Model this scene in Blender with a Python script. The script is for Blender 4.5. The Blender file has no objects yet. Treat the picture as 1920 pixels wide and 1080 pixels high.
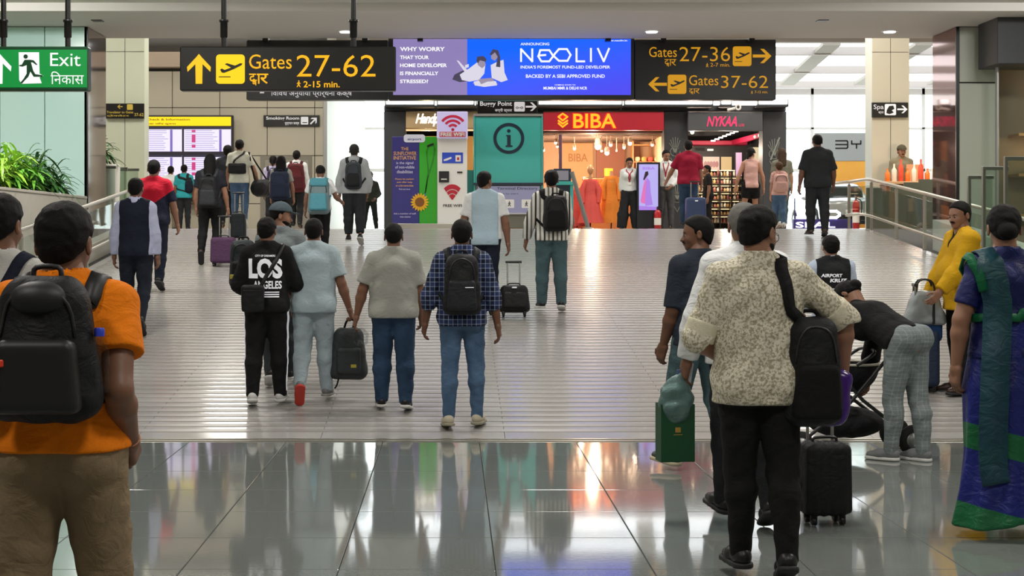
import bpy, bmesh, math, random
import numpy as np
from mathutils import Vector, Matrix
random.seed(7); RNG = np.random.default_rng(7)
SC = bpy.context.scene
COL = SC.collection
R = math.radians
F, VX, VY, EYE = 2800.0, 850.0, 445.0, 1.65      # focal length in px of a 1920 px frame, vanishing point, eye height
# ------------------------------------------------------------------ camera, world, lamps, exposure
cd = bpy.data.cameras.new('camera'); cam = bpy.data.objects.new('camera', cd); COL.objects.link(cam)
cam.location = (0, 0, EYE); cam.rotation_euler = (R(90), 0, 0)
cd.sensor_width = 36; cd.lens = F / 1920 * 36
cd.shift_x = (960 - VX) / 1920; cd.shift_y = -(540 - VY) / 1920
cd.clip_start = .05; cd.clip_end = 300
SC.camera = cam
SC.view_settings.view_transform = 'Standard'; SC.view_settings.look = 'None'
SC.view_settings.gamma = 1; SC.view_settings.use_curve_mapping = False
SC.view_settings.exposure = 0.0
w = bpy.data.worlds.new('world'); SC.world = w; w.use_nodes = True
wn = w.node_tree.nodes; bgn = [n for n in wn if n.type == 'BACKGROUND'][0]
bgn.inputs[0].default_value = (.93, .97, 1.0, 1); bgn.inputs[1].default_value = 3.6     # bright overcast
def area(name, loc, sx, sy, power, color=(1, 1, 1), rot=(0, 0, 0)):
    l = bpy.data.lights.new(name, 'AREA'); l.shape = 'RECTANGLE'; l.size = sx; l.size_y = sy
    l.energy = power; l.color = color
    o = bpy.data.objects.new(name, l); COL.objects.link(o); o.location = loc; o.rotation_euler = rot
    return o
ORD = ['first', 'second', 'third', 'fourth', 'fifth', 'sixth', 'seventh', 'eighth', 'ninth', 'tenth', 'eleventh', 'twelfth', 'thirteenth']
def lamp(name, loc, power, color=(1, 1, 1), r=.05):
    l = bpy.data.lights.new(name, 'POINT'); l.energy = power; l.color = color; l.shadow_soft_size = r
    o = bpy.data.objects.new(name, l); COL.objects.link(o); o.location = loc
    return o
WARMW = (1, .955, .885)
for yy, pw in ((3.0, 95), (8.5, 120), (14.0, 110), (20.5, 150)):   # ceiling lamps of the lower concourse
    for xx in (-3.6, 1.2, 6.0):
        area('ceiling_lamp', (xx, yy, 5.30), .9, .9, pw, WARMW)
for xx, pw in ((-7.2, 230), (9.0, 150)): area('wall_washer', (xx, 20.6, 5.28), .9, .4, pw, (1, .98, .95), (R(30), 0, 0))
for yy in (29.5, 33.0):                                 # ceiling lamps of the upper hall
    for xx in (-9, -5, 8.5, 12.5):
        area('hall_lamp', (xx, yy, 7.1), 1.2, 1.2, 105, WARMW)
for xx in (-2.0, 1.0, 4.0, 7.0):
    area('hall_lamp', (xx, 30.5, 7.1), 1.2, 1.2, 75, WARMW)
# ------------------------------------------------------------------ helpers
for xx, yy, zz, sx_, pw in ((-8, 37.3, 6.5, 9, 120), (3, 36, 4.8, 8, 170), (-3, 29, 5.75, 9, 60), (10, 29, 5.75, 9, 60)): area('ceiling_fill_light', (xx, yy, zz), sx_, .4, pw, (1, .96, .9), (R(180), 0, 0))  # upward fill lights, added without fittings to brighten the upper hall ceiling
def Xp(px, Y): return (px - VX) * Y / F
def Zp(py, Y): return EYE + (VY - py) * Y / F
Y0, SLOPE, Y1 = 12.1, .11, 28.6
ZTOP = SLOPE * (Y1 - Y0)
def ground(Y): return 0.0 if Y < Y0 else (ZTOP if Y > Y1 else SLOPE * (Y - Y0))
def lin(h):
    h = h.lstrip('#'); c = [int(h[i:i + 2], 16) / 255 for i in (0, 2, 4)]
    return tuple(x / 12.92 if x <= .04045 else ((x + .055) / 1.055) ** 2.4 for x in c)
ORG = {}
def link(o, parent=None):
    COL.objects.link(o)
    if parent is not None:
        o.parent = parent; ORG[o.name] = ORG[parent.name]
    return o
def thing(name, label, cat, loc=(0, 0, 0), rz=0, group=None):
    o = bpy.data.objects.new(name, None); COL.objects.link(o)
    o.location = loc; o.rotation_euler = (0, 0, rz); o.empty_display_size = .1
    o['label'] = label; o['category'] = cat
    if group: o['group'] = group
    ORG[o.name] = Vector(loc)
    return o
def tag(o, label, cat, group=None):
    o['label'] = label; o['category'] = cat
    if group: o['group'] = group
    return o
class MB:
    def __init__(s): s.v = []; s.f = []; s.sm = []
    def add(s, vs, fs, smooth=False):
        b = len(s.v); s.v += [tuple(map(float, v)) for v in vs]
        s.f += [tuple(b + i for i in f) for f in fs]; s.sm += [smooth] * len(fs); return s
    def box(s, x0, x1, y0, y1, z0, z1):
        return s.add([(x0, y0, z0), (x1, y0, z0), (x1, y1, z0), (x0, y1, z0), (x0, y0, z1), (x1, y0, z1), (x1, y1, z1), (x0, y1, z1)],
                     [(0, 3, 2, 1), (4, 5, 6, 7), (0, 1, 5, 4), (1, 2, 6, 5), (2, 3, 7, 6), (3, 0, 4, 7)])
    def bbox(s, x0, x1, y0, y1, z0, z1, b=.01):
        b = min(b, (x1 - x0) * .49, (y1 - y0) * .49, (z1 - z0) * .49)
        cx, cy, cz = (x0 + x1) / 2, (y0 + y1) / 2, (z0 + z1) / 2; hx, hy, hz = (x1 - x0) / 2, (y1 - y0) / 2, (z1 - z0) / 2
        vs = []; idx = {}
        for i, sx in enumerate((-1, 1)):
            for j, sy in enumerate((-1, 1)):
                for k, sz in enumerate((-1, 1)):
                    for a in range(3):
                        p = [sx * (hx - b), sy * (hy - b), sz * (hz - b)]; p[a] = (sx * hx, sy * hy, sz * hz)[a]
                        idx[(i, j, k, a)] = len(vs); vs.append((cx + p[0], cy + p[1], cz + p[2]))
        fs = []
        g = lambda i, j, k, a: idx[(i, j, k, a)]
        for e in (0, 1):
            f = [g(e, 0, 0, 0), g(e, 1, 0, 0), g(e, 1, 1, 0), g(e, 0, 1, 0)]; fs.append(f if e else f[::-1])
            f = [g(0, e, 0, 1), g(0, e, 1, 1), g(1, e, 1, 1), g(1, e, 0, 1)]; fs.append(f if e else f[::-1])
            f = [g(0, 0, e, 2), g(1, 0, e, 2), g(1, 1, e, 2), g(0, 1, e, 2)]; fs.append(f if e else f[::-1])
        for i in (0, 1):
            for j in (0, 1):
                f = [g(i, j, 0, 0), g(i, j, 0, 1), g(i, j, 1, 1), g(i, j, 1, 0)]; fs.append(f if (i ^ j) == 0 else f[::-1])
                f = [g(i, 0, j, 0), g(i, 0, j, 2), g(i, 1, j, 2), g(i, 1, j, 0)]; fs.append(f if (i ^ j) == 1 else f[::-1])
                f = [g(0, i, j, 1), g(0, i, j, 2), g(1, i, j, 2), g(1, i, j, 1)]; fs.append(f if (i ^ j) == 0 else f[::-1])
                for k in (0, 1):
                    f = [g(i, j, k, 0), g(i, j, k, 1), g(i, j, k, 2)]; fs.append(f if (i + j + k) % 2 else f[::-1])
        return s.add(vs, fs)
    def tube(s, pts, r, n=8, cap=True, r2=None):
        P = [np.array(p, float) for p in pts]; m = len(P); vs = []; prev = None
        for i in range(m):
            t = P[min(i + 1, m - 1)] - P[max(i - 1, 0)]; t = t / (np.linalg.norm(t) + 1e-9)
            if prev is None:
                a = np.array((0, 0, 1.)) if abs(t[2]) < .9 else np.array((1., 0, 0))
            else: a = prev
            u = a - t * a.dot(t); u /= np.linalg.norm(u) + 1e-9; prev = u; v = np.cross(t, u)
            rr = r[i] if hasattr(r, '__len__') else (r if r2 is None else r + (r2 - r) * i / (m - 1))
            for k in range(n):
                th = 2 * math.pi * k / n; vs.append(P[i] + rr * (math.cos(th) * u + math.sin(th) * v))
        fs = [(i * n + k, i * n + (k + 1) % n, (i + 1) * n + (k + 1) % n, (i + 1) * n + k) for i in range(m - 1) for k in range(n)]
        s.add(vs, fs, True)
        if cap: s.add(vs[:n][::-1], [tuple(range(n))]); s.add(vs[-n:], [tuple(range(n))])
        return s
    def lathe(s, prof, c=(0, 0, 0), n=16, axis='z', sy=1.0):
        vs = []; m = len(prof)
        for (r, z) in prof:
            for k in range(n):
                th = 2 * math.pi * k / n; a, b = r * math.cos(th), r * math.sin(th) * sy
                p = (a, b, z) if axis == 'z' else ((a, z, -b) if axis == 'y' else (z, a, b))
                vs.append((c[0] + p[0], c[1] + p[1], c[2] + p[2]))
        fs = [(i * n + k, i * n + (k + 1) % n, (i + 1) * n + (k + 1) % n, (i + 1) * n + k) for i in range(m - 1) for k in range(n)]
        s.add(vs, fs, True)
        s.add(vs[:n][::-1], [tuple(range(n))]); s.add(vs[-n:], [tuple(range(n))]); return s
    def prism(s, poly, y0, y1):                         # polygon in x,z extruded in y (front = y0)
        n = len(poly); a = sum(poly[i][0] * poly[(i + 1) % n][1] - poly[(i + 1) % n][0] * poly[i][1] for i in range(n))
        if a < 0: poly = poly[::-1]
        vs = [(x, y0, z) for x, z in poly] + [(x, y1, z) for x, z in poly]
        return s.add(vs, [tuple(range(n)), tuple(range(2 * n - 1, n - 1, -1))] + [(i, n + i, n + (i + 1) % n, (i + 1) % n) for i in range(n)])
    def sphere(s, c, r, n=12, m=8):
        rr = r if hasattr(r, '__len__') else (r, r, r)
        vs = []
        for i in range(m + 1):
            ph = math.pi * i / m
            for k in range(n):
                th = 2 * math.pi * k / n
                vs.append((c[0] + rr[0] * math.sin(ph) * math.cos(th), c[1] + rr[1] * math.sin(ph) * math.sin(th), c[2] + rr[2] * math.cos(ph)))
        return s.add(vs, [(i * n + k, (i + 1) * n + k, (i + 1) * n + (k + 1) % n, i * n + (k + 1) % n) for i in range(m) for k in range(n)], True)
    def mesh(s, name='mesh', off=None):
        v = np.array(s.v, dtype=np.float64).reshape(-1, 3)
        if off is not None: v = v - np.array(off)
        me = bpy.data.meshes.new(name); me.from_pydata(v.tolist(), [], s.f)
        me.polygons.foreach_set('use_smooth', s.sm); return me
def obj(name, mb, mat, parent=None, kind=None, local=False, label=None):
    off = None
    if parent is not None and not local: off = ORG[parent.name]
    me = mb if isinstance(mb, bpy.types.Mesh) else mb.mesh(name, off)
    o = bpy.data.objects.new(name, me)
    if mat is not None and not me.materials: me.materials.append(mat)
    link(o, parent)
    if parent is None: ORG[o.name] = Vector((0, 0, 0))
    if kind: o['kind'] = kind
    if label: o['label'] = label
    return o
def single(name, mb, mat, label, cat, group=None, base=None):          # a thing that is one mesh, origin at its base
    v = np.array(mb.v); b = base or ((v[:, 0].min() + v[:, 0].max()) / 2, (v[:, 1].min() + v[:, 1].max()) / 2, v[:, 2].min())
    o = bpy.data.objects.new(name, mb.mesh(name, b)); o.data.materials.append(mat); COL.objects.link(o); o.location = b; ORG[o.name] = Vector(b)
    return tag(o, label, cat, group)
def struct(name, mb, mat): return obj(name, mb, mat, None, 'structure')
# ------------------------------------------------------------------ materials
MATS = {}
def mat(name, col='#808080', rough=.6, metal=0., bump=0., bscale=60., var=0., emit=None, es=1., spec=.5, coat=0., alpha=1.):
    if name in MATS: return MATS[name]
    m = bpy.data.materials.new(name); m.use_nodes = True; nt = m.node_tree; N = nt.nodes; L = nt.links
    b = N['Principled BSDF']; c = lin(col) + (1,) if isinstance(col, str) else tuple(col) + (1,)
    b.inputs['Base Color'].default_value = c; b.inputs['Roughness'].default_value = rough; b.inputs['Metallic'].default_value = metal
    b.inputs['Specular IOR Level'].default_value = spec; b.inputs['Coat Weight'].default_value = coat
    m.diffuse_color = c
    if var or bump:
        tc = N.new('ShaderNodeTexCoord'); no = N.new('ShaderNodeTexNoise'); no.inputs['Scale'].default_value = bscale; no.inputs['Detail'].default_value = 4
        L.new(tc.outputs['Object'], no.inputs['Vector'])
        if var:
            mx = N.new('ShaderNodeMix'); mx.data_type = 'RGBA'
            mx.inputs[6].default_value = tuple(x * (1 - var) for x in c[:3]) + (1,); mx.inputs[7].default_value = tuple(min(1, x * (1 + var)) for x in c[:3]) + (1,)
            L.new(no.outputs['Fac'], mx.inputs[0]); L.new(mx.outputs[2], b.inputs['Base Color'])
        if bump:
            bp = N.new('ShaderNodeBump'); bp.inputs['Strength'].default_value = bump; bp.inputs['Distance'].default_value = .004
            L.new(no.outputs['Fac'], bp.inputs['Height']); L.new(bp.outputs[0], b.inputs['Normal'])
    if emit:
        e = lin(emit) if isinstance(emit, str) else emit
        b.inputs['Emission Color'].default_value = tuple(e) + (1,); b.inputs['Emission Strength'].default_value = es
    MATS[name] = m; return m
def folds(m, st=.32):                                     # soft creases of worn cloth, as relief
    N, L = m.node_tree.nodes, m.node_tree.links; b = N['Principled BSDF']; tc = N.new('ShaderNodeTexCoord'); mp = N.new('ShaderNodeMapping'); mp.inputs['Scale'].default_value = (9, 9, 13); mp.inputs['Rotation'].default_value = (.3, .5, .2)
    no = N.new('ShaderNodeTexNoise'); no.inputs['Scale'].default_value = 1.; no.inputs['Detail'].default_value = 3.5; no.inputs['Distortion'].default_value = 1.6
    bp = N.new('ShaderNodeBump'); bp.inputs['Strength'].default_value = st; bp.inputs['Distance'].default_value = .035
    L.new(tc.outputs['Object'], mp.inputs[0]); L.new(mp.outputs[0], no.inputs['Vector']); L.new(no.outputs['Fac'], bp.inputs['Height'])
    if b.inputs['Normal'].links: L.new(b.inputs['Normal'].links[0].from_socket, bp.inputs['Normal'])
    L.new(bp.outputs[0], b.inputs['Normal']); return m
def cloth(name, col='#808080', rough=.85, var=.12, bump=.25, bscale=160.):
    if 'cloth_' + name in MATS: return MATS['cloth_' + name]
    return folds(mat('cloth_' + name, col, rough, 0, bump, bscale, var, spec=.25))
def glass(name='clear_glass', tint=(.93, .97, .95), refl=.12):
    if name in MATS: return MATS[name]
    m = bpy.data.materials.new(name); m.use_nodes = True; nt = m.node_tree; N = nt.nodes; L = nt.links
    N.clear(); out = N.new('ShaderNodeOutputMaterial'); t = N.new('ShaderNodeBsdfTransparent'); g = N.new('ShaderNodeBsdfGlossy')
    t.inputs[0].default_value = tint + (1,); g.inputs['Roughness'].default_value = .02
    fr = N.new('ShaderNodeLayerWeight'); mx = N.new('ShaderNodeMixShader'); pw = N.new('ShaderNodeMath'); pw.operation = 'POWER'; pw.inputs[1].default_value = 4.5; L.new(fr.outputs['Facing'], pw.inputs[0])
    ma = N.new('ShaderNodeMath'); ma.operation = 'MULTIPLY_ADD'; ma.inputs[1].default_value = refl * 4; ma.inputs[2].default_value = refl * .3; ma.use_clamp = True; L.new(pw.outputs[0], ma.inputs[0]); L.new(ma.outputs[0], mx.inputs[0]); L.new(t.outputs[0], mx.inputs[1]); L.new(g.outputs[0], mx.inputs[2]); L.new(mx.outputs[0], out.inputs[0])
    MATS[name] = m; return m
def nodes_mat(name, build, rough=.85, spec=.25):
    """pattern material: build(N, L, coord_socket) returns a colour socket"""
    if name in MATS: return MATS[name]
    m = mat(name, '#808080', rough, spec=spec); N, L = m.node_tree.nodes, m.node_tree.links
    tc = N.new('ShaderNodeTexCoord'); sk = build(N, L, tc.outputs['Object'])
    L.new(sk, N['Principled BSDF'].inputs['Base Color'])
    if name.startswith('cloth_'): folds(m)
    return m
def mth(N, L, op, a, b=None, c=None):
    n = N.new('ShaderNodeMath'); n.operation = op
    for i, x in enumerate((a, b, c)):
        if x is None: continue
        if hasattr(x, 'is_output'): L.new(x, n.inputs[i])
        else: n.inputs[i].default_value = x
    return n.outputs[0]
def mixc(N, L, fac, a, b):
    n = N.new('ShaderNodeMix'); n.data_type = 'RGBA'
    for i, x in ((0, fac), (6, a), (7, b)):
        if hasattr(x, 'is_output'): L.new(x, n.inputs[i])
        elif i == 0: n.inputs[0].default_value = x
        else: n.inputs[i].default_value = tuple(lin(x)) + (1,)
    return n.outputs[2]
def sep(N, L, v):
    n = N.new('ShaderNodeSeparateXYZ'); L.new(v, n.inputs[0]); return n.outputs
def noise(N, L, v, scale, detail=3.):
    n = N.new('ShaderNodeTexNoise'); L.new(v, n.inputs['Vector']); n.inputs['Scale'].default_value = scale; n.inputs['Detail'].default_value = detail; return n.outputs['Fac']
# ------------------------------------------------------------------ writing
def text_mesh(s, weight=0., spacing=1.0, shear=0.):
    c = bpy.data.curves.new('writing', 'FONT'); c.body = s; c.size = 1; c.offset = weight; c.space_character = spacing; c.shear = shear
    c.resolution_u = 3
    o = bpy.data.objects.new('writing', c); me = bpy.data.meshes.new_from_object(o)
    v = np.array([tuple(x.co) for x in me.vertices]).reshape(-1, 3); f = [tuple(p.vertices) for p in me.polygons]
    bpy.data.objects.remove(o); bpy.data.curves.remove(c); bpy.data.meshes.remove(me)
    return v[:, :2] if len(v) else np.zeros((0, 2)), f
def write(parent, s, x0, y0, x1, y1, Y, m, weight=0., spacing=1., shear=0., name='lettering', keep=False):
    """flat lettering facing the camera side, filling the rectangle x0..x1, z(y1)..z(y0) measured at depth Y"""
    v, f = text_mesh(s, weight, spacing, shear)
    if not len(v): return None
    lo, hi = v.min(0), v.max(0); X0, X1, Z1, Z0 = Xp(x0, Y), Xp(x1, Y), Zp(y0, Y), Zp(y1, Y)
    u = (v - lo) / (hi - lo + 1e-9)
    mb = MB(); mb.add([(X0 + a * (X1 - X0), Y, Z0 + b * (Z1 - Z0)) for a, b in u], f)
    return obj(name, mb, m, parent)
def poly(parent, name, pts, Y, m, th=.004, label=None):
    mb = MB(); mb.prism([(Xp(x, Y), Zp(y, Y)) for x, y in pts], Y, Y + th); return obj(name, mb, m, parent, label=label)
def rrect(x0, y0, x1, y1, r, n=5):
    out = []
    for cx, cy, a0 in ((x1 - r, y0 + r, -90), (x1 - r, y1 - r, 0), (x0 + r, y1 - r, 90), (x0 + r, y0 + r, 180)):
        for k in range(n): a = R(a0 + 90 * k / (n - 1)); out.append((cx + r * math.cos(a), cy + r * math.sin(a)))
    return out
def panel(name, x0, y0, x1, y1, Y, th, m, parent, b=.006, label=None):
    mb = MB(); mb.bbox(Xp(x0, Y), Xp(x1, Y), Y, Y + th, Zp(y1, Y), Zp(y0, Y), b); return obj(name, mb, m, parent, label=label)
# ------------------------------------------------------------------ smooth solids (bodies, clothes, bags) from distance fields
f32 = np.float32
def A(*v): return np.array(v, dtype=np.float64)
def nrm(v): v = np.asarray(v, float); return v / (np.linalg.norm(v) + 1e-12)
def d_cap(P, a, b, r1, r2, u=None, su=1.0):
    X, Y, Z = P; a = np.asarray(a, float); b = np.asarray(b, float); ba = b - a; bb = ba.dot(ba) + 1e-12
    dx, dy, dz = X - a[0], Y - a[1], Z - a[2]
    t = dx * ba[0] + dy * ba[1] + dz * ba[2]; h = np.clip(t / bb, 0, 1)
    q = dx * dx + dy * dy + dz * dz - 2 * h * t + h * h * bb
    if u is not None:
        du = dx * u[0] + dy * u[1] + dz * u[2] - h * float(ba.dot(u)); q = q + du * du * (1 / su ** 2 - 1)
    return np.sqrt(np.maximum(q, 1e-12)) - (r1 + (r2 - r1) * h)
def d_ell(P, c, r, Q=None):
    X, Y, Z = P; dx, dy, dz = X - c[0], Y - c[1], Z - c[2]; k0 = 0; k1 = 0
    Q = np.eye(3) if Q is None else Q
    for i in range(3):
        q = dx * Q[i][0] + dy * Q[i][1] + dz * Q[i][2]; k0 = k0 + (q / r[i]) ** 2; k1 = k1 + (q / r[i] ** 2) ** 2
    k0 = np.sqrt(k0); return k0 * (k0 - 1) / (np.sqrt(k1) + 1e-9)
def d_box(P, c, h, r, Q=None, taper=0., tax=2, sax=0):
    X, Y, Z = P; dx, dy, dz = X - c[0], Y - c[1], Z - c[2]; Q = np.eye(3) if Q is None else Q
    q = [dx * Q[i][0] + dy * Q[i][1] + dz * Q[i][2] for i in range(3)]
    if taper:
        k = 1 - taper * np.clip(q[tax] / h[tax], -1, 1); q[sax] = q[sax] / k
    q = [np.abs(q[i]) - (h[i] - r) for i in range(3)]
    o = np.sqrt(sum(np.maximum(x, 0) ** 2 for x in q)); i = np.minimum(np.maximum(np.maximum(q[0], q[1]), q[2]), 0)
    return o + i - r
def smin(a, b, k):
    if k <= 0: return np.minimum(a, b)
    h = np.clip(.5 + .5 * (b - a) / k, 0, 1); return b + (a - b) * h - k * h * (1 - h)
def smax(a, b, k): return -smin(-a, -b, k)
CORN = [(i, j, k) for i in (0, 1) for j in (0, 1) for k in (0, 1)]
EDG = [(a, b) for a in range(8) for b in range(a + 1, 8) if sum(abs(CORN[a][i] - CORN[b][i]) for i in range(3)) == 1]
def solid(f, lo, hi, h):
    """surface of f < 0 inside the box lo..hi with cell size h"""
    lo = np.asarray(lo, float) - h; n = np.maximum(np.ceil((np.asarray(hi, float) + h - lo) / h).astype(int) + 1, 4)
    ax = [(lo[i] + h * np.arange(n[i])).astype(f32) for i in range(3)]
    V = np.broadcast_to(f((ax[0][:, None, None], ax[1][None, :, None], ax[2][None, None, :])), tuple(n)).astype(f32)
    V = V.copy(); e = 1e-3
    for sl in ((0,), (-1,)):
        V[sl[0]] = np.maximum(V[sl[0]], e); V[:, sl[0]] = np.maximum(V[:, sl[0]], e); V[:, :, sl[0]] = np.maximum(V[:, :, sl[0]], e)
    S = V < 0; c = n - 1
    cnt = sum(S[i:i + c[0], j:j + c[1], k:k + c[2]].astype(np.int8) for i, j, k in CORN)
    act = np.argwhere((cnt > 0) & (cnt < 8))
    if not len(act): return np.zeros((0, 3)), []
    cv = np.stack([V[act[:, 0] + i, act[:, 1] + j, act[:, 2] + k] for i, j, k in CORN], 1)
    acc = np.zeros((len(act), 3)); num = np.zeros(len(act))
    for a, b in EDG:
        va, vb = cv[:, a], cv[:, b]; m = (va < 0) != (vb < 0); t = np.where(m, va / np.where(m, va - vb, 1), 0)
        pa, pb = np.array(CORN[a]), np.array(CORN[b]); acc += m[:, None] * (pa + t[:, None] * (pb - pa)); num += m
    verts = lo + h * (act + acc / num[:, None])
    idx = -np.ones(tuple(c), dtype=np.int64); idx[tuple(act.T)] = np.arange(len(act))
    quads = []
    for axis in range(3):
        b1, b2 = [(1, 2), (2, 0), (0, 1)][axis]
        s0 = [slice(0, n[i]) for i in range(3)]; s1 = list(s0); s0[axis] = slice(0, n[axis] - 1); s1[axis] = slice(1, n[axis])
        E = np.argwhere(S[tuple(s0)] != S[tuple(s1)])
        E = E[(E[:, b1] > 0) & (E[:, b2] > 0) & (E[:, b1] < c[b1]) & (E[:, b2] < c[b2])]
        if not len(E): continue
        ins = S[tuple(E.T)]; q = []
        for o1, o2 in ((-1, -1), (0, -1), (0, 0), (-1, 0)):
            t = E.copy(); t[:, b1] += o1; t[:, b2] += o2; q.append(idx[tuple(t.T)])
        q = np.stack(q, 1); q[~ins] = q[~ins][:, ::-1]; quads.append(q)
    q = np.concatenate(quads); q = q[(q >= 0).all(1)]
    return verts, q
def np_mesh(name, parts):
    vs, qs, b = [], [], 0
    for v, q in parts:
        if len(v) == 0: continue
        vs.append(v); qs.append(np.asarray(q) + b); b += len(v)
    v = np.concatenate(vs); q = np.concatenate(qs)
    me = bpy.data.meshes.new(name); me.vertices.add(len(v)); me.vertices.foreach_set('co', v.astype(f32).ravel())
    me.loops.add(q.size); me.loops.foreach_set('vertex_index', q.astype(np.int32).ravel())
    me.polygons.add(len(q)); me.polygons.foreach_set('loop_start', np.arange(0, q.size, 4, dtype=np.int32))
    try: me.polygons.foreach_set('loop_total', np.full(len(q), 4, dtype=np.int32))
    except Exception: pass
    me.polygons.foreach_set('use_smooth', np.ones(len(q), dtype=bool)); me.update(calc_edges=True); return me
def sob(name, parts, m, parent, label=None):
    return obj(name, np_mesh(name, parts), m, parent, local=True, label=label)
def wrinkle(P, amp, s=1., seed=0.):
    X, Y, Z = P
    if amp == 0: return 0
    q = np.sin(12 * s * Y + 11 * s * X + 3 * np.sin(9 * s * Z + seed * 2))
    return amp * (np.sin(31 * s * Z + 9 * s * X + 4 * np.sin(13 * s * X + seed) + seed) * q + 1.1 * (1 - 2 * np.abs(np.sin(19 * s * Z - 13 * s * X + 2.5 * np.sin(11 * s * Y + 7 * s * X + seed)))) * (.5 + .5 * np.sin(7 * s * Z + 9 * s * X + seed * 3)))
# ------------------------------------------------------------------ people
LEGS = {
 'stand': dict(L=((-.03, 0, -1), (-.01, -.03, -1), 0), R=((.03, 0, -1), (.01, -.03, -1), 0)),
 'wide': dict(L=((-.13, 0, -1), (-.10, -.03, -1), 0), R=((.13, 0, -1), (.10, -.03, -1), 0)),
 'walkL': dict(L=((0, .24, -1), (0, .02, -1), -8), R=((0, -.04, -1), (0, -.34, -1), 24)),
 'walkR': dict(R=((0, .24, -1), (0, .02, -1), -8), L=((0, -.04, -1), (0, -.34, -1), 24)),
 'pushL': dict(L=((0, .26, -1), (0, .0, -1), -5), R=((0, -.0, -1), (0, -.75, -1), 55)),
 'pushR': dict(R=((0, .26, -1), (0, .0, -1), -5), L=((0, -.0, -1), (0, -.75, -1), 55)),
}
class Pers: pass
def person(label, px, Y, H=1.72, face=0, build=1., fem=False, skin='#7a5440', hair='short', hairc='#0d0a09', legs='stand', armL=None, armR=None,
           tops=(), bottom=None, shoe=None, lean=(0, 0), head=(0, 0), look=False, beard=False, h=None, zoff=0., footyaw=8, neckfree=False, handcurl=(1., 1.), hands='relaxed', gw=1.0, belly=0., hs=1.0, group=None, neck=.092):
    s = Pers(); X = Xp(px, Y); zf = ground(Y) + zoff; s.H = H; s.Y = Y; s.X = X
    fr = R(face); s.face = fr
    h = h or (.0085 if Y < 9 else (.0115 if Y < 15 else (.014 if Y < 22 else .018)))
    s.h = h
    ax = A(1, 0, 0); fy = A(0, 1, 0); up = A(0, 0, 1)
    sp = nrm((lean[0], lean[1], 1)); side = nrm(ax - sp * ax.dot(sp)); fwd = np.cross(sp, side)
    if isinstance(legs, str): legs = LEGS[legs]
    # legs, pelvis at the origin, lifted so that the lower foot stands on the ground
    J = {}; slope = (SLOPE if Y0 < Y < Y1 else 0) * math.cos(fr); low = 1e9
    for k, sg in (('L', -1), ('R', 1)):
        th, sh, pitch = legs[k][:3]; yaw = R(legs[k][3] if len(legs[k]) > 3 else sg * -footyaw)
        hip = A(sg * .05 * H * (.95 if fem else 1), 0, -.0) ; kn = hip + nrm(th) * .245 * H; an = kn + nrm(sh) * .235 * H
        f0 = A(-math.sin(yaw), math.cos(yaw), 0); p = R(pitch); ff = f0 * math.cos(p) - up * math.sin(p); fu = up * math.cos(p) + f0 * math.sin(p)
        heel = an - ff * .026 * H - fu * .04 * H; toe = an + ff * .118 * H - fu * .04 * H
        for q in (heel, toe): low = min(low, q[2] - slope * q[1])
        J[k] = dict(hip=hip, kn=kn, an=an, ff=ff, fu=fu, heel=heel, toe=toe, sg=sg)
    dz = A(0, 0, -low)
    for k in 'LR':
        for q in ('hip', 'kn', 'an', 'heel', 'toe'): J[k][q] = J[k][q] + dz
    Pv = dz + A(0, 0, 0.012 * H); s.P = Pv; b = build
    N = Pv + sp * .295 * H; C = Pv + sp * .215 * H; W = Pv + sp * .105 * H
    shw = (.093 if fem else .1035) * H * (1 + (b - 1) * .5)
    shc = Pv + sp * .264 * H
    nd = nrm(sp * .7 + up * .5 + fwd * .06); Hd = N + nd * neck * H + fwd * .010 * H
    s.sp, s.side, s.fwd, s.N, s.C, s.W, s.shc, s.Hd, s.J = sp, side, fwd, N, C, W, shc, Hd, J
    arms = {}
    for k, sg, a in (('L', -1, armL), ('R', 1, armR)):
        a = a or ((.14, .0, -1), (.06, .16, -1))
        sh = shc + side * sg * shw; u_ = A(a[0][0] * sg, a[0][1], a[0][2]); f_ = A(a[1][0] * sg, a[1][1], a[1][2])
        u_, f_ = nrm(u_), nrm(f_); el = sh + u_ * .172 * H; wr = el + f_ * .148 * H
        n_ = A(*a[2]) * A(sg, 1, 1) if len(a) > 2 and a[2] is not None else A(-sg, .25, 0)
        n_ = nrm(n_ - f_ * n_.dot(f_)); t_ = np.cross(f_, n_) * sg
        if t_.dot(fy) < 0 and len(a) < 3: t_ = t_
        arms[k] = dict(sh=sh, el=el, wr=wr, d=f_, n=n_, t=t_, sg=sg)
    s.arms = arms
    def torso(P, i, low=0.0, kk=.03):
        hw = 1.52 * gw
        d = d_cap(P, Pv - sp * low, W, (.068 if not fem else .070) * H * b + i, .058 * H * (b + belly * .5) + i, side, hw if not fem else 1.45)
        d = smin(d, d_cap(P, W, C, .058 * H * (b + belly * .5) + i, .066 * H * b + i, side, hw if not fem else 1.36), kk)
        if belly: d = smin(d, d_ell(P, Pv + sp * .09 * H + fwd * .03 * H, (.1 * H * b + i, .075 * H * (1 + belly) + i, .085 * H + i), np.array([side, fwd, sp])), kk)
        d = smin(d, d_cap(P, shc - side * shw * .9, shc + side * shw * .9, .035 * H + i, .035 * H + i), kk * 1.2)
        d = smin(d, d_cap(P, N + sp * .022 * H, shc + side * shw * .88, .031 * H + i * .6, .028 * H + i * .8), kk); d = smin(d, d_cap(P, N + sp * .022 * H, shc - side * shw * .88, .031 * H + i * .6, .028 * H + i * .8), kk)
        if fem: 
            for sg in (-1, 1): d = smin(d, d_ell(P, C + side * sg * .045 * H + fwd * .055 * H - sp * .005 * H, (.04 * H + i, .04 * H + i, .04 * H + i)), kk)
        return d
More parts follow.
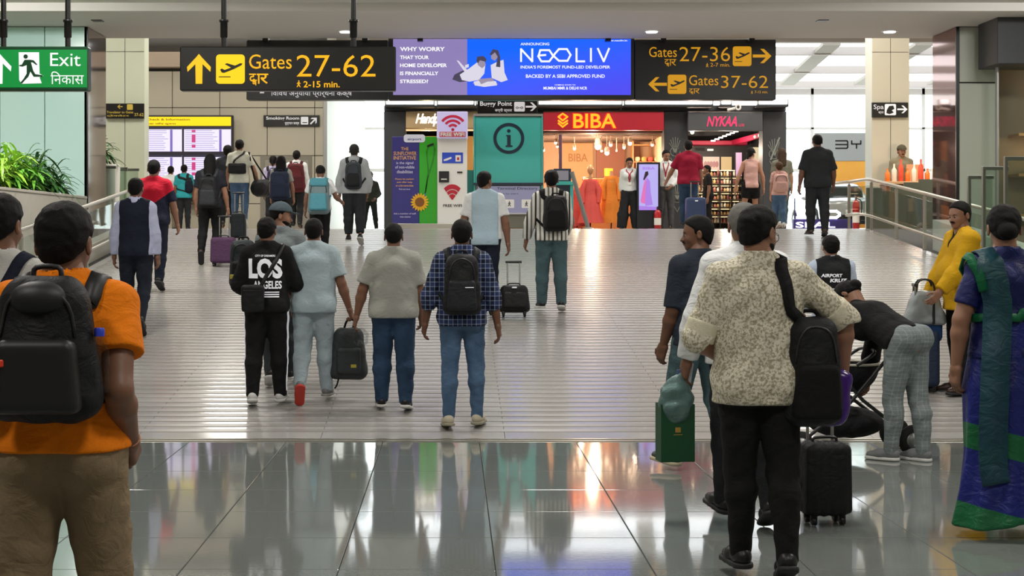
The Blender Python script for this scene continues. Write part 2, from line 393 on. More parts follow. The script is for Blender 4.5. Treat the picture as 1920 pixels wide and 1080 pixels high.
    def hips(P, i, kk=.03):
        d = d_cap(P, Pv - sp * .0, W, .068 * H * b + i, .058 * H * (b + belly * .4) + i, side, 1.45 * gw)
        for sg in (-1, 1): d = smin(d, d_ell(P, Pv + side * sg * .046 * H * b - fwd * .030 * H - sp * .022 * H, (.056 * H * b + i, .052 * H * b + i, .06 * H + i)), kk)
        return d
    lr = 1 + (b - 1) * .6
    def leg(P, k, i, i2=None, kk=.02):
        j = J[k]; i2 = i if i2 is None else i2; mid = j['kn'] * .45 + j['an'] * .55 - (np.cross(nrm(j['an'] - j['kn']), ax)) * 0
        calf = j['kn'] + (j['an'] - j['kn']) * .28 - fy * .012 * H
        d = d_cap(P, j['hip'], j['kn'], .054 * H * lr + i, .034 * H * lr + (i + i2) / 2)
        d = smin(d, d_cap(P, j['kn'], calf, .032 * H * lr + (i + i2) / 2, .033 * H * lr + i2), kk)
        return smin(d, d_cap(P, calf, j['an'], .032 * H * lr + i2, .021 * H + i2), kk)
    def arm(P, k, i, to=2.0, kk=.02, i0=None):
        a = arms[k]; e = a['sh'] + (a['el'] - a['sh']) * min(to, 1); i0 = i if i0 is None else i0
        d = d_cap(P, a['sh'] - side * a['sg'] * .004 * H, e, .0335 * H * lr + i0, (.0335 + (.026 - .0335) * min(to, 1)) * H * lr + i)
        if to > 1:
            w_ = a['el'] + (a['wr'] - a['el']) * (to - 1); m_ = a['el'] + (w_ - a['el']) * .3
            d = smin(d, d_cap(P, a['el'], m_, .025 * H * lr + i, .0265 * H * lr + i), kk); d = smin(d, d_cap(P, m_, w_, .0265 * H * lr + i, .0165 * H + i + .004 * (2 - to)), kk)
        return d
    # ---- root
    s.root = thing('person', label, 'person', (X, Y, zf), fr, group)
    s.zf = zf
    ms = mat('skin_' + skin, skin, .5, bump=.08, bscale=90, var=.08)
    pts = [Hd, Pv] + [J[k][q] for k in 'LR' for q in ('kn', 'an', 'toe', 'heel')] + [arms[k][q] for k in 'LR' for q in ('sh', 'el', 'wr')]
    pa = np.array(pts); lo, hi = pa.min(0) - .16 * H * max(b, 1), pa.max(0) + .16 * H * max(b, 1); lo[2] = -.05
    s.lo, s.hi = lo, hi
    def body(P):
        d = torso(P, -.004, .0); d = smin(d, hips(P, -.004), .03)
        for k in 'LR':
            d = smin(d, leg(P, k, -.003), .03); d = smin(d, arm(P, k, 0.), .03)
            j = J[k]; d = smin(d, d_cap(P, j['an'] - j['fu'] * .012 * H, j['toe'] + j['fu'] * .018 * H - j['ff'] * .02 * H, .02 * H, .014 * H), .02)
        return smin(d, d_cap(P, N - sp * .02 * H, Hd - nd * .02 * H, .036 * H, .033 * H), .025)
    bh = h * 1.15
    parts = [solid(body, lo + A(.08, .08, 0) * H, hi - A(.08, .08, .06) * H, bh)]
    # ---- head
    hy, hp = R(head[0]), R(head[1])
    hf = nrm(fwd * math.cos(hy) - side * math.sin(hy)); hsd = nrm(np.cross(hf, nd)); hf = np.cross(nd, hsd)
    hf2 = hf * math.cos(hp) - nd * math.sin(hp); hu = nd * math.cos(hp) + hf * math.sin(hp); hf = hf2
    Q = np.array([hsd, hf, hu]); s.Q = Q; k_ = H * hs; s.k = k_
    def hp_(a, f, u): return Hd + (hsd * a + hf * f + hu * u) * k_
    s.hp = hp_
    c0 = hp_(0, -.004, .020); cr = A(.0450, .0550, .0495) * k_; s.c0, s.cr = c0, cr
    def headf(P):
        d = d_ell(P, c0, cr, Q)
        d = smin(d, d_ell(P, hp_(0, .020, -.018), A(.0355, .0330, .044) * k_, Q), .02 * k_)
        d = smin(d, d_ell(P, hp_(0, .036, -.050), A(.017, .014, .013) * k_, Q), .02 * k_)
        d = smin(d, d_cap(P, hp_(-.014, .043, .010), hp_(.014, .043, .010), .007 * k_, .007 * k_), .012 * k_)
        for sg in (-1, 1): d = smax(d, -d_ell(P, hp_(sg * .0165, .0555, -.002), A(.011, .008, .007) * k_, Q), .008 * k_)
        for sg in (-1, 1): d = smin(d, d_ell(P, hp_(sg * .021, .036, -.018), A(.012, .010, .011) * k_, Q), .012 * k_)
        d = smin(d, d_cap(P, hp_(0, .048, .002), hp_(0, .0625, -.019), .0042 * k_, .0066 * k_), .006 * k_)
        for sg in (-1, 1): d = smin(d, d_ell(P, hp_(sg * .0065, .055, -.0205), A(.005, .006, .005) * k_, Q), .004 * k_)
        d = smin(d, d_ell(P, hp_(0, .0485, -.0335), A(.014, .007, .0035) * k_, Q), .003 * k_)
        d = smin(d, d_ell(P, hp_(0, .0475, -.0395), A(.012, .007, .004) * k_, Q), .003 * k_)
        for sg in (-1, 1):
            e = d_ell(P, hp_(sg * .0485, -.008, -.004), A(.0055, .0110, .0190) * k_, Q); e = smax(e, -d_ell(P, hp_(sg * .0545, -.006, -.002), A(.004, .006, .011) * k_, Q), .003 * k_)
            d = smin(d, e, .004 * k_)
        return smin(d, d_cap(P, N - sp * .0 * H, hp_(0, -.012, -.02), .0355 * H, .033 * H), .022)
    hh = min(h * .62, .0095) if Y < 22 else .011
    parts.append(solid(headf, Hd - .085 * k_ - A(0, 0, .02), Hd + .085 * k_, hh))
    # ---- hands: palm, four bent fingers of different length, thumb from the side of the palm
    fh = .0042 if Y < 9 else (.0055 if Y < 16 else .0075)
    fr_ = max(.0050 * H, fh * 1.15)
    s.hand = {}
    for k, cu in (('L', handcurl[0]), ('R', handcurl[1])):
        a = arms[k]; d0, n0, t0 = a['d'], a['n'], a['t']; wr = a['wr']
        base = wr + d0 * .055 * H; segs = []
        for q, (o, ln) in enumerate(((.0165, .042), (.0055, .047), (-.0055, .044), (-.0160, .035))):
            p = base + t0 * o * H - d0 * abs(o) * .25 * H; ang = 0
            for part, fr2 in ((.46, 22), (.31, 30), (.23, 22)):
                ang += R(fr2) * cu; dd = d0 * math.cos(ang) + n0 * math.sin(ang) + t0 * o * .9; p2 = p + nrm(dd) * ln * part * H; segs.append((p, p2)); p = p2
        tb = wr + d0 * .018 * H + t0 * .016 * H; t1 = tb + nrm(d0 * .75 + t0 * .7 + n0 * .25) * .026 * H; t2 = t1 + nrm(d0 * .95 + t0 * .15 + n0 * .35 * cu) * .022 * H
        s.hand[k] = base + d0 * .012 * H + n0 * .014 * H
        Qh = np.array([t0, n0, d0])
        def handf(P, wr=wr, d0=d0, Qh=Qh, segs=segs, tb=tb, t1=t1, t2=t2):
            d = d_box(P, wr + d0 * .030 * H, A(.0225, .0095, .030) * H, .009 * H, Qh)
            d = smin(d, d_cap(P, wr - d0 * .025 * H, wr + d0 * .01 * H, .0165 * H, .0155 * H), .014 * H)
            g = None
            for p, q in segs:
                c = d_cap(P, p, q, fr_, fr_ * .88); g = c if g is None else np.minimum(g, c)
            d = smin(d, g, .004 * H); t = smin(d_cap(P, tb, t1, fr_ * 1.35, fr_ * 1.1), d_cap(P, t1, t2, fr_ * 1.1, fr_ * .9), .004)
            return smin(d, t, .007 * H)
        pts = np.array([wr - d0 * .03 * H, tb, t2] + [q for _, q in segs])
        parts.append(solid(handf, pts.min(0) - .026 * H, pts.max(0) + .026 * H, fh))
    s.body = sob('body', parts, ms, s.root)
    # ---- clothes
    s.outer = None
    for g in tops:
        i = g.get('loose', .012); sl = g.get('sleeve', .62); hem = g.get('hem', .03) * H; wr_a = g.get('wr', .0022); sd = g.get('seed', px * .1)
        Pn, spn = N, sp
        def shirt(P, i=i, sl=sl, hem=hem, wr_a=wr_a, sd=sd, g=g):
            d = torso(P, i, hem * .9)
            if hem > 0.0: d = smin(d, hips(P, max(i, .014) + .005), .03)
            for k in 'LR':
                slk = sl if not isinstance(sl, dict) else sl[k]
                if slk > 0:
                    a = arms[k]; e = arm(P, k, i * .8 + g.get('sl', .006) * .8, min(slk, 2), .02, i * .55)
                    X_, Y_, Z_ = P
                    if slk <= 1: ep = a['sh'] + (a['el'] - a['sh']) * slk; ed = nrm(a['el'] - a['sh'])
                    else: ep = a['el'] + (a['wr'] - a['el']) * (slk - 1) ; ed = a['d']
                    ce = (X_ - ep[0]) * ed[0] + (Y_ - ep[1]) * ed[1] + (Z_ - ep[2]) * ed[2]
                    if slk > 1: ce = np.where((X_ - ep[0]) ** 2 + (Y_ - ep[1]) ** 2 + (Z_ - ep[2]) ** 2 < (.12 * H) ** 2, ce, -1)
                    else: ce = np.where((X_ - ep[0]) ** 2 + (Y_ - ep[1]) ** 2 + (Z_ - ep[2]) ** 2 < (.16 * H) ** 2, ce, -1)
                    e = smax(e, ce, .006); d = smin(d, e, .028)
                else:
                    X_, Y_, Z_ = P; o = ((X_ - shc[0]) * side[0] + (Y_ - shc[1]) * side[1] + (Z_ - shc[2]) * side[2]) * (1 if k == 'R' else -1)
                    d = smax(d, o - shw * g.get('armhole', .98), .012)
            if wr_a: d = d + wrinkle(P, wr_a, 1.0, sd)
            X_, Y_, Z_ = P; hpnt = Pv - sp * hem
            c = -((X_ - hpnt[0]) * sp[0] + (Y_ - hpnt[1]) * sp[1] + (Z_ - hpnt[2]) * sp[2])
            d = smax(d, c, .006)
            d = smax(d, -d_cap(P, N + sp * .038 * H + fwd * .006 * H, N + sp * .10 * H, .034 * H + g.get('neck', .004) * H, .04 * H), .008)
            if g.get('vneck'): d = smax(d, -d_cap(P, N + sp * .02 * H + fwd * .03 * H, C + fwd * .09 * H, .03 * H, .008 * H), .01)
            if g.get('collar'):
                n0, n1 = N + sp * .014 * H, N + sp * .048 * H
                e = smax(d_cap(P, n0, n1, .046 * H, .0405 * H), -d_cap(P, n0, n1 + sp * .03 * H, .0385 * H, .0355 * H), .004)
                cc = (X_ - n1[0]) * sp[0] + (Y_ - n1[1]) * sp[1] + (Z_ - n1[2]) * sp[2]; e = smax(e, cc, .004); d = smin(d, e, .006)
            return d
        z0 = A(*lo); z0[2] = max(lo[2], (Pv - sp * hem)[2] - .25 * H if abs(lean[0]) + abs(lean[1]) > .3 else (Pv - sp * hem)[2] - .02 * H)
        z1 = A(*hi); z1[2] = max((N + sp * .05 * H)[2], max(arms[k]['sh'][2] for k in 'LR') + .08 * H, max(arms[k]['el'][2] for k in 'LR') + .06)
        o = sob(g.get('name', 'shirt'), [solid(shirt, z0, z1, h)], g['mat'], s.root); s.outer = shirt; s.shirt_obj = o
    if bottom:
        wd = bottom.get('wide', .012); ln = bottom.get('length', 1.); w2 = bottom.get('cuff', wd); wa = bottom.get('wr', .0032)
        def trousers(P):
            d = hips(P, .007)
            X_, Y_, Z_ = P
            for k in 'LR':
                j = J[k]; e = leg(P, k, wd, w2); ep = j['kn'] + (j['an'] - j['kn']) * (ln + .06 if ln > .9 else ln); ed = nrm(j['an'] - j['kn'])
                if ln <= 0: ep = j['hip'] + (j['kn'] - j['hip']) * (1 + ln); ed = nrm(j['kn'] - j['hip'])
                ce = (X_ - ep[0]) * ed[0] + (Y_ - ep[1]) * ed[1] + (Z_ - ep[2]) * ed[2]
                e = smax(e, np.where((X_ - ep[0]) ** 2 + (Y_ - ep[1]) ** 2 + (Z_ - ep[2]) ** 2 < (.17 * H) ** 2, ce, -1), .006)
                d = smin(d, e, .022)
            d = d + wrinkle(P, wa, 1.1, px * .07)
            wp = W - sp * .025 * H
            return smax(d, (X_ - wp[0]) * sp[0] + (Y_ - wp[1]) * sp[1] + (Z_ - wp[2]) * sp[2], .006)
        js = np.array([Pv, W] + [J[k][q] for k in 'LR' for q in ('kn', 'an')]); l2 = js.min(0) - (.115 * H * max(b, 1) + wd); h2 = js.max(0) + (.115 * H * max(b, 1) + wd)
        l2[2] = js[:, 2].min() - .05; s.trouser_f = trousers
        s.trousers = sob(bottom.get('name', 'trousers'), [solid(trousers, l2, h2, h * 1.05)], bottom['mat'], s.root)
    if shoe:
        hs_ = min(h, .011)
        for k in 'LR':
            j = J[k]; ff, fu, sd_ = j['ff'], j['fu'], np.cross(j['ff'], j['fu']); hl, to = j['heel'], j['toe']; kk = H
            def up_(P):
                d = d_cap(P, hl + fu * .030 * kk + ff * .012 * kk, hl + fu * .026 * kk + ff * .075 * kk, .026 * kk, .026 * kk, sd_, .92)
                d = smin(d, d_cap(P, hl + fu * .022 * kk + ff * .075 * kk, to + fu * .018 * kk - ff * .022 * kk, .026 * kk, .017 * kk, sd_, 1.12), .02)
                if shoe.get('high', True): d = smin(d, d_cap(P, j['an'] - fu * .01 * kk, j['an'] + fu * .004 * kk, .027 * kk, .026 * kk), .015)
                X_, Y_, Z_ = P; q = hl + fu * .012 * kk; return smax(d, -((X_ - q[0]) * fu[0] + (Y_ - q[1]) * fu[1] + (Z_ - q[2]) * fu[2]), .004)
            def so_(P):
                d = d_cap(P, hl + fu * .006 * kk + ff * .014 * kk, to + fu * .006 * kk - ff * .026 * kk, .028 * kk, .026 * kk, sd_, 1.06)
                X_, Y_, Z_ = P; t = (X_ - hl[0]) * fu[0] + (Y_ - hl[1]) * fu[1] + (Z_ - hl[2]) * fu[2]
                return smax(smax(d, t - .0155 * kk, .003), -t, .003)
            q = np.array([hl, to, j['an']]); a_, b_ = q.min(0) - .045 * kk, q.max(0) + .045 * kk
            u_ = sob('shoe', [solid(up_, a_, b_, hs_)], shoe['mat'], s.root)
            if Y < 29: sob('sole', [solid(so_, a_, b_, min(hs_, .008))], shoe.get('sole', shoe['mat']) if not (shoe.get('soleL') and k == 'L') else shoe['soleL'], u_)
    # ---- hair
    mh = mat('hair_' + hairc, hairc, .62, bump=.9, bscale=320, var=.35, spec=.18)
    if hair:
        th = A(.0060, .0075, .0085) * k_
        def hairf(P):
            X_, Y_, Z_ = P; dx, dy, dz_ = X_ - c0[0], Y_ - c0[1], Z_ - c0[2]
            a_ = (dx * hsd[0] + dy * hsd[1] + dz_ * hsd[2]) / k_; f_ = (dx * hf[0] + dy * hf[1] + dz_ * hf[2]) / k_; u_ = (dx * hu[0] + dy * hu[1] + dz_ * hu[2]) / k_
            d = d_ell(P, c0 - hf * .001 * k_, cr + th * (1.25 if hair in ('full', 'long', 'bun', 'pony') else 1), Q)
            d = smin(d, d_ell(P, hp_(0, -.030, -.018), A(.0345, .026, .040) * k_, Q), .02 * k_)
            hn_ = .0024 if hair in ('full', 'pony', 'bun') else .0012; d = d + hn_ * (np.sin(61 * a_ + 2 * np.sin(97 * u_)) * np.sin(73 * u_ + 40 * f_ + 1.7) + .7 * np.sin(143 * a_ + 170 * u_ + 2.4 * np.sin(120 * f_)) * np.sin(151 * f_ - 90 * u_ + 2 * np.sin(88 * a_)) + .45 * np.sin(330 * a_ - 280 * u_ + 3 * np.sin(200 * f_)) * np.sin(300 * f_ + 210 * u_))
            c = f_ - .017 - np.maximum(u_, 0) * 1.35
            if hair == 'bald': c = np.maximum(c, u_ - .012 + np.maximum(-f_ - .03, 0) * .2)
            low_ = (-.076 if hair != 'crop' else -.064) + np.maximum(f_ + .052, 0) * .85
            c = np.maximum(c, (low_ - u_))
            d = smax(d, c * k_, .014 * k_)
            for sg in (-1, 1): d = smax(d, -d_ell(P, hp_(sg * .054, -.006, -.008), A(.0145, .0135, .021) * k_, Q), .004 * k_)
            if hair == 'long':
                d = smin(d, d_cap(P, hp_(0, -.032, .0), C - fwd * .055 * H + sp * .03 * H, .040 * k_, .030 * k_, hsd, 1.45), .02)
                for sg in (-1, 1): d = smin(d, d_cap(P, hp_(sg * .04, -.004, .012), hp_(sg * .046, -.01, -.075), .014 * k_, .016 * k_), .012)
            if hair == 'pony': d = smin(d, d_cap(P, hp_(0, -.058, .015), hp_(0.0, -.078, -.06), .016 * k_, .013 * k_), .012)
            if hair == 'bun': d = smin(d, d_ell(P, hp_(0, -.058, -.016), A(.030, .024, .028) * k_, Q), .006)
            return d
        l3 = Hd - .10 * k_; h3 = Hd + .10 * k_
        if hair == 'long': l3 = np.minimum(l3, C - .12 * H)
        s.hair = sob('hair', [solid(hairf, l3, h3, max(hh, .006))], mh, s.root)
    if beard:
        def beardf(P):
            X_, Y_, Z_ = P; dx, dy, dz_ = X_ - c0[0], Y_ - c0[1], Z_ - c0[2]
            f_ = (dx * hf[0] + dy * hf[1] + dz_ * hf[2]) / k_; u_ = (dx * hu[0] + dy * hu[1] + dz_ * hu[2]) / k_
            d = d_ell(P, hp_(0, .019, -.022), A(.0385, .0375, .0475) * k_, Q); d = smin(d, d_ell(P, hp_(0, .034, -.052), A(.022, .018, .018) * k_, Q), .01)
            c = np.maximum(u_ + .045 + np.maximum(f_ - .03, 0) * .3, -.0 - f_); return smax(d, c * k_, .005)
        sob('beard', [solid(beardf, Hd - .09 * k_, Hd + .09 * k_, max(hh, .006))], mh, s.root)
    if look:
        for sg in (-1, 1):
            mb = MB(); mb.sphere((0, 0, 0), .0066 * k_, 12, 8); v = [tuple(hp_(sg * .0165, .0440, -.003) + hsd * x + hf * y + hu * z) for x, y, z in mb.v]; mb.v = v
            e = obj('eye', mb, mat('eye_white', '#a89e94', .3), s.root, local=True)
            mb = MB(); mb.sphere((0, 0, 0), (.0050 * k_, .0018 * k_, .0048 * k_), 10, 6); mb.v = [tuple(hp_(sg * .0165, .0500, -.003) + hsd * x + hf * y + hu * z) for x, y, z in mb.v]
            obj('iris', mb, mat('eye_dark', '#1a100a', .15), e, local=True)
            mb = MB(); mb.tube([hp_(sg * .008, .0515, .0075), hp_(sg * .017, .0505, .0105), hp_(sg * .026, .0445, .0075)], [.0022 * k_, .0026 * k_, .0012 * k_], 6); obj('eyebrow', mb, mh, s.root, local=True)
        mb = MB(); mb.tube([hp_(-.0125, .0525, -.0365), hp_(-.005, .0562, -.0362), hp_(.005, .0562, -.0362), hp_(.0125, .0525, -.0365)], [.001 * k_, .003 * k_, .003 * k_, .001 * k_], 6)
        obj('lips', mb, mat('lips', '#6a352c', .4), s.root, local=True)
        if look == 'moustache':
            mb = MB(); mb.tube([hp_(-.016, .050, -.0325), hp_(-.006, .0575, -.0275), hp_(.006, .0575, -.0275), hp_(.016, .050, -.0325)], [.0015 * k_, .0042 * k_, .0042 * k_, .0015 * k_], 6); obj('moustache', mb, mh, s.root, local=True)
    return s
def world(s, p):
    c, n = math.cos(s.face), math.sin(s.face); return Vector((s.X + c * p[0] - n * p[1], s.Y + n * p[0] + c * p[1], s.zf + p[2]))
def carried(s, name, label, cat, base, group=None):      # a thing in the wearer's frame, its Empty at `base` (wearer coordinates)
    t = thing(name, label, cat, world(s, base), s.face, group); t2 = Pers(); t2.root = t; t2.base = np.asarray(base, float); return t2
def cob(t, name, m, parts=None, mb=None, parent=None, label=None):
    if parts is not None: parts = [(np.asarray(v) - t.base, q) for v, q in parts if len(v)]; me = np_mesh(name, parts)
    else: me = mb.mesh(name, t.base)
    return obj(name, me, m, parent or t.root, local=True, label=label)
def onto(f, pts, off, it=6, box=None):                   # push points onto the surface f = off; returns points and normals
    p = np.array(pts, float); e = 2e-3
    for _ in range(it):
        g = np.stack([f(tuple((p + e * np.eye(3)[i]).T)) - f(tuple((p - e * np.eye(3)[i]).T)) for i in range(3)], 1); g /= np.linalg.norm(g, axis=1, keepdims=True) + 1e-9
        p = p - g * np.clip(f(tuple(p.T)) - off, -.06, .06)[:, None] * .9
    return p, g
def ribbon(pts, nor, wd, th):
    mb = MB(); m = len(pts); vs = []
    for i in range(m):
        t = nrm(pts[min(i + 1, m - 1)] - pts[max(i - 1, 0)]); b = nrm(np.cross(t, nor[i])); n = nor[i]
        w_ = wd[i] if hasattr(wd, '__len__') else wd
        for a, c in ((-1, 0), (1, 0), (1, 1), (-1, 1)): vs.append(pts[i] + b * a * w_ / 2 + n * c * th)
    fs = [(i * 4 + k, i * 4 + (k + 1) % 4, i * 4 + 4 + (k + 1) % 4, i * 4 + 4 + k) for i in range(m - 1) for k in range(4)] + [(3, 2, 1, 0), tuple(range(4 * m - 4, 4 * m))]
    return mb.add(vs, fs, True)
def spline(pts, n=24):
    p = np.array(pts, float); t = np.linspace(0, len(p) - 1, n); out = []
    for x in t:
        i = min(int(x), len(p) - 2); u = x - i; a, b, c, d = p[max(i - 1, 0)], p[i], p[i + 1], p[min(i + 2, len(p) - 1)]
        out.append(.5 * (2 * b + (c - a) * u + (2 * a - 5 * b + 4 * c - d) * u * u + (3 * b - a - 3 * c + d) * u ** 3))
    return np.array(out)
def strap_on(t, s, pts, wd, m, th=.008, off=.003, n=28, name='strap'):
    p = spline(pts, n); p, g = onto(s.outer, p, off); p = (p + np.roll(p, 1, 0) + np.roll(p, -1, 0)) / 3 if False else p
    return cob(t, name, m, mb=ribbon(p, g, wd, th))
def backpack(s, label, w=.30, h=.46, d=.17, top=.285, m=None, mp=None, taper=.16, xo=0., group=None, straps=True, pocket=True, mstrap=None, lid=False, r=.07, yo=0., front=True):
    H = s.H; topz = s.P + s.sp * top * H; cz = topz - s.sp * h / 2 + s.side * xo
    p0 = cz - s.fwd * .5                                   # find the back surface
    for _ in range(30): p0 = p0 + s.fwd * float(s.outer(tuple(p0[:, None]))[0]) * .8 if (p0 - cz).dot(s.fwd) < -.06 else p0
    c = p0 - s.fwd * (d / 2 - .012 + yo); Qb = np.array([s.side, s.fwd, s.sp]); base = c - s.sp * h / 2
    t = carried(s, 'backpack', label, 'backpack', base, group); mp = mp or m; mstrap = mstrap or mp
    hh = max(.009, s.h)
    def main(P):
        q = d_box(P, c, A(w / 2, d / 2, h / 2), r, Qb, taper, 2, 0); q = smin(q, d_ell(P, c - s.fwd * .01 - s.sp * .08 * h, A(w * .46, d * .56, h * .40), Qb), .03)
        return q + wrinkle(P, .003, .8, s.X)
    R_ = max(w, h, d); cob(t, 'main_compartment', m, [solid(main, c - R_ * .75, c + R_ * .75, hh)])
    if pocket:
        c2 = c - s.fwd * (d * .5) - s.sp * h * .17
        def pk(P): return d_box(P, c2, A(w * .40, d * .26, h * .25), .03, Qb, .08, 2, 0)
        cob(t, 'front_pocket', mp, [solid(pk, c2 - R_ * .5, c2 + R_ * .5, hh)])
    zc = c - s.fwd * d * .40; pts = [zc + s.side * w * .40 * math.cos(a) + s.sp * (h * .10 + h * .34 * math.sin(a)) - s.fwd * .0 for a in np.linspace(0, math.pi, 15)]
    p, g = onto(main, np.array(pts) - s.fwd * .03, .002); cob(t, 'zip', mat('zip', '#1c1c1e', .5), mb=ribbon(p, g, .010, .004))
    tp = c + s.sp * h * .49; cob(t, 'top_handle', mstrap, mb=MB().tube(spline([tp - s.side * .045 + s.fwd * .03, tp - s.side * .035 + s.sp * .03 + s.fwd * .03, tp + s.side * .035 + s.sp * .03 + s.fwd * .03, tp + s.side * .045 + s.fwd * .03], 10), .009, 6))
    if lid:
        lc = c + s.sp * h * .40 - s.fwd * d * .12
        cob(t, 'lid', mp, [solid(lambda P: d_box(P, lc, A(w * .43, d * .52, h * .13), .04, Qb), lc - .3, lc + .3, hh)])
    if straps:
        for sg in (-1, 1):
            if straps != True and straps != sg: continue
            a = s.side * sg
            sh = s.shc; pts = [c + s.sp * h * .40 + a * w * .20 + s.fwd * d * .42, sh + a * .062 * H - s.fwd * .055 * H + s.sp * .005 * H, sh + a * .070 * H + s.sp * .05 * H, sh + a * .072 * H + s.fwd * .07 * H - s.sp * .02 * H,
                   s.C + a * .082 * H + s.fwd * .08 * H - s.sp * .02 * H, s.W + a * .105 * H + s.fwd * .045 * H + s.sp * .02 * H, s.W + a * .105 * H - s.fwd * .03 * H - s.sp * .0 * H, c - s.sp * h * .40 + a * w * .42 + s.fwd * d * .35]
            strap_on(t, s, pts, [.06] * 12 + [.05] * 6 + [.03] * 10, mstrap)
    t.c = c; t.w, t.h, t.d = w, h, d; t.main = main; t.Q = Qb; return t
def decal(t, f, txt, cx, cz, w, h, m, s, name='lettering', weight=0., local_parent=None, from_y=-1., spacing=1., shear=0., poly_=None, off=.0025):
    """print on a surface seen from behind: the lettering is laid on f"""
    if poly_ is None: v, fs = text_mesh(txt, weight, spacing, shear); lo, hi = v.min(0), v.max(0); u = (v - lo) / (hi - lo) - .5
    else: u, fs = poly_
    bm = bmesh.new(); vv = [bm.verts.new((float(a) * w, float(b) * h, 0)) for a, b in u]
    for q in fs:
        try: bm.faces.new([vv[i] for i in q])
        except ValueError: pass
    for _ in range(5):
        e_ = [e for e in bm.edges if e.calc_length() > .022]
        if not e_: break
        bmesh.ops.triangulate(bm, faces=bm.faces[:]); bmesh.ops.subdivide_edges(bm, edges=[e for e in bm.edges if e.calc_length() > .022], cuts=1)
    bmesh.ops.triangulate(bm, faces=bm.faces[:]); bm.verts.index_update(); u = np.array([(v.co.x / w, v.co.y / h) for v in bm.verts]); fs = [tuple(v.index for v in q.verts) for q in bm.faces]; bm.free()
    p = np.stack([cx + u[:, 0] * w, np.full(len(u), from_y), cz + u[:, 1] * h], 1)
    for _ in range(40): p[:, 1] += np.clip(f(tuple(p.T)) - off, -.05, .2) * .8
    mb = MB(); mb.add(p - t.base if hasattr(t, 'base') else p, fs); return obj(name, mb, m, t.root, local=True)
def quadgrid(nx, nz):
    u = np.array([(i / nx - .5, j / nz - .5) for j in range(nz + 1) for i in range(nx + 1)]); return u, [(j * (nx + 1) + i, j * (nx + 1) + i + 1, (j + 1) * (nx + 1) + i + 1, (j + 1) * (nx + 1) + i) for j in range(nz) for i in range(nx)]
def suitcase(label, px, Y, w=.38, h=.56, d=.23, m=None, rz=0., tilt=0., handle=.0, ribs=0, group=None, soft=False, trim=None, zoff=0., hn=(0, 0), accent=None, lean_x=0.):
    X = Xp(px, Y); t = thing('suitcase', label, 'suitcase', (X, Y, ground(Y) + zoff), 0, group); t.rotation_euler = (tilt, lean_x, rz); T = Pers(); T.root = t; T.base = A(0, 0, 0)
    trim = trim or mat('black_plastic', '#131314', .4); z0 = .055; hh = .012 if Y < 16 else .018; c = A(0, 0, z0 + h / 2)
    def shell(P):
        q = d_box(P, c, A(w / 2, d / 2, h / 2), .045 if not soft else .06, None, .03 if not soft else .10, 2, 0)
        if ribs: q = q + .004 * np.cos(P[0] * 2 * math.pi * ribs / w)
        return q
    cob(T, 'shell', m, [solid(shell, c - max(w, h) * .6, c + max(w, h) * .6, hh)])
    cob(T, 'zip_band', trim, [solid(lambda P: np.maximum(shell(P) - .004, np.abs(P[1]) - .008), c - max(w, h) * .6, c + max(w, h) * .6, .011)])
    for i in (-1, 1):
        for j in (-1, 1):
            k = cob(T, 'wheel', trim, mb=MB().lathe([(.012, -.014), (.026, -.012), (.026, .012), (.012, .014)], (i * (w / 2 - .05), j * (d / 2 - .05), .027), 14, 'x'))
            cob(T, 'wheel_fork', trim, mb=MB().bbox(i * (w / 2 - .05) - .02, i * (w / 2 - .05) + .02, j * (d / 2 - .05) - .012, j * (d / 2 - .05) + .012, .030, .07, .006), parent=k)
    cob(T, 'carry_handle', trim, mb=MB().tube(spline([(-.07, 0, z0 + h - .005), (-.06, 0, z0 + h + .022), (.06, 0, z0 + h + .022), (.07, 0, z0 + h - .005)], 10), .009, 6))
    if handle:
        ht = z0 + h + handle; al = mat('brushed_rod', '#b8b8b8', .3, 1.)
        for i in (-1, 1): cob(T, 'handle_rod', al, mb=MB().tube([(i * .075, d / 2 - .03, z0 + h - .05), (i * .075, d / 2 - .03, ht)], .0095, 8))
        cob(T, 'handle_grip', trim, mb=MB().tube([(-.10, d / 2 - .03, ht), (.10, d / 2 - .03, ht)], .016, 8))
    pk = None
    if soft:
        c2 = A(0, -d / 2, z0 + h * .42); cob(T, 'front_pocket', m, [solid(lambda P: d_box(P, c2, A(w * .40, .035, h * .30), .03), c2 - .3, c2 + .3, hh)])
    if accent is not None:
        cob(T, 'badge', accent, mb=MB().bbox(-.03, .03, -d / 2 - (.04 if soft else .004), -d / 2 + .01, z0 + h * .86, z0 + h * .90, .003))
    return T
# ------------------------------------------------------------------ materials of the building
M_tile = mat('granite_tile', '#767b78', .07, bump=.02, bscale=30, var=.10, spec=.75, coat=.15)
M_joint = mat('tile_joint', '#3c3d3b', .8)
M_ramp = mat('ramp_stone', '#a8a6a4', .14, var=.06, bscale=24, spec=.6)
M_strip = mat('ramp_strip', '#918e8b', .28, var=.06, bscale=40)
M_hall = mat('hall_floor', '#b3aca0', .10, var=.05, bscale=8, spec=.6)
M_ceil = mat('ceiling_paint', '#cfccc7', .85)
M_cream = mat('wall_panel_cream', '#c4beac', .38, var=.02, bscale=2)
M_aqua = mat('glass_panel_aqua', '#c8ebe4', .16, spec=.6)
M_back = mat('wall_backing', '#3a3936', .9)
M_black = mat('black_sign', '#121110', .35)
M_dark = mat('dark_cladding', '#34363a', .55, var=.05, bscale=6)
M_steel = mat('brushed_steel', '#c3c0b6', .28, 1.)
M_alu = mat('aluminium', '#a7a8a6', .4, .8)
M_white = mat('white_paint', '#e4e2dc', .5)
M_glass = glass()
E_y = lambda n='lit_yellow', c='#ffb400', s=1.05: mat(n, c, .5, emit=c, es=s)
M_yel = mat('lit_yellow', '#503800', .5, emit='#ffb808', es=1.0)
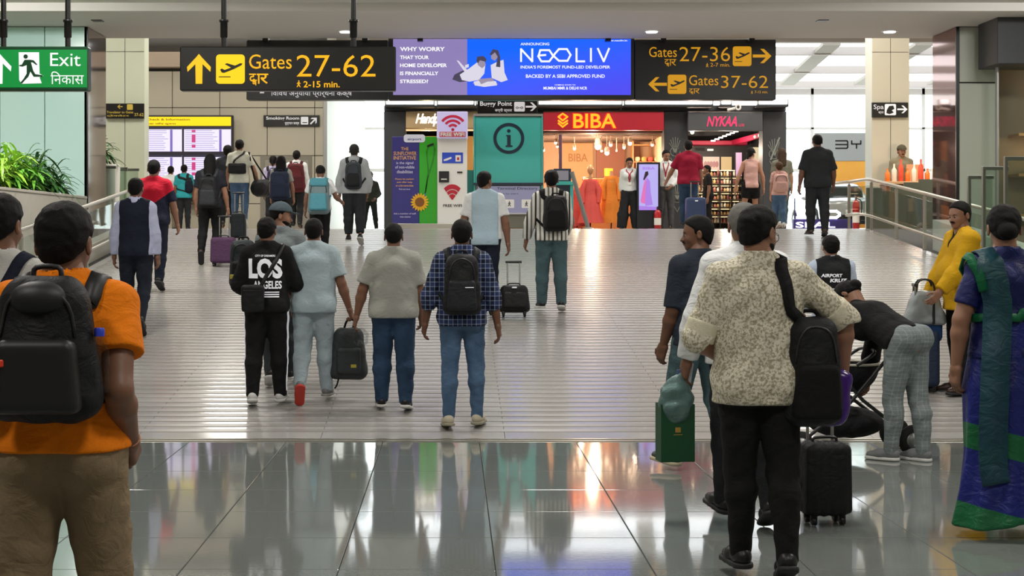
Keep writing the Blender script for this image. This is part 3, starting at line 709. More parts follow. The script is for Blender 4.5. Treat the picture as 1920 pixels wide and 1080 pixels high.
M_yel2 = mat('lit_amber', '#402c00', .5, emit='#d99a12', es=.85)
M_wht = mat('lit_white', '#555555', .5, emit='#ffffff', es=.95)
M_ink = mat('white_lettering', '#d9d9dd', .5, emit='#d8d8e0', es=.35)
M_tube = mat('lamp_tube', '#ffffff', .5, emit='#ffffff', es=3.2)
# ------------------------------------------------------------------ floor of the lower concourse: tiles with recessed joints
mb = MB(); mb.box(-9, 11, -3, Y0, -.30, -.012); floor = struct('floor', mb, M_joint)
mb = MB(); mb.bbox(.002, .778, .002, .778, -.03, 0, .003); tile_me = mb.mesh('tile'); tile_me.materials.append(M_tile)
for i in range(19):
    for j in range(15):
        o = bpy.data.objects.new('tile', tile_me); COL.objects.link(o); o.parent = floor
        o.location = (-6.03 + .78 * i, Y0 - .78 * (j + 1), 0); ORG[o.name] = Vector((0, 0, 0))
mb = MB(); mb.bbox(-5.6, 7.95, Y0 - .05, Y0 - .005, -.01, .006, .003); mb.bbox(-5.6, 7.95, Y0 + .03, Y0 + .07, .0, .012, .003); struct('trim_1', mb, M_steel)
# ------------------------------------------------------------------ ramp: slabs with raised anti-slip strips
def rz_(Y): return SLOPE * (Y - Y0)
def slab(mb, x0, x1, y0, y1, t, up):
    v = [(x0, y0, rz_(y0) - t), (x1, y0, rz_(y0) - t), (x1, y1, rz_(y1) - t), (x0, y1, rz_(y1) - t), (x0, y0, rz_(y0) + up), (x1, y0, rz_(y0) + up), (x1, y1, rz_(y1) + up), (x0, y1, rz_(y1) + up)]
    return mb.add(v, [(0, 3, 2, 1), (4, 5, 6, 7), (0, 1, 5, 4), (1, 2, 6, 5), (2, 3, 7, 6), (3, 0, 4, 7)])
mb = MB(); slab(mb, -9, 11, Y0, Y1, .4, -.012); ramp = struct('floor_ramp', mb, M_joint)
nx, ny = 9, 6; sx, sy = 13.55 / nx, (Y1 - Y0) / ny
for i in range(nx):
    for j in range(ny):
        mb = MB(); slab(mb, -5.6 + sx * i + .002, -5.6 + sx * (i + 1) - .002, Y0 + sy * j + .003, Y0 + sy * (j + 1) - .003, .03, 0); obj('ramp_slab', mb, M_ramp, ramp)
for k in range(87):
    y = Y0 + .30 + k * .186
    mb = MB(); slab(mb, -5.45, 7.8, y, y + .093, .004, .0035); obj('anti_slip_strip', mb, M_strip, ramp)
mb = MB(); mb.box(-14, 22, Y1, 56, ZTOP - .4, ZTOP - .008); hallf = struct('floor_upper', mb, M_joint)
mb = MB(); mb.box(-14, -9, 26.4, Y1, ZTOP - .4, ZTOP); mb.box(11, 22, 26.4, Y1, ZTOP - .4, ZTOP); struct('floor_side', mb, M_hall)
for i in range(12):
    for j in range(9):
        mb = MB(); mb.bbox(-14 + 3 * i + .003, -11 + 3 * i - .003, Y1 + 3 * j + .003, Y1 + 3 * (j + 1) - .003, ZTOP - .03, ZTOP, .002); obj('floor_slab', mb, M_hall, hallf)
# ------------------------------------------------------------------ soffit of the lower concourse, with downlights
mb = MB(); mb.box(-13, 14, -3, 23.6, 5.32, 5.6); mb.box(-13, 14, 23.6, 27.0, 5.25, 5.6); struct('ceiling', mb, M_ceil)
mb = MB(); mb.box(-13, 14, 23.35, 23.6, 5.19, 5.32); struct('trim_2', mb, M_ceil)
mb = MB(); mb.box(-13, 21, 26.8, 27.0, 5.6, 7.3); struct('wall_fascia', mb, M_white)
for px, lab in ((140, 'round recessed downlight in the soffit above the green exit sign'), (648, 'round recessed downlight behind the right hanger of the yellow gates sign'),
                (1222, 'round recessed downlight above the right end of the blue screen'), (1668, 'rightmost round recessed downlight, above the beige pillar')):
    x = Xp(px, 26.05); t = thing('downlight', lab, 'ceiling light', (x, 26.05, 5.25), 0, 'soffit downlights')
    mb = MB(); mb.lathe([(.105, -.012), (.150, -.010), (.155, 0.0)], (x, 26.05, 5.25), 24); obj('rim', mb, M_white, t)
    mb = MB(); mb.lathe([(.004, -.030), (.098, -.030), (.104, -.012)], (x, 26.05, 5.25), 24); obj('diffuser', mb, M_tube, t)
    l = bpy.data.lights.new('downlight_lamp', 'SPOT'); l.energy = 60; l.spot_size = R(110); l.spot_blend = .6; l.shadow_soft_size = .1; l.color = WARMW
    lo = bpy.data.objects.new('downlight_lamp', l); COL.objects.link(lo); lo.location = (x, 26.05, 5.2)
for px, lab in ((183, 'small black air slot in the soffit at left'), (1542, 'small black air slot in the soffit at right')):
    x = Xp(px, 24.8); mb = MB(); mb.bbox(x - .09, x + .09, 24.7, 24.9, 5.238, 5.252, .004); single('air_slot', mb, M_black, lab, 'vent')
# ------------------------------------------------------------------ closing walls of the lower concourse
mb = MB(); mb.box(-9.3, -9, -3, 26.5, -.4, 5.4); struct('wall_left', mb, M_cream)
mb = MB(); mb.box(11, 11.3, -3, 26.5, -.4, 5.4); struct('wall_right', mb, M_cream)
mb = MB(); mb.box(-9.3, 11.3, -3.3, -3, -.4, 5.4); struct('wall_back', mb, M_cream)
# left pier clad with pale aqua glass panels, polished cheek towards the opening
PY = 25.5
mb = MB(); mb.box(-9, -6.30, PY + .03, 26.8, .3, 5.25); wl = struct('wall_pier_left', mb, M_back)
xs = [-9.0, -8.33, Xp(0, PY) - .0, Xp(84, PY), Xp(164, PY)]
for i in range(4):
    mb = MB(); mb.bbox(xs[i] + .006, xs[i + 1] - .006, PY - .01, PY + .03, 1.3, 5.24, .004); obj('wall_panel', mb, M_aqua, wl)
mb = MB(); mb.bbox(-6.30, -6.24, PY - .01, PY + .03, 1.3, 5.24, .003); obj('corner_strip', mb, M_black, wl)
M_mirror = mat('polished_cheek', '#b5a9a4', .06, .9)
mb = MB(); mb.bbox(-6.30, -6.245, PY + .03, 26.85, 1.0, 5.24, .003); obj('polished_cheek', mb, M_mirror, wl)
# right pier
mb = MB(); mb.box(8.65, 9.30, PY + .03, 26.8, .3, 5.25); wr_ = struct('wall_pier_right', mb, M_back)
zj = Zp(155, PY)
for z0, z1 in ((1.2, zj - .012), (zj + .012, 5.24)):
    mb = MB(); mb.bbox(8.64, 9.27, PY - .01, PY + .03, z0, z1, .004); obj('wall_panel', mb, mat('wall_panel_greengrey', '#a9aea0', .35), wr_)
mb = MB(); mb.bbox(8.58, 8.635, PY - .02, PY + .02, 1.2, 5.24, .003); obj('corner_strip', mb, M_black, wr_)
mb = MB(); mb.bbox(8.585, 8.645, PY + .03, 26.75, 1.0, 5.24, .003); obj('polished_cheek', mb, mat('polished_granite', '#8d6a64', .05, .75), wr_)
# glazed shop front to the right of it, dark lintel above
mb = MB(); mb.bbox(Xp(1862, 24.6), 11.0, 24.4, 25.3, Zp(122, 24.6), 5.25, .01); struct('trim_3', mb, M_dark)
wf = thing('glazed_partition', 'glazed shop partition before warm lit shelves at the right edge', 'glass wall', (10.0, 24.9, .5))
for a, b in ((Xp(1872, 24.9), 9.95), (9.99, 10.98)):
    mb = MB(); mb.bbox(a, b, 24.9, 24.93, 1.3, Zp(122, 24.9), .003); obj('glass_pane', mb, M_glass, wf)
for a in (Xp(1868, 24.9), 9.955):
    mb = MB(); mb.bbox(a, a + .035, 24.87, 24.96, 1.0, Zp(122, 24.9), .004); obj('mullion', mb, M_alu, wf)
mb = MB(); mb.bbox(9.1, 11, 24.86, 24.97, 1.2, 1.35, .004); obj('sill', mb, M_alu, wf)
mb = MB(); mb.box(9.32, 11, 26.3, 26.4, 1.0, 5.2); struct('wall_shop_right', mb, mat('shop_beige', '#8f7a5e', .7))
lamp('shelf_lamp', (10.4, 25.6, 3.4), 14, (1, .72, .42))
for k, z in enumerate((2.0, 2.7, 3.4)):
    mb = MB(); mb.bbox(9.75, 10.95, 25.75, 26.25, z, z + .05, .005); sh = single('display_shelf', mb, mat('shelf_wood', '#b98a4e', .5), ('lowest', 'middle', 'topmost')[k] + ' wooden shelf behind the glass at the right edge', 'shelf', 'shelves in the right shop')
    mb = MB(); mb.lathe([(.13, 0), (.17, .08), (.14, .22), (.08, .30)], (10.15, 25.95, z + .05), 14); single('basket', mb, mat('wicker', '#d09a4c', .7, bump=.5, bscale=60), ('lowest', 'middle', 'topmost')[k] + ' wicker basket on the shelves at the right edge', 'basket', 'baskets in the right shop')
# ------------------------------------------------------------------ railings on both sides of the ramp
def railing(xr, y0, y1, sgn, label):
    t = thing('railing', label, 'railing', (xr, y0, ground(y0)))
    def gz(y): return ground(y)
    n = int((y1 - y0) / 1.6)
    pts = [(xr, y0 + (y1 - y0) * i / 40, gz(y0 + (y1 - y0) * i / 40) + .95) for i in range(41)]
    pts = [(xr, y0 - .02, gz(y0) + .55), (xr, y0 - .16, gz(y0) + .8)] + pts
    if sgn > 0: pts += [(xr - .25, y1 + .25, gz(y1) + .93)]
    obj('handrail', MB().tube(pts, .032, 10), M_steel, t)
    obj('low_rail', MB().tube([(xr - sgn * .06, y, gz(y) + .28) for y in np.linspace(y0, y1, 30)], .026, 8), M_steel, t)
    for i in range(n + 1):
        y = y0 + (y1 - y0) * i / n; p = obj('post', MB().bbox(xr - .024, xr + .024, y - .03, y + .03, gz(y), gz(y) + .90, .004), M_steel, t)
        obj('bracket', MB().tube([(xr, y, gz(y) + .86), (xr, y, gz(y) + .93)], .012, 6), M_steel, p)
        obj('bracket', MB().tube([(xr, y, gz(y) + .28), (xr - sgn * .06, y, gz(y) + .28)], .012, 6), M_steel, p)
    for i in range(n):
        a, b = y0 + (y1 - y0) * i / n + .06, y0 + (y1 - y0) * (i + 1) / n - .06
        mb = MB(); mb.add([(xr + dx, y, gz(y) + z) for dx in (-.006, .006) for y, z in ((a, .34), (b, .34), (b, .84), (a, .84))], [(0, 1, 2, 3), (7, 6, 5, 4), (0, 4, 5, 1), (1, 5, 6, 2), (2, 6, 7, 3), (3, 7, 4, 0)]); obj('glass_pane', mb, M_glass, t)
    return t
railing(-5.6, 12.4, 28.0, -1, 'steel handrail with posts and glass along the left side of the ramp')
railing(7.95, 12.4, 30.0, 1, 'steel handrail with posts and glass along the right side of the ramp')
mb = MB(); mb.bbox(8.05, 8.25, 12.2, 25.4, 0, 1.0, .01)
mb = MB()
for y in (12.2,): mb.add([(8.12, 12.2, -.2), (8.4, 12.2, -.2), (8.4, 25.3, -.2), (8.12, 25.3, -.2), (8.12, 12.2, .45), (8.4, 12.2, .45), (8.4, 25.3, 1.95), (8.12, 25.3, 1.95)], [(0, 3, 2, 1), (4, 5, 6, 7), (0, 1, 5, 4), (1, 2, 6, 5), (2, 3, 7, 6), (3, 0, 4, 7)])
struct('wall_ramp_right', mb, mat('pale_wall', '#ccd2cb', .3))
mb = MB(); mb.add([(-5.95, 12.2, -.2), (-5.72, 12.2, -.2), (-5.72, 27.5, -.2), (-5.95, 27.5, -.2), (-5.95, 12.2, .3), (-5.72, 12.2, .3), (-5.72, 27.5, 1.95), (-5.95, 27.5, 1.95)], [(0, 3, 2, 1), (4, 5, 6, 7), (0, 1, 5, 4), (1, 2, 6, 5), (2, 3, 7, 6), (3, 0, 4, 7)])
struct('wall_ramp_left', mb, mat('kerb_stone', '#aaa69a', .35))
# glass screens beyond the right railing (green grey gates in the hall) and beyond the left one
for i, (px, py0, py1, Y) in enumerate(((1640, 352, 428, 30.3), (1662, 358, 428, 30.5), (1685, 350, 420, 30.7), (1710, 342, 420, 30.9), (1738, 336, 418, 31.1))):
    mb = MB(); mb.bbox(Xp(px, Y) - .17, Xp(px, Y) + .15, Y, Y + .03, ZTOP, Zp(py0, Y), .004)
    single('glass_screen', mb, mat('screen_glass', '#5f6358', .22, spec=.6), ['leftmost', 'second', 'third', 'fourth', 'rightmost'][i] + ' of the green grey glass screens below the bottle counter', 'screen', 'glass screens at the right')
for i, (px, Y) in enumerate(((1842, 20.5), (1870, 20.0), (1912, 19.4))):
    t = thing('glass_barrier', ['left', 'middle', 'right'][i] + ' one of three tall glass barriers behind the yellow coat', 'barrier', (Xp(px, Y), Y, .6), 0, 'glass barriers at the right')
    x = Xp(px, Y); obj('glass_pane', MB().bbox(x - .16, x + .14, Y, Y + .02, .7, 2.45 + .1 * i, .004), glass('green_glass', (.78, .84, .80)), t)
    obj('post', MB().bbox(x - .20, x - .16, Y - .02, Y + .04, .5, 2.45 + .1 * i, .005), mat('post_grey', '#70756c', .4, .6), t)
    obj('top_rail', MB().bbox(x - .20, x + .15, Y - .02, Y + .04, 2.45 + .1 * i, 2.5 + .1 * i, .005), mat('post_grey'), t)
# ------------------------------------------------------------------ planter with plants at the left
pl = thing('planter', 'long grey stone planter beside the left railing', 'planter', (-6.8, 18, .3))
M_stone = mat('planter_stone', '#b0aca2', .45, var=.08, bscale=12)
obj('core', MB().box(-7.75, -6.06, 13.2, 24.4, .0, 2.22), M_back, pl)
ys = [13.2, 15.2, 17.2, 19.2, 21.2, 22.8, 24.4]
for i in range(6):
    for z0, z1 in ((.0, 1.30), (1.31, 2.28)):
        obj('stone_panel', MB().bbox(-6.06, -6.0, ys[i] + .004, ys[i + 1] - .004, z0, z1, .006), M_stone, pl)
    obj('coping', MB().bbox(-6.2, -5.98, ys[i] + .003, ys[i + 1] - .003, 2.28, 2.32, .006), M_stone, pl)
obj('end_panel', MB().bbox(-7.75, -6.0, 24.40, 24.45, .2, 2.30, .006), M_stone, pl); obj('end_panel', MB().bbox(-7.75, -6.0, 13.14, 13.2, 0, 2.30, .006), M_stone, pl)
obj('soil', MB().box(-7.7, -6.2, 13.25, 24.35, 2.2, 2.235), mat('soil', '#2c2219', .95, bump=.8, bscale=40, var=.3), pl)
def leafmat(n, c): 
    m = mat(n, c, .38, var=.35, bscale=5, spec=.4)
    b = m.node_tree.nodes['Principled BSDF']; b.inputs['Transmission Weight'].default_value = .0; b.inputs['Subsurface Weight'].default_value = .0; return m
GREEN = [leafmat('leaf_light', '#9ccb40'), leafmat('leaf_mid', '#68a83a'), leafmat('leaf_dark', '#41763a')]
def plant(name, label, x, y, z, h, n, m, spread=1., wid=.022, group=None, stems=7, leaf_len=.32):
    t = thing(name, label, 'plant', (x, y, z), 0, group); mb = MB(); sm = MB()
    for k in range(stems):
        a = random.uniform(0, 6.28); rr = random.uniform(.02, .16) * spread; bx, by = x + rr * math.cos(a), y + rr * math.sin(a); ht = h * random.uniform(.35, .9)
        tx, ty = bx + math.cos(a) * ht * .35 * spread, by + math.sin(a) * ht * .35 * spread
        sm.tube([(bx, by, z), ((bx + tx) / 2 - .01, (by + ty) / 2, z + ht * .55), (tx, ty, z + ht)], .006, 5)
        for q in range(n):
            f = random.uniform(.25, 1.0); px, py, pz = bx + (tx - bx) * f, by + (ty - by) * f, z + ht * f
            th = random.uniform(0, 6.28); el = random.uniform(-.1, 1.2); L_ = leaf_len * random.uniform(.6, 1.25); c, s_ = math.cos(th), math.sin(th); pr = []
            for u in np.linspace(0, 1, 5):
                r_ = L_ * u * math.cos(el) ; zz = L_ * (u * math.sin(el) - .55 * u * u); w_ = wid * (math.sin(math.pi * min(u * .92 + .06, 1)) ** .7)
                pr.append((px + c * r_ - s_ * w_, py + s_ * r_ + c * w_, pz + zz)); pr.append((px + c * r_, py + s_ * r_, pz + zz - .006)); pr.append((px + c * r_ + s_ * w_, py + s_ * r_ - c * w_, pz + zz))
            mb.add(pr, [(3 * i + a_, 3 * i + a_ + 1, 3 * i + a_ + 4, 3 * i + a_ + 3) for i in range(4) for a_ in (0, 1)], True)
    o = obj('foliage', mb, m, t); o['kind'] = 'stuff'; o = obj('stems', sm, mat('plant_stem', '#5a6b2a', .6), t); o['kind'] = 'stuff'; return t
pd = [(-6.62, 17.3, .62, 0, 'light green grassy plant nearest the left edge on the stone planter'), (-6.5, 18.6, .66, 0, 'light green bushy plant, second along the stone planter'), (-6.6, 19.8, .62, 0, 'pale green plant in front of the vertical panel joint'),
      (-6.5, 20.7, .72, 0, 'tall light green plant in the middle of the planter'), (-6.75, 21.5, .95, 1, 'tallest mid green plant rising above the planter row'), (-6.5, 22.0, .70, 1, 'mid green arching plant right of the light green ones'),
      (-6.7, 22.8, .85, 2, 'dark green plant behind the arching one'), (-6.45, 23.5, .72, 2, 'dark green plant at the far right end of the planter'), (-7.0, 19.2, .72, 1, 'mid green plant at the back of the planter, near its left')]
for x, y, h, m, lab in pd: plant('palm_plant', lab, x, y, 2.235, h * 1.0, 20, GREEN[m], 1.35, .026, 'plants on the stone planter', 13, .40)
# ------------------------------------------------------------------ upper hall: walls, ceiling with skylights, window walls
LY = 37.8
mb = MB(); mb.box(-14, Xp(612, LY), LY + .03, LY + .25, ZTOP - .1, 7.3); wb = struct('wall_far_left', mb, M_back)
xj = [-14, -12.6, -11.4, -10.2, Xp(236, LY), Xp(323, LY), Xp(412, LY), Xp(501, LY), Xp(590, LY), Xp(612, LY)]; zj = [ZTOP, Zp(382, LY), Zp(292, LY), Zp(202, LY), Zp(133, LY)]
for i in range(len(xj) - 1):
    for j in range(4): obj('wall_panel', MB().bbox(xj[i] + .008, xj[i + 1] - .008, LY, LY + .04, zj[j] + .008, zj[j + 1] - .008, .006), M_cream, wb)
obj('upper_band', MB().bbox(-14, Xp(612, LY), LY - .30, LY + .03, Zp(128, LY), Zp(100, LY), .01), mat('band_beige', '#b9a99a', .6), wb)
obj('edge_strip', MB().bbox(Xp(606, LY), Xp(613, LY), LY - .02, LY + .05, ZTOP, Zp(100, LY), .005), M_alu, wb)
mb = MB(); mb.bbox(Xp(488, LY), Xp(585, LY), LY - .015, LY + .01, ZTOP, Zp(292, LY), .004); hatch = struct('door_1', mb, mat('door_frame_grey', '#8b877c', .5))
obj('door_leaf', MB().bbox(Xp(497, LY), Xp(579, LY), LY - .03, LY - .014, ZTOP + .03, Zp(300, LY), .004), mat('door_leaf_grey', '#9c988c', .5), hatch)
obj('door_handle', MB().tube([(Xp(505, LY), LY - .06, ZTOP + .95), (Xp(513, LY), LY - .06, ZTOP + .95)], .015, 8), M_steel, hatch)
mb = MB(); mb.box(-14.2, -14, 26.8, 54.5, ZTOP - .1, 7.3); struct('wall_hall_left', mb, M_cream)
mb = MB(); mb.box(Xp(612, LY) - .2, Xp(612, LY), LY + .25, 54, ZTOP - .1, 7.3); struct('wall_return', mb, M_cream)
mb = MB(); mb.box(22, 22.2, 26.8, 54.5, ZTOP - .1, 7.3); struct('wall_hall_right', mb, M_cream)
mb = MB(); mb.box(11.2, 14.2, 26.5, 26.8, .3, 7.3); mb.box(14, 22.2, 26.5, 26.8, .3, 7.3); mb.box(-14.2, -9.0, 26.5, 26.8, .3, 7.3); struct('wall_hall_front', mb, M_cream)
M_hc = mat('hall_ceiling', '#d8d2c6', .7)
mb = MB(); mb.box(-14.2, 22.2, 26.9, 41.2, 7.15, 7.35); mb.box(-14.2, Xp(612, LY), 41.2, 54.6, 7.15, 7.35); struct('ceiling_upper', mb, M_hc)
for k, y in enumerate((41.2, 44.0, 48.9, 53.6)):
    mb = MB(); mb.box(Xp(612, LY), 22.2, y - .12, y + .12, 7.02, 7.25); struct('trim_%d' % (10 + k), mb, mat('beam_grey', '#b0a8a4', .6))
for k in range(7):                                         # diagonal louvres under the skylights
    x = 2.6 + k * 2.6
    mb = MB(); mb.add([(x, 42, 7.05), (x + .5, 42, 7.05), (x + 1.7, 53, 7.05), (x + 1.2, 53, 7.05), (x, 42, 7.15), (x + .5, 42, 7.15), (x + 1.7, 53, 7.15), (x + 1.2, 53, 7.15)], [(0, 3, 2, 1), (4, 5, 6, 7), (0, 1, 5, 4), (1, 2, 6, 5), (2, 3, 7, 6), (3, 0, 4, 7)]); struct('trim_%d' % (20 + k), mb, mat('louvre_grey', '#9a9288', .6))
obj_sky = MB().box(Xp(612, LY), 22.2, 41.2, 54.6, 7.30, 7.33); struct('window_1', obj_sky, glass('roof_glass', (.97, .98, .98), .03))
WYd = 54.0                                                  # the window wall at the far end
win = struct('window_2', MB().box(Xp(612, LY), 22.2, WYd, WYd + .03, ZTOP, 7.3), M_glass)
def mull(x0, x1, z0, z1): obj('mullion', MB().bbox(x0, x1, WYd - .10, WYd + .06, z0, z1, .01), mat('mullion_white', '#c9c6c4', .5), win)
mull(-3.2, 22, Zp(178, WYd), Zp(166, WYd)); mull(-3.2, 22, Zp(243, WYd), Zp(239, WYd)); mull(-3.2, 22, Zp(322, WYd), Zp(316, WYd)); mull(-3.2, 22, ZTOP, ZTOP + .12)
for px in (655, 760, 1000, 1240, 1522, 1730, 1850): mull(Xp(px, WYd) - .06, Xp(px, WYd) + .06, ZTOP, 7.1)
# cream clad pillars
def pillar(name, px0, px1, Y, pyj, D, m=M_cream):
    x0, x1 = Xp(px0, Y), Xp(px1, Y); t = struct(name, MB().box(x0 + .02, x1 - .02, Y + .02, Y + D - .02, ZTOP, 7.2), M_back); xm = (x0 + x1) / 2; z = Zp(pyj, Y)
    for a, b in ((x0, xm - .006), (xm + .006, x1)):
        for c, d in ((ZTOP, z - .006), (z + .006, 7.15)): obj('cladding_panel', MB().bbox(a, b, Y, Y + .02, c, d, .004), m, t)
    for a, b in ((x0 - .0, x0 + .02), (x1 - .02, x1)): obj('cladding_panel', MB().bbox(a, b, Y + .022, Y + D, ZTOP, 7.15, .004), m, t)
    return t
pillar('wall_pillar_left', 197, 271, 32.0, 97, .45, mat('wall_panel_pale', '#c6ccb8', .3))
pillar('wall_pillar_right', 1635, 1705, 33.0, 98, .55)
# ------------------------------------------------------------------ signs
def arrow(parent, cx, cy, s, ang, Y, m, name='arrow', style=0):
    th = .16 * s; pts = [(0, -.5), (.10, -.38), (.40, -.06), (.38, .10), (.12, -.16), (.11, .5), (-.11, .5), (-.12, -.16), (-.38, .10), (-.40, -.06), (-.10, -.38)] if style == 0 else [(0, -.5), (.38, -.10), (.38, .10), (.08, -.20), (.08, .5), (-.08, .5), (-.08, -.20), (-.38, .10), (-.38, -.10)]
    a = R(ang); poly(parent, name, [(cx + s * (x * math.cos(a) - y * math.sin(a)), cy + s * (x * math.sin(a) + y * math.cos(a))) for x, y in pts], Y, m)
PLANE = [(-.36, .02), (-.30, -.02), (-.20, .03), (.02, -.05), (-.20, -.17), (-.12, -.20), (.16, -.12), (.34, -.20), (.42, -.19), (.38, -.13), (.12, .0), (-.22, .13), (-.30, .12)]
def planebox(parent, x0, y0, x1, y1, Y, mbox, mfig):
    s = x1 - x0; cx, cy = (x0 + x1) / 2, (y0 + y1) / 2; h = y1 - y0
    poly(parent, 'pictogram_plate', rrect(x0, y0, x1, y1, s * .12), Y, mbox)
    poly(parent, 'plane_pictogram', [(cx + x * s, cy + y * h * 1.0) for x, y in PLANE], Y - .004, mfig)
    poly(parent, 'runway_pictogram', [(x0 + s * .1, y1 - h * .25), (x0 + s * .5, y1 - h * .25), (x0 + s * .5, y1 - h * .22), (x0 + s * .1, y1 - h * .22)], Y - .004, mfig)
def walker(parent, cx, cy, s, Y, m):
    poly(parent, 'walker_pictogram', [(cx - .10 * s, cy - .22 * s), (cx + .10 * s, cy - .24 * s), (cx + .30 * s, cy), (cx + .22 * s, cy + .04 * s), (cx + .08 * s, cy - .08 * s), (cx + .08 * s, cy + .08 * s), (cx + .28 * s, cy + .48 * s), (cx + .16 * s, cy + .50 * s), (cx, cy + .20 * s), (cx - .18 * s, cy + .50 * s), (cx - .30 * s, cy + .46 * s), (cx - .08 * s, cy + .08 * s), (cx - .08 * s, cy - .06 * s), (cx - .24 * s, cy + .06 * s), (cx - .28 * s, cy)], Y, m)
    poly(parent, 'walker_head', [(cx + .02 * s + .10 * s * math.cos(a), cy - .38 * s + .10 * s * math.sin(a)) for a in np.linspace(0, 6.28, 9)[:-1]], Y, m)
def dwar(parent, x0, y0, x1, y1, Y, m, wgt=.012):           # the Hindi word for gate, with its conjunct
    w = x1 - x0; h = y1 - y0
    write(parent, 'द', x0, y0, x0 + w * .36, y0 + h * .82, Y, m, wgt); write(parent, 'व', x0 + w * .16, y0 + h * .52, x0 + w * .42, y0 + h * 1.0, Y - .001, m, wgt)
    write(parent, 'ा', x0 + w * .40, y0, x0 + w * .62, y0 + h * .86, Y, m, wgt); write(parent, 'र', x0 + w * .56, y0, x1, y0 + h * .86, Y, m, wgt)
SY = 15.5
def hanger(parent, px, Y, zt, top=5.32):
    x = Xp(px, Y); p = obj('hanger_rod', MB().tube([(x, Y + .07, zt), (x, Y + .07, top)], .029, 10), M_black, parent)
    obj('hanger_sleeve', MB().lathe([(.036, zt + .10), (.04, zt + .11), (.04, zt + .26), (.05, zt + .262), (.05, zt + .285), (.036, zt + .287)], (x, Y + .07, 0), 12), M_black, p)
    obj('hanger_foot', MB().tube([(x, Y + .07, zt - .01), (x, Y + .07, zt + .11)], .02, 8), M_black, p)
g = thing('hanging_sign', 'black hanging sign with yellow arrow, plane and gates 27-62', 'sign', (Xp(540, SY), SY, Zp(170, SY)))
panel('sign_box', 337, 87, 742, 170, SY, .14, M_black, g, .012); yy = SY - .004
hanger(g, 418, SY, Zp(87, SY)); hanger(g, 662, SY, Zp(87, SY))
arrow(g, 373, 129, 56, 0, yy, mat('lit_arrow_yellow', '#504000', .5, emit='#ffc60a', es=1.0)); planebox(g, 405, 102, 459, 157, yy, mat('lit_plate_yellow', '#554400', .5, emit='#ffd500', es=1.0), M_black)
write(g, 'Gates', 467, 102, 547, 129, yy, M_yel, .0); dwar(g, 467, 138, 503, 160, yy, M_yel)
write(g, '27-62', 556, 103, 704, 144, yy, M_yel, -.004); walker(g, 560, 157, 13, yy, M_yel); write(g, '2-15 min.', 569, 152, 637, 164, yy, M_yel, .016)
e = thing('hanging_sign', 'green exit sign with white running figure hanging at top left', 'sign', (Xp(64, SY), SY, Zp(170, SY)))
M_exit = mat('exit_green', '#04552a', .4, emit='#0a9a3c', es=.62); M_exd = mat('exit_edge', '#0b3d22', .4)
panel('sign_box', -38, 87, 165, 170, SY, .14, M_exd, e, .012); panel('lit_face', -37, 93, 163, 164, SY - .004, .006, M_exit, e, .002)
hanger(e, 3, SY, Zp(87, SY)); hanger(e, 124, SY, Zp(87, SY)); ye = SY - .009
arrow(e, -2, 128, 58, 0, ye, M_wht)
poly(e, 'door_pictogram', [(35, 98), (73, 98), (74, 138), (81, 142), (74, 145), (78, 156), (40, 157), (36, 150)], ye, M_wht)
FG = M_exd; yf = ye - .004
poly(e, 'runner_head', [(48 + 4.2 * math.cos(a), 106 + 4.2 * math.sin(a)) for a in np.linspace(0, 6.28, 11)[:-1]], yf, FG)
poly(e, 'runner_pictogram', [(46, 112), (57, 112), (63, 113), (70, 121), (68, 122), (61, 117), (58, 117), (62, 132), (66, 139), (80, 141), (79, 144), (63, 144), (57, 134), (53, 144), (46, 151), (41, 157), (38, 155), (44, 148), (50, 138), (50, 122), (42, 125), (36, 124), (36, 122), (41, 121)], yf, FG)
write(e, 'Exit', 94, 99, 151, 124, ye, M_wht, .0); write(e, 'निकास'.replace('नि', 'िन'), 95, 134, 157, 158, ye, M_wht, .0)
# the big screen with black signs left and right, fixed to the soffit edge
GY = 27.15
b = thing('led_screen', 'wide blue and lilac advertising screen under the soffit', 'screen', (Xp(960, GY), GY, Zp(187, GY)))
panel('screen_box', 728, 72, 1190, 187, GY, .30, M_black, b, .01)
M_lil = mat('screen_lilac', '#2a2540', .4, emit='#8f80b8', es=.95)
def blue(N, L, co):
    s_ = sep(N, L, co); t = mth(N, L, 'ADD', mth(N, L, 'MULTIPLY', s_[2], -.9), mth(N, L, 'MULTIPLY', s_[0], .22)); t = mth(N, L, 'ADD', t, .75)
    return mixc(N, L, t, '#0a62ff', '#4a48e8')
M_blu = nodes_mat('screen_blue', blue, .4); nt = M_blu.node_tree; bs = nt.nodes['Principled BSDF']; src = bs.inputs['Base Color'].links[0].from_socket; nt.links.new(src, bs.inputs['Emission Color']); bs.inputs['Emission Strength'].default_value = 1.1; nt.links.remove(bs.inputs['Base Color'].links[0]); bs.inputs['Base Color'].default_value = (.01, .01, .04, 1)
panel('lilac_picture', 737, 73, 876, 178, GY - .012, .014, M_lil, b, .001); panel('blue_picture', 876, 73, 1183, 178, GY - .012, .014, M_blu, b, .001)
yb = GY - .016
for s_, x1, a, c in (('WHY WORRY', 834, 88, 96), ('THAT YOUR', 804, 104, 111), ('HOME DEVELOPER', 838, 119, 126), ('IS FINANCIALLY', 822, 134, 141), ('STRESSED?', 803, 149, 156)): write(b, s_, 750, a, x1, c, yb, M_wht, .03)
write(b, 'ANNOUNCING', 976, 80, 1030, 85, yb, M_wht, .02); write(b, 'www.neoliv.in', 1135, 74.5, 1176, 77.5, yb, M_wht, .02)
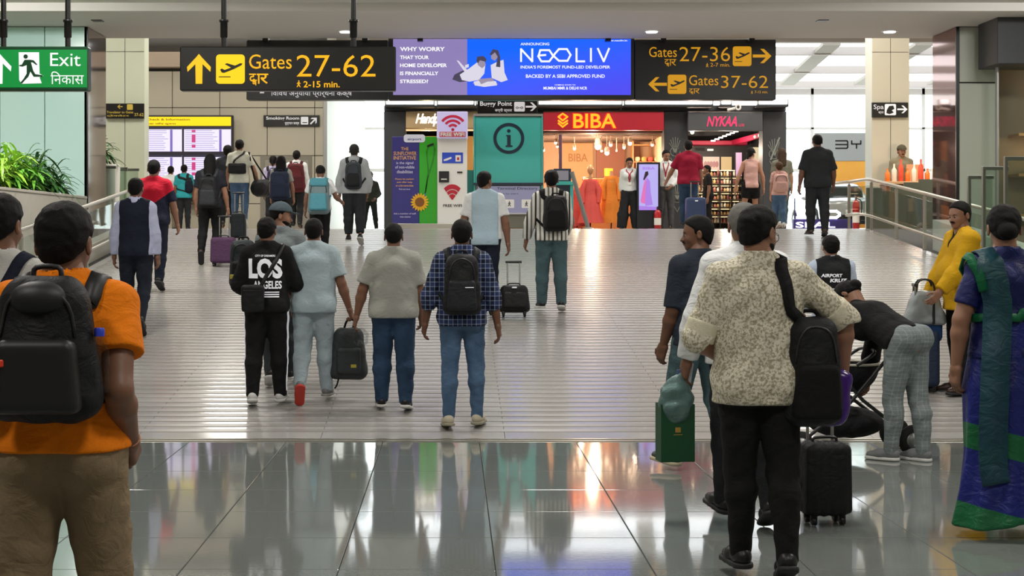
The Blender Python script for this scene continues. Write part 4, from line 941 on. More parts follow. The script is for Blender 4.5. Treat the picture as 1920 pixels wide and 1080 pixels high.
def stroke(parent, pts, wd, Y, m, name='lettering'):
    mb = MB(); P = [np.array((Xp(x, Y), Zp(y, Y))) for x, y in pts]; w_ = wd * Y / F / 2
    for p, q in zip(P[:-1], P[1:]):
        d = (q - p) / np.linalg.norm(q - p); n = np.array((-d[1], d[0])) * w_; p, q = p - d * w_ * .6, q + d * w_ * .6; mb.prism([tuple(p + n), tuple(q + n), tuple(q - n), tuple(p - n)], Y, Y + .003)
    return obj(name, mb, m, parent)
W4 = 3.6
stroke(b, [(977, 115), (977, 92), (998, 115), (998, 92)], W4, yb, M_wht)
stroke(b, [(1023, 103), (1010, 104), (1013, 94), (1030, 94), (1036, 103), (1048, 114), (1064, 114), (1070, 103), (1063, 92), (1048, 92), (1041, 100), (1030, 115), (1015, 115), (1009, 105)], W4, yb, M_wht)
stroke(b, [(1081, 91), (1081, 115), (1096, 115)], W4, yb, M_wht); stroke(b, [(1108, 91), (1108, 115)], W4, yb, M_wht); stroke(b, [(1121, 91), (1132, 115), (1142, 91)], W4, yb, M_wht)
write(b, 'INDIA’S FOREMOST FUND-LED DEVELOPER', 976, 123, 1144, 128.5, yb, M_wht, .02); write(b, 'BACKED BY A SEBI APPROVED FUND', 986, 139.5, 1134, 146, yb, M_wht, .02)
write(b, 'COMING SOON TO', 1040, 158, 1079, 160.5, yb, M_wht, .01); write(b, 'MUMBAI MMR & DELHI NCR', 1019, 162.5, 1101, 168, yb, M_wht, .025)
G1 = mat('picture_skin', '#222222', .5, emit='#a99cb4', es=.8); G2 = mat('picture_dark', '#111111', .5, emit='#4b4560', es=.8); G3 = mat('picture_white', '#333333', .5, emit='#e4e0f0', es=.9)
poly(b, 'pictured_trousers', [(848, 149), (852, 140), (868, 132), (882, 138), (880, 152), (862, 154)], yb + .001, G2); poly(b, 'pictured_leg', [(856, 113), (860, 114), (882, 138), (875, 140)], yb, G3); poly(b, 'pictured_foot', [(872, 122), (879, 120), (879, 126), (872, 128)], yb - .001, G3)
poly(b, 'pictured_shirt', [(862, 140), (880, 128), (896, 116), (910, 122), (908, 138), (898, 150), (880, 153), (866, 150)], yb - .001, G3)
poly(b, 'pictured_face', [(895, 112), (908, 112), (911, 122), (904, 128), (896, 122)], yb - .002, G1); poly(b, 'pictured_hair', [(893, 114), (895, 106), (906, 105), (912, 110), (911, 116), (900, 113), (896, 119)], yb - .003, G2)
poly(b, 'pictured_dress', [(920, 122), (932, 116), (944, 112), (946, 136), (952, 150), (940, 154), (922, 146)], yb - .001, G3); poly(b, 'pictured_face', [(921, 98), (931, 96), (934, 106), (928, 114), (921, 110)], yb - .003, G1)
poly(b, 'pictured_hair', [(918, 102), (924, 92), (934, 94), (938, 108), (938, 126), (930, 125), (933, 106), (928, 98), (921, 104)], yb - .004, G2); poly(b, 'pictured_game', [(886, 156), (900, 148), (922, 146), (934, 158), (918, 162), (896, 161)], yb - .005, G1)
poly(b, 'pictured_pieces', [(888, 153), (898, 151), (902, 158), (914, 153), (930, 152), (932, 160), (908, 163), (890, 160)], yb - .007, G3)
s2 = thing('gate_sign', 'black sign with amber gates 27-36 and 37-62 right of the screen', 'sign', (Xp(1320, GY), GY, Zp(187, GY)))
panel('sign_box', 1190.5, 74, 1455, 187, GY - .01, .30, M_black, s2, .01); y3 = GY - .014
write(s2, 'Gates', 1217, 88, 1269, 107, y3, M_yel2, .0); dwar(s2, 1246, 111, 1268, 125, y3, M_yel2, .0); write(s2, '27-36', 1274, 88, 1369, 115, y3, M_yel2, -.006)
walker(s2, 1326, 122, 8, y3, M_yel2); write(s2, '2-7 min.', 1332, 118, 1369, 125, y3, M_yel2, .0); planebox(s2, 1374, 87, 1409, 124, y3, M_yel2, M_black); arrow(s2, 1429, 105, 35, 90, y3, M_yel2, style=1)
arrow(s2, 1233, 158, 35, -90, y3, M_yel2, style=1); planebox(s2, 1252, 140, 1287, 176, y3, M_yel2, M_black); write(s2, 'Gates', 1292, 141, 1347, 160, y3, M_yel2, .0); dwar(s2, 1292, 166, 1312, 177, y3, M_yel2, .0)
write(s2, '37-62', 1352, 142, 1440, 165, y3, M_yel2, -.006); walker(s2, 1410, 173, 6, y3, M_yel2); write(s2, '7-15 min.', 1415, 170, 1440, 175, y3, M_yel2, .0)
for x in (-.6, 2.8): obj('bracket', MB().box(x - .05, x + .05, 26.99, 27.3, 5.2, 5.42), M_black, b)
for x in (3.8, 5.4): obj('bracket', MB().box(x - .05, x + .05, 26.99, 27.3, 5.2, 5.42), M_black, s2)
s3 = thing('prayer_room_sign', 'black sign with a cut line of white Hindi behind the yellow gates sign', 'sign', (Xp(590, GY), GY, Zp(187, GY)))
panel('sign_box', 462, 75, 727, 187, GY - .01, .30, M_black, s3, .01); y4 = GY - .014
write(s3, 'विविध अनुयायी प्रार्थना कक्ष'.replace('वि', 'िव'), 508, 167, 660, 183, y4, M_ink, .008); poly(s3, 'pictogram_plate', [(488, 168), (496, 168), (495, 175), (487, 175)], y4, M_ink)
for x in (-3.4, -1.6): obj('bracket', MB().box(x - .05, x + .05, 26.99, 27.3, 5.2, 5.42), M_black, s3)
write(s3, 'Multi Faith Prayer Room', 508, 100, 690, 128, y4, M_ink, .008)
def wallsign(name, label, x0, y0, x1, y1, Y, th=.05):
    t = thing(name, label, 'sign', ((Xp(x0, Y) + Xp(x1, Y)) / 2, Y, Zp(y1, Y))); panel('sign_box', x0, y0, x1, y1, Y, th, M_black, t, .006); return t, Y - .004
t, y = wallsign('smoking_room_sign', 'small black Smoking Room sign with white arrow on the beige wall', 494, 216, 599, 237, LY - .07, .06)
write(t, 'Smoking Room', 499, 218.5, 561, 226, y, M_ink, .02); write(t, 'धूम्रपान कक्ष', 534, 229, 561, 235, y, M_ink, .01); poly(t, 'pictogram_plate', rrect(564, 219, 578, 233.5, 1.5), y, M_ink); poly(t, 'cigarette_pictogram', [(567, 229), (576, 229), (576, 230.5), (567, 230.5)], y - .003, M_black); arrow(t, 588, 226.5, 17, 45, y, M_ink, style=1)
BYs = 30.6
t, y = wallsign('buggy_point_sign', 'black Buggy Point sign with white arrow above the teal info kiosk', 895, 188, 1008, 213, BYs, .08)
write(t, 'Buggy Point', 900, 190, 960, 201, y, M_ink, .02); write(t, 'बग्गी स्थल', 928, 203, 960, 211, y, M_ink, .01); poly(t, 'pictogram_plate', rrect(964, 191, 984, 209, 2), y, M_ink); write(t, 'o-o', 967, 200, 981, 204, y - .003, M_black, .02); arrow(t, 996, 200, 21, 90, y, M_ink, style=1)
obj('hanger_rod', MB().tube([(Xp(915, BYs), BYs + .04, Zp(189, BYs)), (Xp(915, BYs), BYs + .04, 7.15)], .015, 6), M_black, t); obj('hanger_rod', MB().tube([(Xp(990, BYs), BYs + .04, Zp(189, BYs)), (Xp(990, BYs), BYs + .04, 7.15)], .015, 6), M_black, t)
t, y = wallsign('spa_sign', 'black Spa sign with white arrow on the beige pillar', 1635, 192, 1703, 220, 32.93, .06)
write(t, 'Spa', 1638, 196, 1657, 207, y, M_ink, .0); write(t, 'स्पा', 1647, 209, 1657, 214, y, M_ink, 0); poly(t, 'pictogram_plate', rrect(1659, 195, 1680, 216, 2), y, M_ink); poly(t, 'spa_pictogram', [(1663, 206), (1667, 199), (1675, 198), (1677, 204), (1672, 207), (1676, 211), (1668, 214), (1662, 212)], y - .003, M_black); arrow(t, 1692, 205, 19, 90, y, M_ink, style=1)
t, y = wallsign('travelator_sign', 'small dark sign with yellow arrow on the pale left pillar', 198, 194, 270, 222, 31.93, .06)
M_yd = mat('yellow_lettering', '#c9b04a', .5)
arrow(t, 225, 200, 10, -90, y, M_yd, style=1); poly(t, 'pictogram_plate', rrect(238, 195.5, 249, 206, 1.5), y, M_yd); write(t, 'Travelator to Gates', 200, 208, 250, 212.5, y, M_yd, .01); write(t, 'ट्रैवलेटर', 200, 215, 242, 219.5, y, M_yd, .01); write(t, '37-62', 252, 212, 269, 218, y, M_yd, .01)
# ------------------------------------------------------------------ flight information screens
FY = LY - .35
f = thing('flight_board', 'flight information board with yellow header and four white screens', 'screen', (Xp(335, FY), FY, Zp(380, FY)))
panel('board_frame', 232, 216, 437, 378, FY, .16, mat('board_frame', '#2b2733', .5), f, .01)
panel('header', 233, 219, 433, 236, FY - .012, .014, mat('header_yellow', '#6a5a00', .5, emit='#ffe600', es=.95), f, .001); M_or = mat('header_lettering', '#a05a10', .5)
write(f, 'Security Check & Information', 240, 222, 356, 227, FY - .016, M_or, .02); write(f, 'सुरक्षा जाँच सूचना', 262, 230, 330, 234.5, FY - .016, M_or, .02)
M_scr = mat('screen_white', '#555566', .4, emit='#efe8ff', es=1.0); M_row = mat('screen_row', '#333344', .4, emit='#bba8e0', es=.75); M_hd = mat('screen_head', '#151520', .4, emit='#3a3550', es=.6); M_pk = mat('screen_pink', '#440022', .4, emit='#e04a90', es=.8); M_vi = mat('screen_violet', '#221a44', .4, emit='#8f7ad0', es=.75)
for i, (a, c) in enumerate(((243, 341), (345, 433))):
    for j, (d, e_) in enumerate(((239, 284), (291, 336))):
        s_ = panel('screen', a, d, c, e_, FY - .012, .014, M_scr, f, .001); panel('screen_heading', a, d, c, d + 3.5, FY - .015, .004, M_hd, s_, .0005)
        for k in range(10): panel('text_row', a + 2, d + 5.5 + k * 3.9, c - 24 + random.uniform(-14, 0), d + 6.5 + k * 3.9, FY - .015, .004, M_row, s_, .0003)
        panel('violet_column', c - 22, d + 4, c - 17.5, e_, FY - .016, .004, M_vi, s_, .0005)
        if i == 1:
            panel('pink_cell', a + 14.5, d + 4.5, a + 21.5, d + 9, FY - .017, .004, M_pk, s_, .0005); panel('pink_cell', a + 14.5, d + 13, a + 21.5, d + 28, FY - .017, .004, M_pk, s_, .0005); panel('pink_cell', a + 14.5, d + 32, a + 21.5, d + 38, FY - .017, .004, M_pk, s_, .0005)
# ------------------------------------------------------------------ the row of shops
HY = 34.0; ZT = ZTOP
shop = struct('wall_shops', MB().box(Xp(720, HY), Xp(1474, HY), HY + 4.2, HY + 4.3, ZT, Zp(198, HY)), M_dark)
obj('roof_slab', MB().bbox(Xp(720, HY), Xp(1474, HY), HY + .02, HY + 4.3, Zp(209, HY), Zp(197, HY), .02), M_dark, shop)
for a, c in ((720, 761), (1006, 1019), (1245, 1290), (1430, 1474)):
    obj('cladding_column', MB().bbox(Xp(a, HY), Xp(c, HY), HY - .02, HY + .45, ZT, Zp(209, HY), .01), M_dark, shop)
for x in (Xp(722, HY), Xp(1010, HY), Xp(1268, HY), Xp(1470, HY)): obj('party_wall', MB().box(x - .04, x + .04, HY + .45, HY + 4.2, ZT, Zp(209, HY)), M_dark, shop)
for i, (a, c) in enumerate(((722, 815), (819, 890), (892, 1005), (1008, 1167), (1170, 1337), (1350, 1372), (1420, 1478))):
    t = thing('tube_lamp', ['first', 'second', 'third', 'fourth', 'fifth', 'sixth', 'last'][i] + ' from the left of the bright tube lamps along the shop roof', 'lamp', (Xp((a + c) / 2, 33.6), 33.6, Zp(196, 33.6)), 0, 'tube lamps over the shops')
    x0, x1 = Xp(a, 33.6), Xp(c, 33.6); z = Zp(191, 33.6)
    obj('tube', MB().tube([(x0 + .02, 33.6, z), (x1 - .02, 33.6, z)],   .052, 10), M_tube, t); obj('tray', MB().bbox(x0, x1, 33.56, 34.06, z - .11, z - .06, .005), M_dark, t)
    for q in (x0, x1 - .03): obj('end_cap', MB().bbox(q, q + .03, 33.55, 33.65, z - .06, z + .05, .005), M_alu, t)
# left shop: beige fascia with a glowing handwritten name
hs = thing('shop_fascia', 'beige fascia with glowing white handwriting above the wifi kiosk', 'shop sign', (Xp(880, HY), HY, Zp(243, HY)))
panel('fascia_board', 761, 210, 1006, 240, HY - .16, .13, mat('fascia_beige', '#b59a72', .5), hs, .01); panel('lit_ledge', 761, 242, 1006, 245, HY - .17, .14, mat('ledge_lit', '#6b5430', .5, emit='#ffd9a0', es=.9), hs, .005)
write(hs, 'Handp', 779, 213, 823, 237, HY - .165, mat('neon_white', '#ffffff', .5, emit='#fff0e0', es=1.6), .03, .9, .35)
struct('wall_shop_left', MB().box(Xp(761, HY), Xp(1006, HY), HY + 2.2, HY + 2.3, ZT, Zp(243, HY)), mat('shop_wall_gold', '#c79a5e', .6)); lamp('shop_lamp', (-.6, HY + 1.0, 3.7), 40, (1, .75, .45)); lamp('shop_lamp', (1.1, HY + 1.0, 3.7), 30, (1, .75, .45))
# wifi kiosk
KY = 31.6
k = thing('wifi_kiosk', 'tall white free wifi kiosk with red signal arcs beside the green banner', 'kiosk', (Xp(848, KY), KY + .2, ZT))
M_kw = mat('kiosk_white', '#dcdcda', .35); panel('lower_body', 820, 252, 876, 428, KY, .5, M_kw, k, .015)
panel('top_box', 819, 209, 877, 259, KY - .05, .5, mat('kiosk_lightbox', '#9a94b4', .4, emit='#b9b2dc', es=.55), k, .012)
M_red = mat('print_red', '#b3152f', .5); ky = KY - .056
def arcs(parent, cx, cy, s, m, Y, radii=((.95, .74), (.64, .44), (.33, .12)), a0=38):
    for ro, ri in radii:
        an = [R(x) for x in np.linspace(90 - a0 - 12, 90 + a0 + 12, 12)]; poly(parent, 'signal_arc', [(cx + ro * s * math.cos(a), cy - ro * s * math.sin(a)) for a in an] + [(cx + ri * s * math.cos(a), cy - ri * s * math.sin(a)) for a in an[::-1]], Y, m)
arcs(k, 849, 243, 29, mat('print_crimson', '#c22146', .5), ky, ((.95, .78), (.66, .50), (.38, .22)), 40)
poly(k, 'dot', [(849 + 3 * math.cos(a), 243 + 3 * math.sin(a)) for a in np.linspace(0, 6.28, 10)[:-1]], ky, M_red); poly(k, 'red_band', [(824, 247), (873, 247), (873, 257), (824, 257)], ky, mat('print_band', '#c8566a', .5)); write(k, 'FREE WIFI', 826, 248.5, 871, 255.5, ky - .004, M_kw, .03)
poly(k, 'blue_label', [(829, 286), (868, 286), (868, 306), (829, 306)], KY - .006, mat('print_blue', '#2a49c0', .4)); poly(k, 'hand_print', [(832, 299), (846, 294), (847, 297), (838, 301), (832, 302)], KY - .01, M_kw); poly(k, 'card_print', [(854, 291), (864, 291), (864, 303), (854, 303)], KY - .01, M_kw); poly(k, 'card_mark', [(857, 295), (861, 295), (861, 300), (857, 300)], KY - .014, M_red)
panel('passport_slot', 823, 321, 842, 342, KY - .03, .05, mat('slot_black', '#1b1c1e', .3), k, .004); poly(k, 'slot_light', [(827, 335), (838, 335), (838, 337), (827, 337)], KY - .034, M_kw); panel('receipt_slot', 857, 321.5, 867, 324.5, KY - .012, .02, mat('slot_black'), k, .002)
ANG = [R(x) for x in np.linspace(48, 132, 10)]
for ro, ri in ((38, 27), (25, 17), (15, 2)): poly(k, 'signal_arc', [(848 + ro * math.cos(a) * .62, 376 - ro * math.sin(a) * .8) for a in ANG] + [(848 + ri * math.cos(a) * .62, 376 - ri * math.sin(a) * .8) for a in ANG[::-1]], KY - .006, M_red)
write(k, 'FREE WIFI', 831, 383, 866, 388, KY - .006, M_black, .02)
# sunflower banner
s = thing('banner_stand', 'blue and green sunflower initiative banner with a lanyard picture', 'banner', (Xp(778, KY), KY, ZT))
M_nb = mat('print_navy', '#2f2c78', .5); M_gr = mat('print_green', '#2f9e1e', .45); M_gd = mat('print_gold', '#c99a6a', .5); M_pt = mat('print_pale', '#b9b6d6', .5)
panel('blue_side', 735, 256, 786, 424, KY + .05, .25, M_nb, s, .01); panel('green_side', 786, 256, 820, 424, KY + .05, .25, M_gr, s, .01); yk = KY + .044
for s_, a, c, y_, y2, m in (('THE', 752, 766, 276, 282, M_gd), ('SUNFLOWER', 738, 781, 284, 291, M_gd), ('INITIATIVE', 738, 780, 292.5, 299.5, M_gd), ('is the signal', 743, 775, 303, 309, M_pt), ('of non-visible', 741, 777, 310.5, 316, M_pt), ('disabilities', 744, 774, 319, 325, M_pt), ('Please be patient', 741, 776, 334, 338, M_gd), ('and offer help', 744, 773, 340, 344, M_gd), ('or a bit more time', 742, 775, 346, 350, M_gd), ('Find out more', 748, 769, 353, 356, M_pt), ('Ask a member of staff', 738, 780, 399, 402, M_pt), ('hidden disabilities', 750, 770, 405, 408, M_pt)): write(s, s_, a, y_, c, y2, yk, m, .015)
poly(s, 'white_tab', rrect(757, 252, 797, 267, 5), yk, mat('print_tab', '#cfd3e6', .5)); write(s, 'airport', 764, 259, 790, 264, yk - .004, M_nb, .01)
stroke(s, [(812, 270), (803, 274), (800, 285), (803, 320), (798, 360)], 2, yk, mat('print_green_dark', '#1d7d16', .5), 'lanyard_print'); stroke(s, [(812, 270), (815, 280), (812, 300), (803, 330), (797, 362)], 2, yk, mat('print_green_dark'), 'lanyard_print'); stroke(s, [(797, 362), (795, 385)], 2.5, yk, mat('print_lanyard_blue', '#2a8aa0', .5), 'lanyard_print'); stroke(s, [(802, 274), (812, 270)], 3.5, yk - .002, M_black, 'clip_print')
SFM = mat('print_petal', '#e0a810', .5)
for q in range(18):
    a = q * 2 * math.pi / 18; poly(s, 'petal_print', [(787 + r_ * math.cos(a + o), 379 + r_ * math.sin(a + o)) for r_, o in ((8, -.18), (14, -.14), (18, 0), (14, .14), (8, .18))], yk - .004 - .001 * (q % 2), SFM)
poly(s, 'seed_disc_print', [(787 + 9 * math.cos(a), 379 + 9 * math.sin(a)) for a in np.linspace(0, 6.28, 15)[:-1]], yk - .008, mat('print_seed', '#7a4a14', .6))
pb = thing('low_plinth', 'low pale plinth under the banner and the wifi kiosk', 'plinth', (Xp(800, KY), KY - .3, ZT)); obj('slab', MB().bbox(Xp(742, KY), Xp(868, KY), KY - .50, KY - .04, ZT, ZT + .10, .01), mat('plinth_pale', '#b9bcb8', .4), pb); obj('metal_edge', MB().bbox(Xp(742, KY), Xp(868, KY), KY - .53, KY - .50, ZT, ZT + .12, .004), M_steel, pb)
# information kiosk
IY = 31.8; M_teal = mat('kiosk_teal', '#3fa59f', .4); M_navy = mat('kiosk_navy', '#1b2b3c', .4)
i_ = thing('info_kiosk', 'teal information kiosk with a round i symbol', 'kiosk', (Xp(953, IY), IY + .2, ZT))
panel('teal_board', 891, 219, 1015, 346, IY, .4, M_teal, i_, .01); panel('edge_left', 888, 217, 891, 430, IY - .01, .42, M_teal, i_, .004); panel('edge_right', 1015, 217, 1018, 430, IY - .01, .42, M_teal, i_, .004); panel('navy_rail', 888, 342.5, 1018, 347, IY - .04, .4, M_navy, i_, .004); panel('top_trim', 888, 213.5, 1018, 218, IY - .02, .45, M_alu, i_, .004)
ring = [(954 + 29 * math.cos(a), 259.5 + 29 * math.sin(a)) for a in np.linspace(0, 2 * math.pi, 41)]; r2_ = [(954 + 23 * math.cos(a), 259.5 + 23 * math.sin(a)) for a in np.linspace(0, 2 * math.pi, 41)]
mbr = MB()
for q in range(40): mbr.prism([(Xp(x, IY), Zp(y, IY)) for x, y in (ring[q], ring[q + 1], r2_[q + 1], r2_[q])], IY - .005, IY)
obj('ring', mbr, M_navy, i_)
poly(i_, 'i_dot', [(954 + 3.4 * math.cos(a), 245.5 + 3.4 * math.sin(a)) for a in np.linspace(0, 6.28, 13)[:-1]], IY - .005, M_navy)
poly(i_, 'i_stem', [(949, 253), (957.5, 253), (957.5, 272), (961, 273), (961, 275.5), (948, 275.5), (948, 273), (951, 272), (951, 255.5), (949, 255)], IY - .005, M_navy)
panel('lower_board', 891, 347, 1015, 428, IY + .03, .3, mat('kiosk_greige', '#7e8074', .5), i_, .008); sc_ = panel('touch_screen', 896, 349, 1012, 399, IY - .01, .05, mat('screen_grey', '#55556a', .3, emit='#8f8da8', es=.55), i_, .006)
write(i_, 'Terminal Directory', 932, 351, 1008, 357, IY - .015, M_navy, .01); write(i_, 'Tap to start', 934, 362, 972, 365, IY - .015, M_navy, .01)
for cx in (955, 987): poly(i_, 'tile_print', rrect(cx - 9, 374, cx + 9, 390, 1.5), IY - .014, M_kw); walker(i_, cx, 382, 10, IY - .018, M_navy)
panel('shelf', 893, 399, 1013, 402, IY - .12, .2, mat('kiosk_shelf', '#a9a9b4', .4), i_, .004)
obj('wing', MB().bbox(Xp(876, IY), Xp(889, IY), IY + .25, IY + .3, ZT, Zp(318, IY), .005), M_teal, i_)
c_ = thing('teal_counter', 'small teal counter with tilted grey monitor right of the info kiosk', 'counter', (Xp(1052, IY), IY + .2, ZT))
panel('post_left', 1036, 342, 1041, 428, IY, .35, M_teal, c_, .005); panel('post_right', 1069, 342, 1075, 428, IY, .35, M_teal, c_, .005); panel('top', 1034, 340, 1076, 347, IY - .02, .42, M_teal, c_, .006); panel('front', 1041, 347, 1069, 428, IY + .03, .3, M_navy, c_, .004); obj('monitor', MB().bbox(Xp(1038, IY), Xp(1071, IY), IY + .02, IY + .08, Zp(341, IY), Zp(316, IY), .01), M_navy, c_)
panel('monitor_face', 1044, 320, 1066, 338, IY + .012, .012, mat('screen_grey2', '#8a8a9a', .3), c_, .002)
sg = thing('barrier_arm', 'slanted grey barrier pole in front of the coral dresses', 'pole', (Xp(1090, 31.2), 31.2, ZT)); obj('pole', MB().tube([(Xp(1072, 31.2), 31.2, Zp(322, 31.2)), (Xp(1103, 31.2), 31.2, ZT + .02)], .045, 8), mat('pole_grey', '#767a78', .5), sg); obj('foot', MB().lathe([(.12, 0), (.12, .02), (.05, .05)], (Xp(1103, 31.2), 31.2, ZT), 14), mat('pole_grey'), sg)
# ---- clothes shop with the red fascia
bf = thing('shop_fascia', 'red fascia with glowing BIBA letters and emblem', 'shop sign', (Xp(1131, HY), HY, Zp(243, HY)))
panel('fascia_board', 1019, 210, 1245, 244, HY - .28, .25, mat('fascia_red', '#b5122a', .45), bf, .01)
M_neon = mat('neon_orange', '#ff7a20', .4, emit='#ff8a14', es=1.7); M_nr = mat('neon_red', '#c00000', .4, emit='#ff2408', es=1.5); M_ny = mat('neon_yellow', '#ffcc20', .4, emit='#ffc62a', es=1.8)
write(bf, 'BIBA', 1073.5, 212, 1156.5, 241, HY - .288, M_nr, .05); write(bf, 'BIBA', 1075, 213, 1155, 240, HY - .294, M_neon, .012)
for pts in ([(1047, 219), (1055, 213), (1064, 219), (1055, 226), (1047, 219)], [(1047, 226), (1055, 232), (1064, 226)], [(1047, 231), (1055, 238), (1064, 231)]): stroke(bf, pts, 3, HY - .29, M_neon, 'emblem_line')
stroke(bf, [(1051, 219.5), (1055, 216.5), (1059.5, 219.5), (1055, 223)], 2, HY - .295, M_nr, 'emblem_line')
M_shopw = mat('shop_wall_peach', '#d9b594', .6); M_shopf = mat('shop_floor', '#b98d6c', .25)
BX0, BX1 = Xp(1012, HY), Xp(1266, HY)
bw = struct('wall_shop_red', MB().box(BX0, BX1, HY + 3.9, HY + 4.0, ZT, Zp(209, HY)), M_shopw); obj('side_lining', MB().box(BX0 + .03, BX0 + .06, HY + .46, HY + 3.9, ZT, Zp(209, HY)), M_shopw, bw); obj('side_lining', MB().box(BX1 - .10, BX1 - .05, HY + .46, HY + 3.9, ZT, Zp(209, HY)), M_shopw, bw)
obj('shop_ceiling', MB().box(BX0, BX1, HY + .2, HY + 3.9, Zp(212, HY), Zp(210, HY)), mat('shop_ceiling', '#9a8574', .7), bw)
for q in range(9): obj('ceiling_slat', MB().bbox(BX0 + .07, BX1 - .11, HY + .3 + q * .4, HY + .42 + q * .4, Zp(246, HY) - .02, Zp(238, HY), .005), mat('slat_taupe', '#6d5a4e', .6), bw)
for a, c, w2, m in ((1052, 1112, 355, '#d6a878'), (1118, 1172, 372, '#a9705c'), (1185, 1200, 372, '#7a4a34')):
    obj('wall_bay', MB().bbox(Xp(a, HY + 3.8), Xp(c, HY + 3.8), HY + 3.78, HY + 3.9, ZT + .3, Zp(268, HY + 3.8), .01), mat('bay' + m, m, .6), bw)
write(bw, 'BIBA', 1066, 288, 1102, 303, HY + 3.76, mat('gold_letter', '#a8743e', .5), .01)
obj('shop_post', MB().bbox(Xp(1048, HY + .9), Xp(1054, HY + .9), HY + .9, HY + 1.0, ZT, Zp(246, HY), .01), mat('post_violet', '#5a4a6a', .5), bw); obj('wall_dado', MB().bbox(BX0 + .08, BX1 - .12, HY + 3.84, HY + 3.89, ZT, ZT + 1.0, .01), mat('dado_red', '#a0402c', .6), bw)
for x, z in ((2.5, 3.6), (3.4, 3.75), (4.3, 3.55), (3.0, 3.2)): lamp('shop_lamp', (x, HY + 1.7, z), 46, (1, .76, .53), .08)
lamp('shop_lamp', (3.2, HY + .5, 3.9), 38, (1, .76, .54), .1)
for q, (px, py, r, dy) in enumerate(((1042, 268, .035, 1.0), (1045, 275, .028, 1.0), (1019, 282, .03, 1.2), (1077, 279, .035, 1.6), (1121, 275, .075, 1.0), (1145, 272, .04, 1.4), (1138, 287, .055, 1.2), (1128, 283, .03, 1.2), (1170, 277, .035, 1.6), (1181, 269, .05, 1.3), (1223, 272, .035, 1.2), (1156, 283, .02, 2.2))):
    Y = HY + dy; x, z = Xp(px, Y), Zp(py, Y); t = thing('spotlight', 'glowing ceiling spotlight in the clothes shop, number counted from the left kept apart by height', 'spotlight', (x, Y, z), 0, 'spotlights in the clothes shop'); t['label'] = 'glowing warm clothes shop spotlight, ' + ORD[(1, 2, 0, 3, 4, 7, 6, 5, 9, 10, 11, 8)[q]] + ' from the left, hanging from the slatted ceiling'
    obj('bulb', MB().sphere((x, Y, z), r, 10, 6), mat('bulb_warm', '#ffffff', .4, emit='#ffd9b0', es=6.), t); obj('can', MB().lathe([(r * .8, z + r * .5), (r * 1.1, z + r * .7), (r * .9, z + r * 2.6), (r * .3, z + r * 2.8)], (x, Y, 0), 10), mat('lamp_can', '#cbb9a8', .4), t); obj('stem', MB().tube([(x, Y, z + r * 2.6), (x, Y, Zp(246, HY))], .01, 5), mat('lamp_can'), t)
def dress(name, label, px, Y, top, bot, wt, wb, m, cat='dress', group=None, stand=True, tiers=0, sleeves=True):
    x = Xp(px, Y); z1, z0 = Zp(top, Y), Zp(bot, Y); t = thing(name, label, cat, (x, Y, z0), 0, group); H_ = z1 - z0; mb = MB(); n = 40; rows = 14; vs = []
    for i in range(rows + 1):
        u = i / rows; wv = wb + (wt - wb) * u ** .7; waist = 1 - .22 * math.exp(-((u - .68) / .12) ** 2); z = z0 + H_ * u
        for q in range(n):
            th = 2 * math.pi * q / n; fold = 1 + .09 * (1 - u) * math.sin(9 * th + px) + (.05 * math.sin(u * tiers * 6.28) if tiers else 0); vs.append((x + wv * waist * fold * math.cos(th), Y + wv * .55 * waist * fold * math.sin(th), z))
    mb.add(vs, [(i * n + q, i * n + (q + 1) % n, (i + 1) * n + (q + 1) % n, (i + 1) * n + q) for i in range(rows) for q in range(n)] + [tuple(range(rows * n, rows * n + n))], True); obj('gown', mb, m, t)
    if sleeves:
        for sgn in (-1, 1): obj('sleeve', MB().tube([(x + sgn * wt * .8, Y, z1 - .04), (x + sgn * wt * 1.5, Y - .02, z1 - .25), (x + sgn * wt * 1.35, Y - .06, z1 - .55)], [.06, .07, .05], 8), m, t)
    return t
M_cor, M_or2, M_ylw, M_pnk = cloth('coral', '#e0605a'), cloth('orange_cloth', '#e08a3a'), cloth('apricot', '#e8a860'), cloth('rose', '#c0607a')
MY = HY + .55
for px, Y, top, bot, m, lab, tiers in ((1082, MY + .3, 352, 424, M_cor, 'short coral dress on a headless mannequin beside the barrier pole', 0), (1107, MY, 336, 418, M_cor, 'long coral pink dress on the tallest mannequin', 0), (1146, MY + .2, 330, 418, M_or2, 'tiered orange dress beside the shop assistant', 3)):
    t = thing('mannequin', 'mannequin wearing the ' + lab.split(' on')[0].split(' beside')[0], 'mannequin', (Xp(px, Y), Y, ZT)); x = Xp(px, Y); z1 = Zp(top, Y); ms_ = mat('mannequin_skin', '#c99a70', .4)
    obj('torso', MB().lathe([(.05, ZT + .5), (.10, z1 - .6), (.09, z1 - .4), (.13, z1 - .12), (.05, z1 + .01), (.035, z1 + .10), (.03, z1 + .12)], (x, Y, 0), 14, 'z', .6), ms_, t)
    if px == 1107: obj('head', MB().sphere((x, Y, z1 + .22), (.075, .09, .115), 14, 10), ms_, t)
    obj('stand', MB().lathe([(.16, ZT), (.16, ZT + .02), (.015, ZT + .03), (.015, ZT + .55)], (x, Y, 0), 14), M_steel, t)
    dress('dress', lab, px, Y, top, bot, .13, .30, m, tiers=tiers)
rk = thing('clothes_rack', 'steel rail carrying hanging dresses inside the clothes shop', 'rack', (Xp(1130, HY + 1.4), HY + 1.4, ZT)); rx0, rx1, rzz = Xp(1095, HY + 1.4), Xp(1172, HY + 1.4), Zp(333, HY + 1.4)
obj('rail', MB().tube([(rx0, HY + 1.4, ZT), (rx0, HY + 1.4, rzz), (rx1, HY + 1.4, rzz), (rx1, HY + 1.4, ZT)], .016, 6), M_steel, rk)
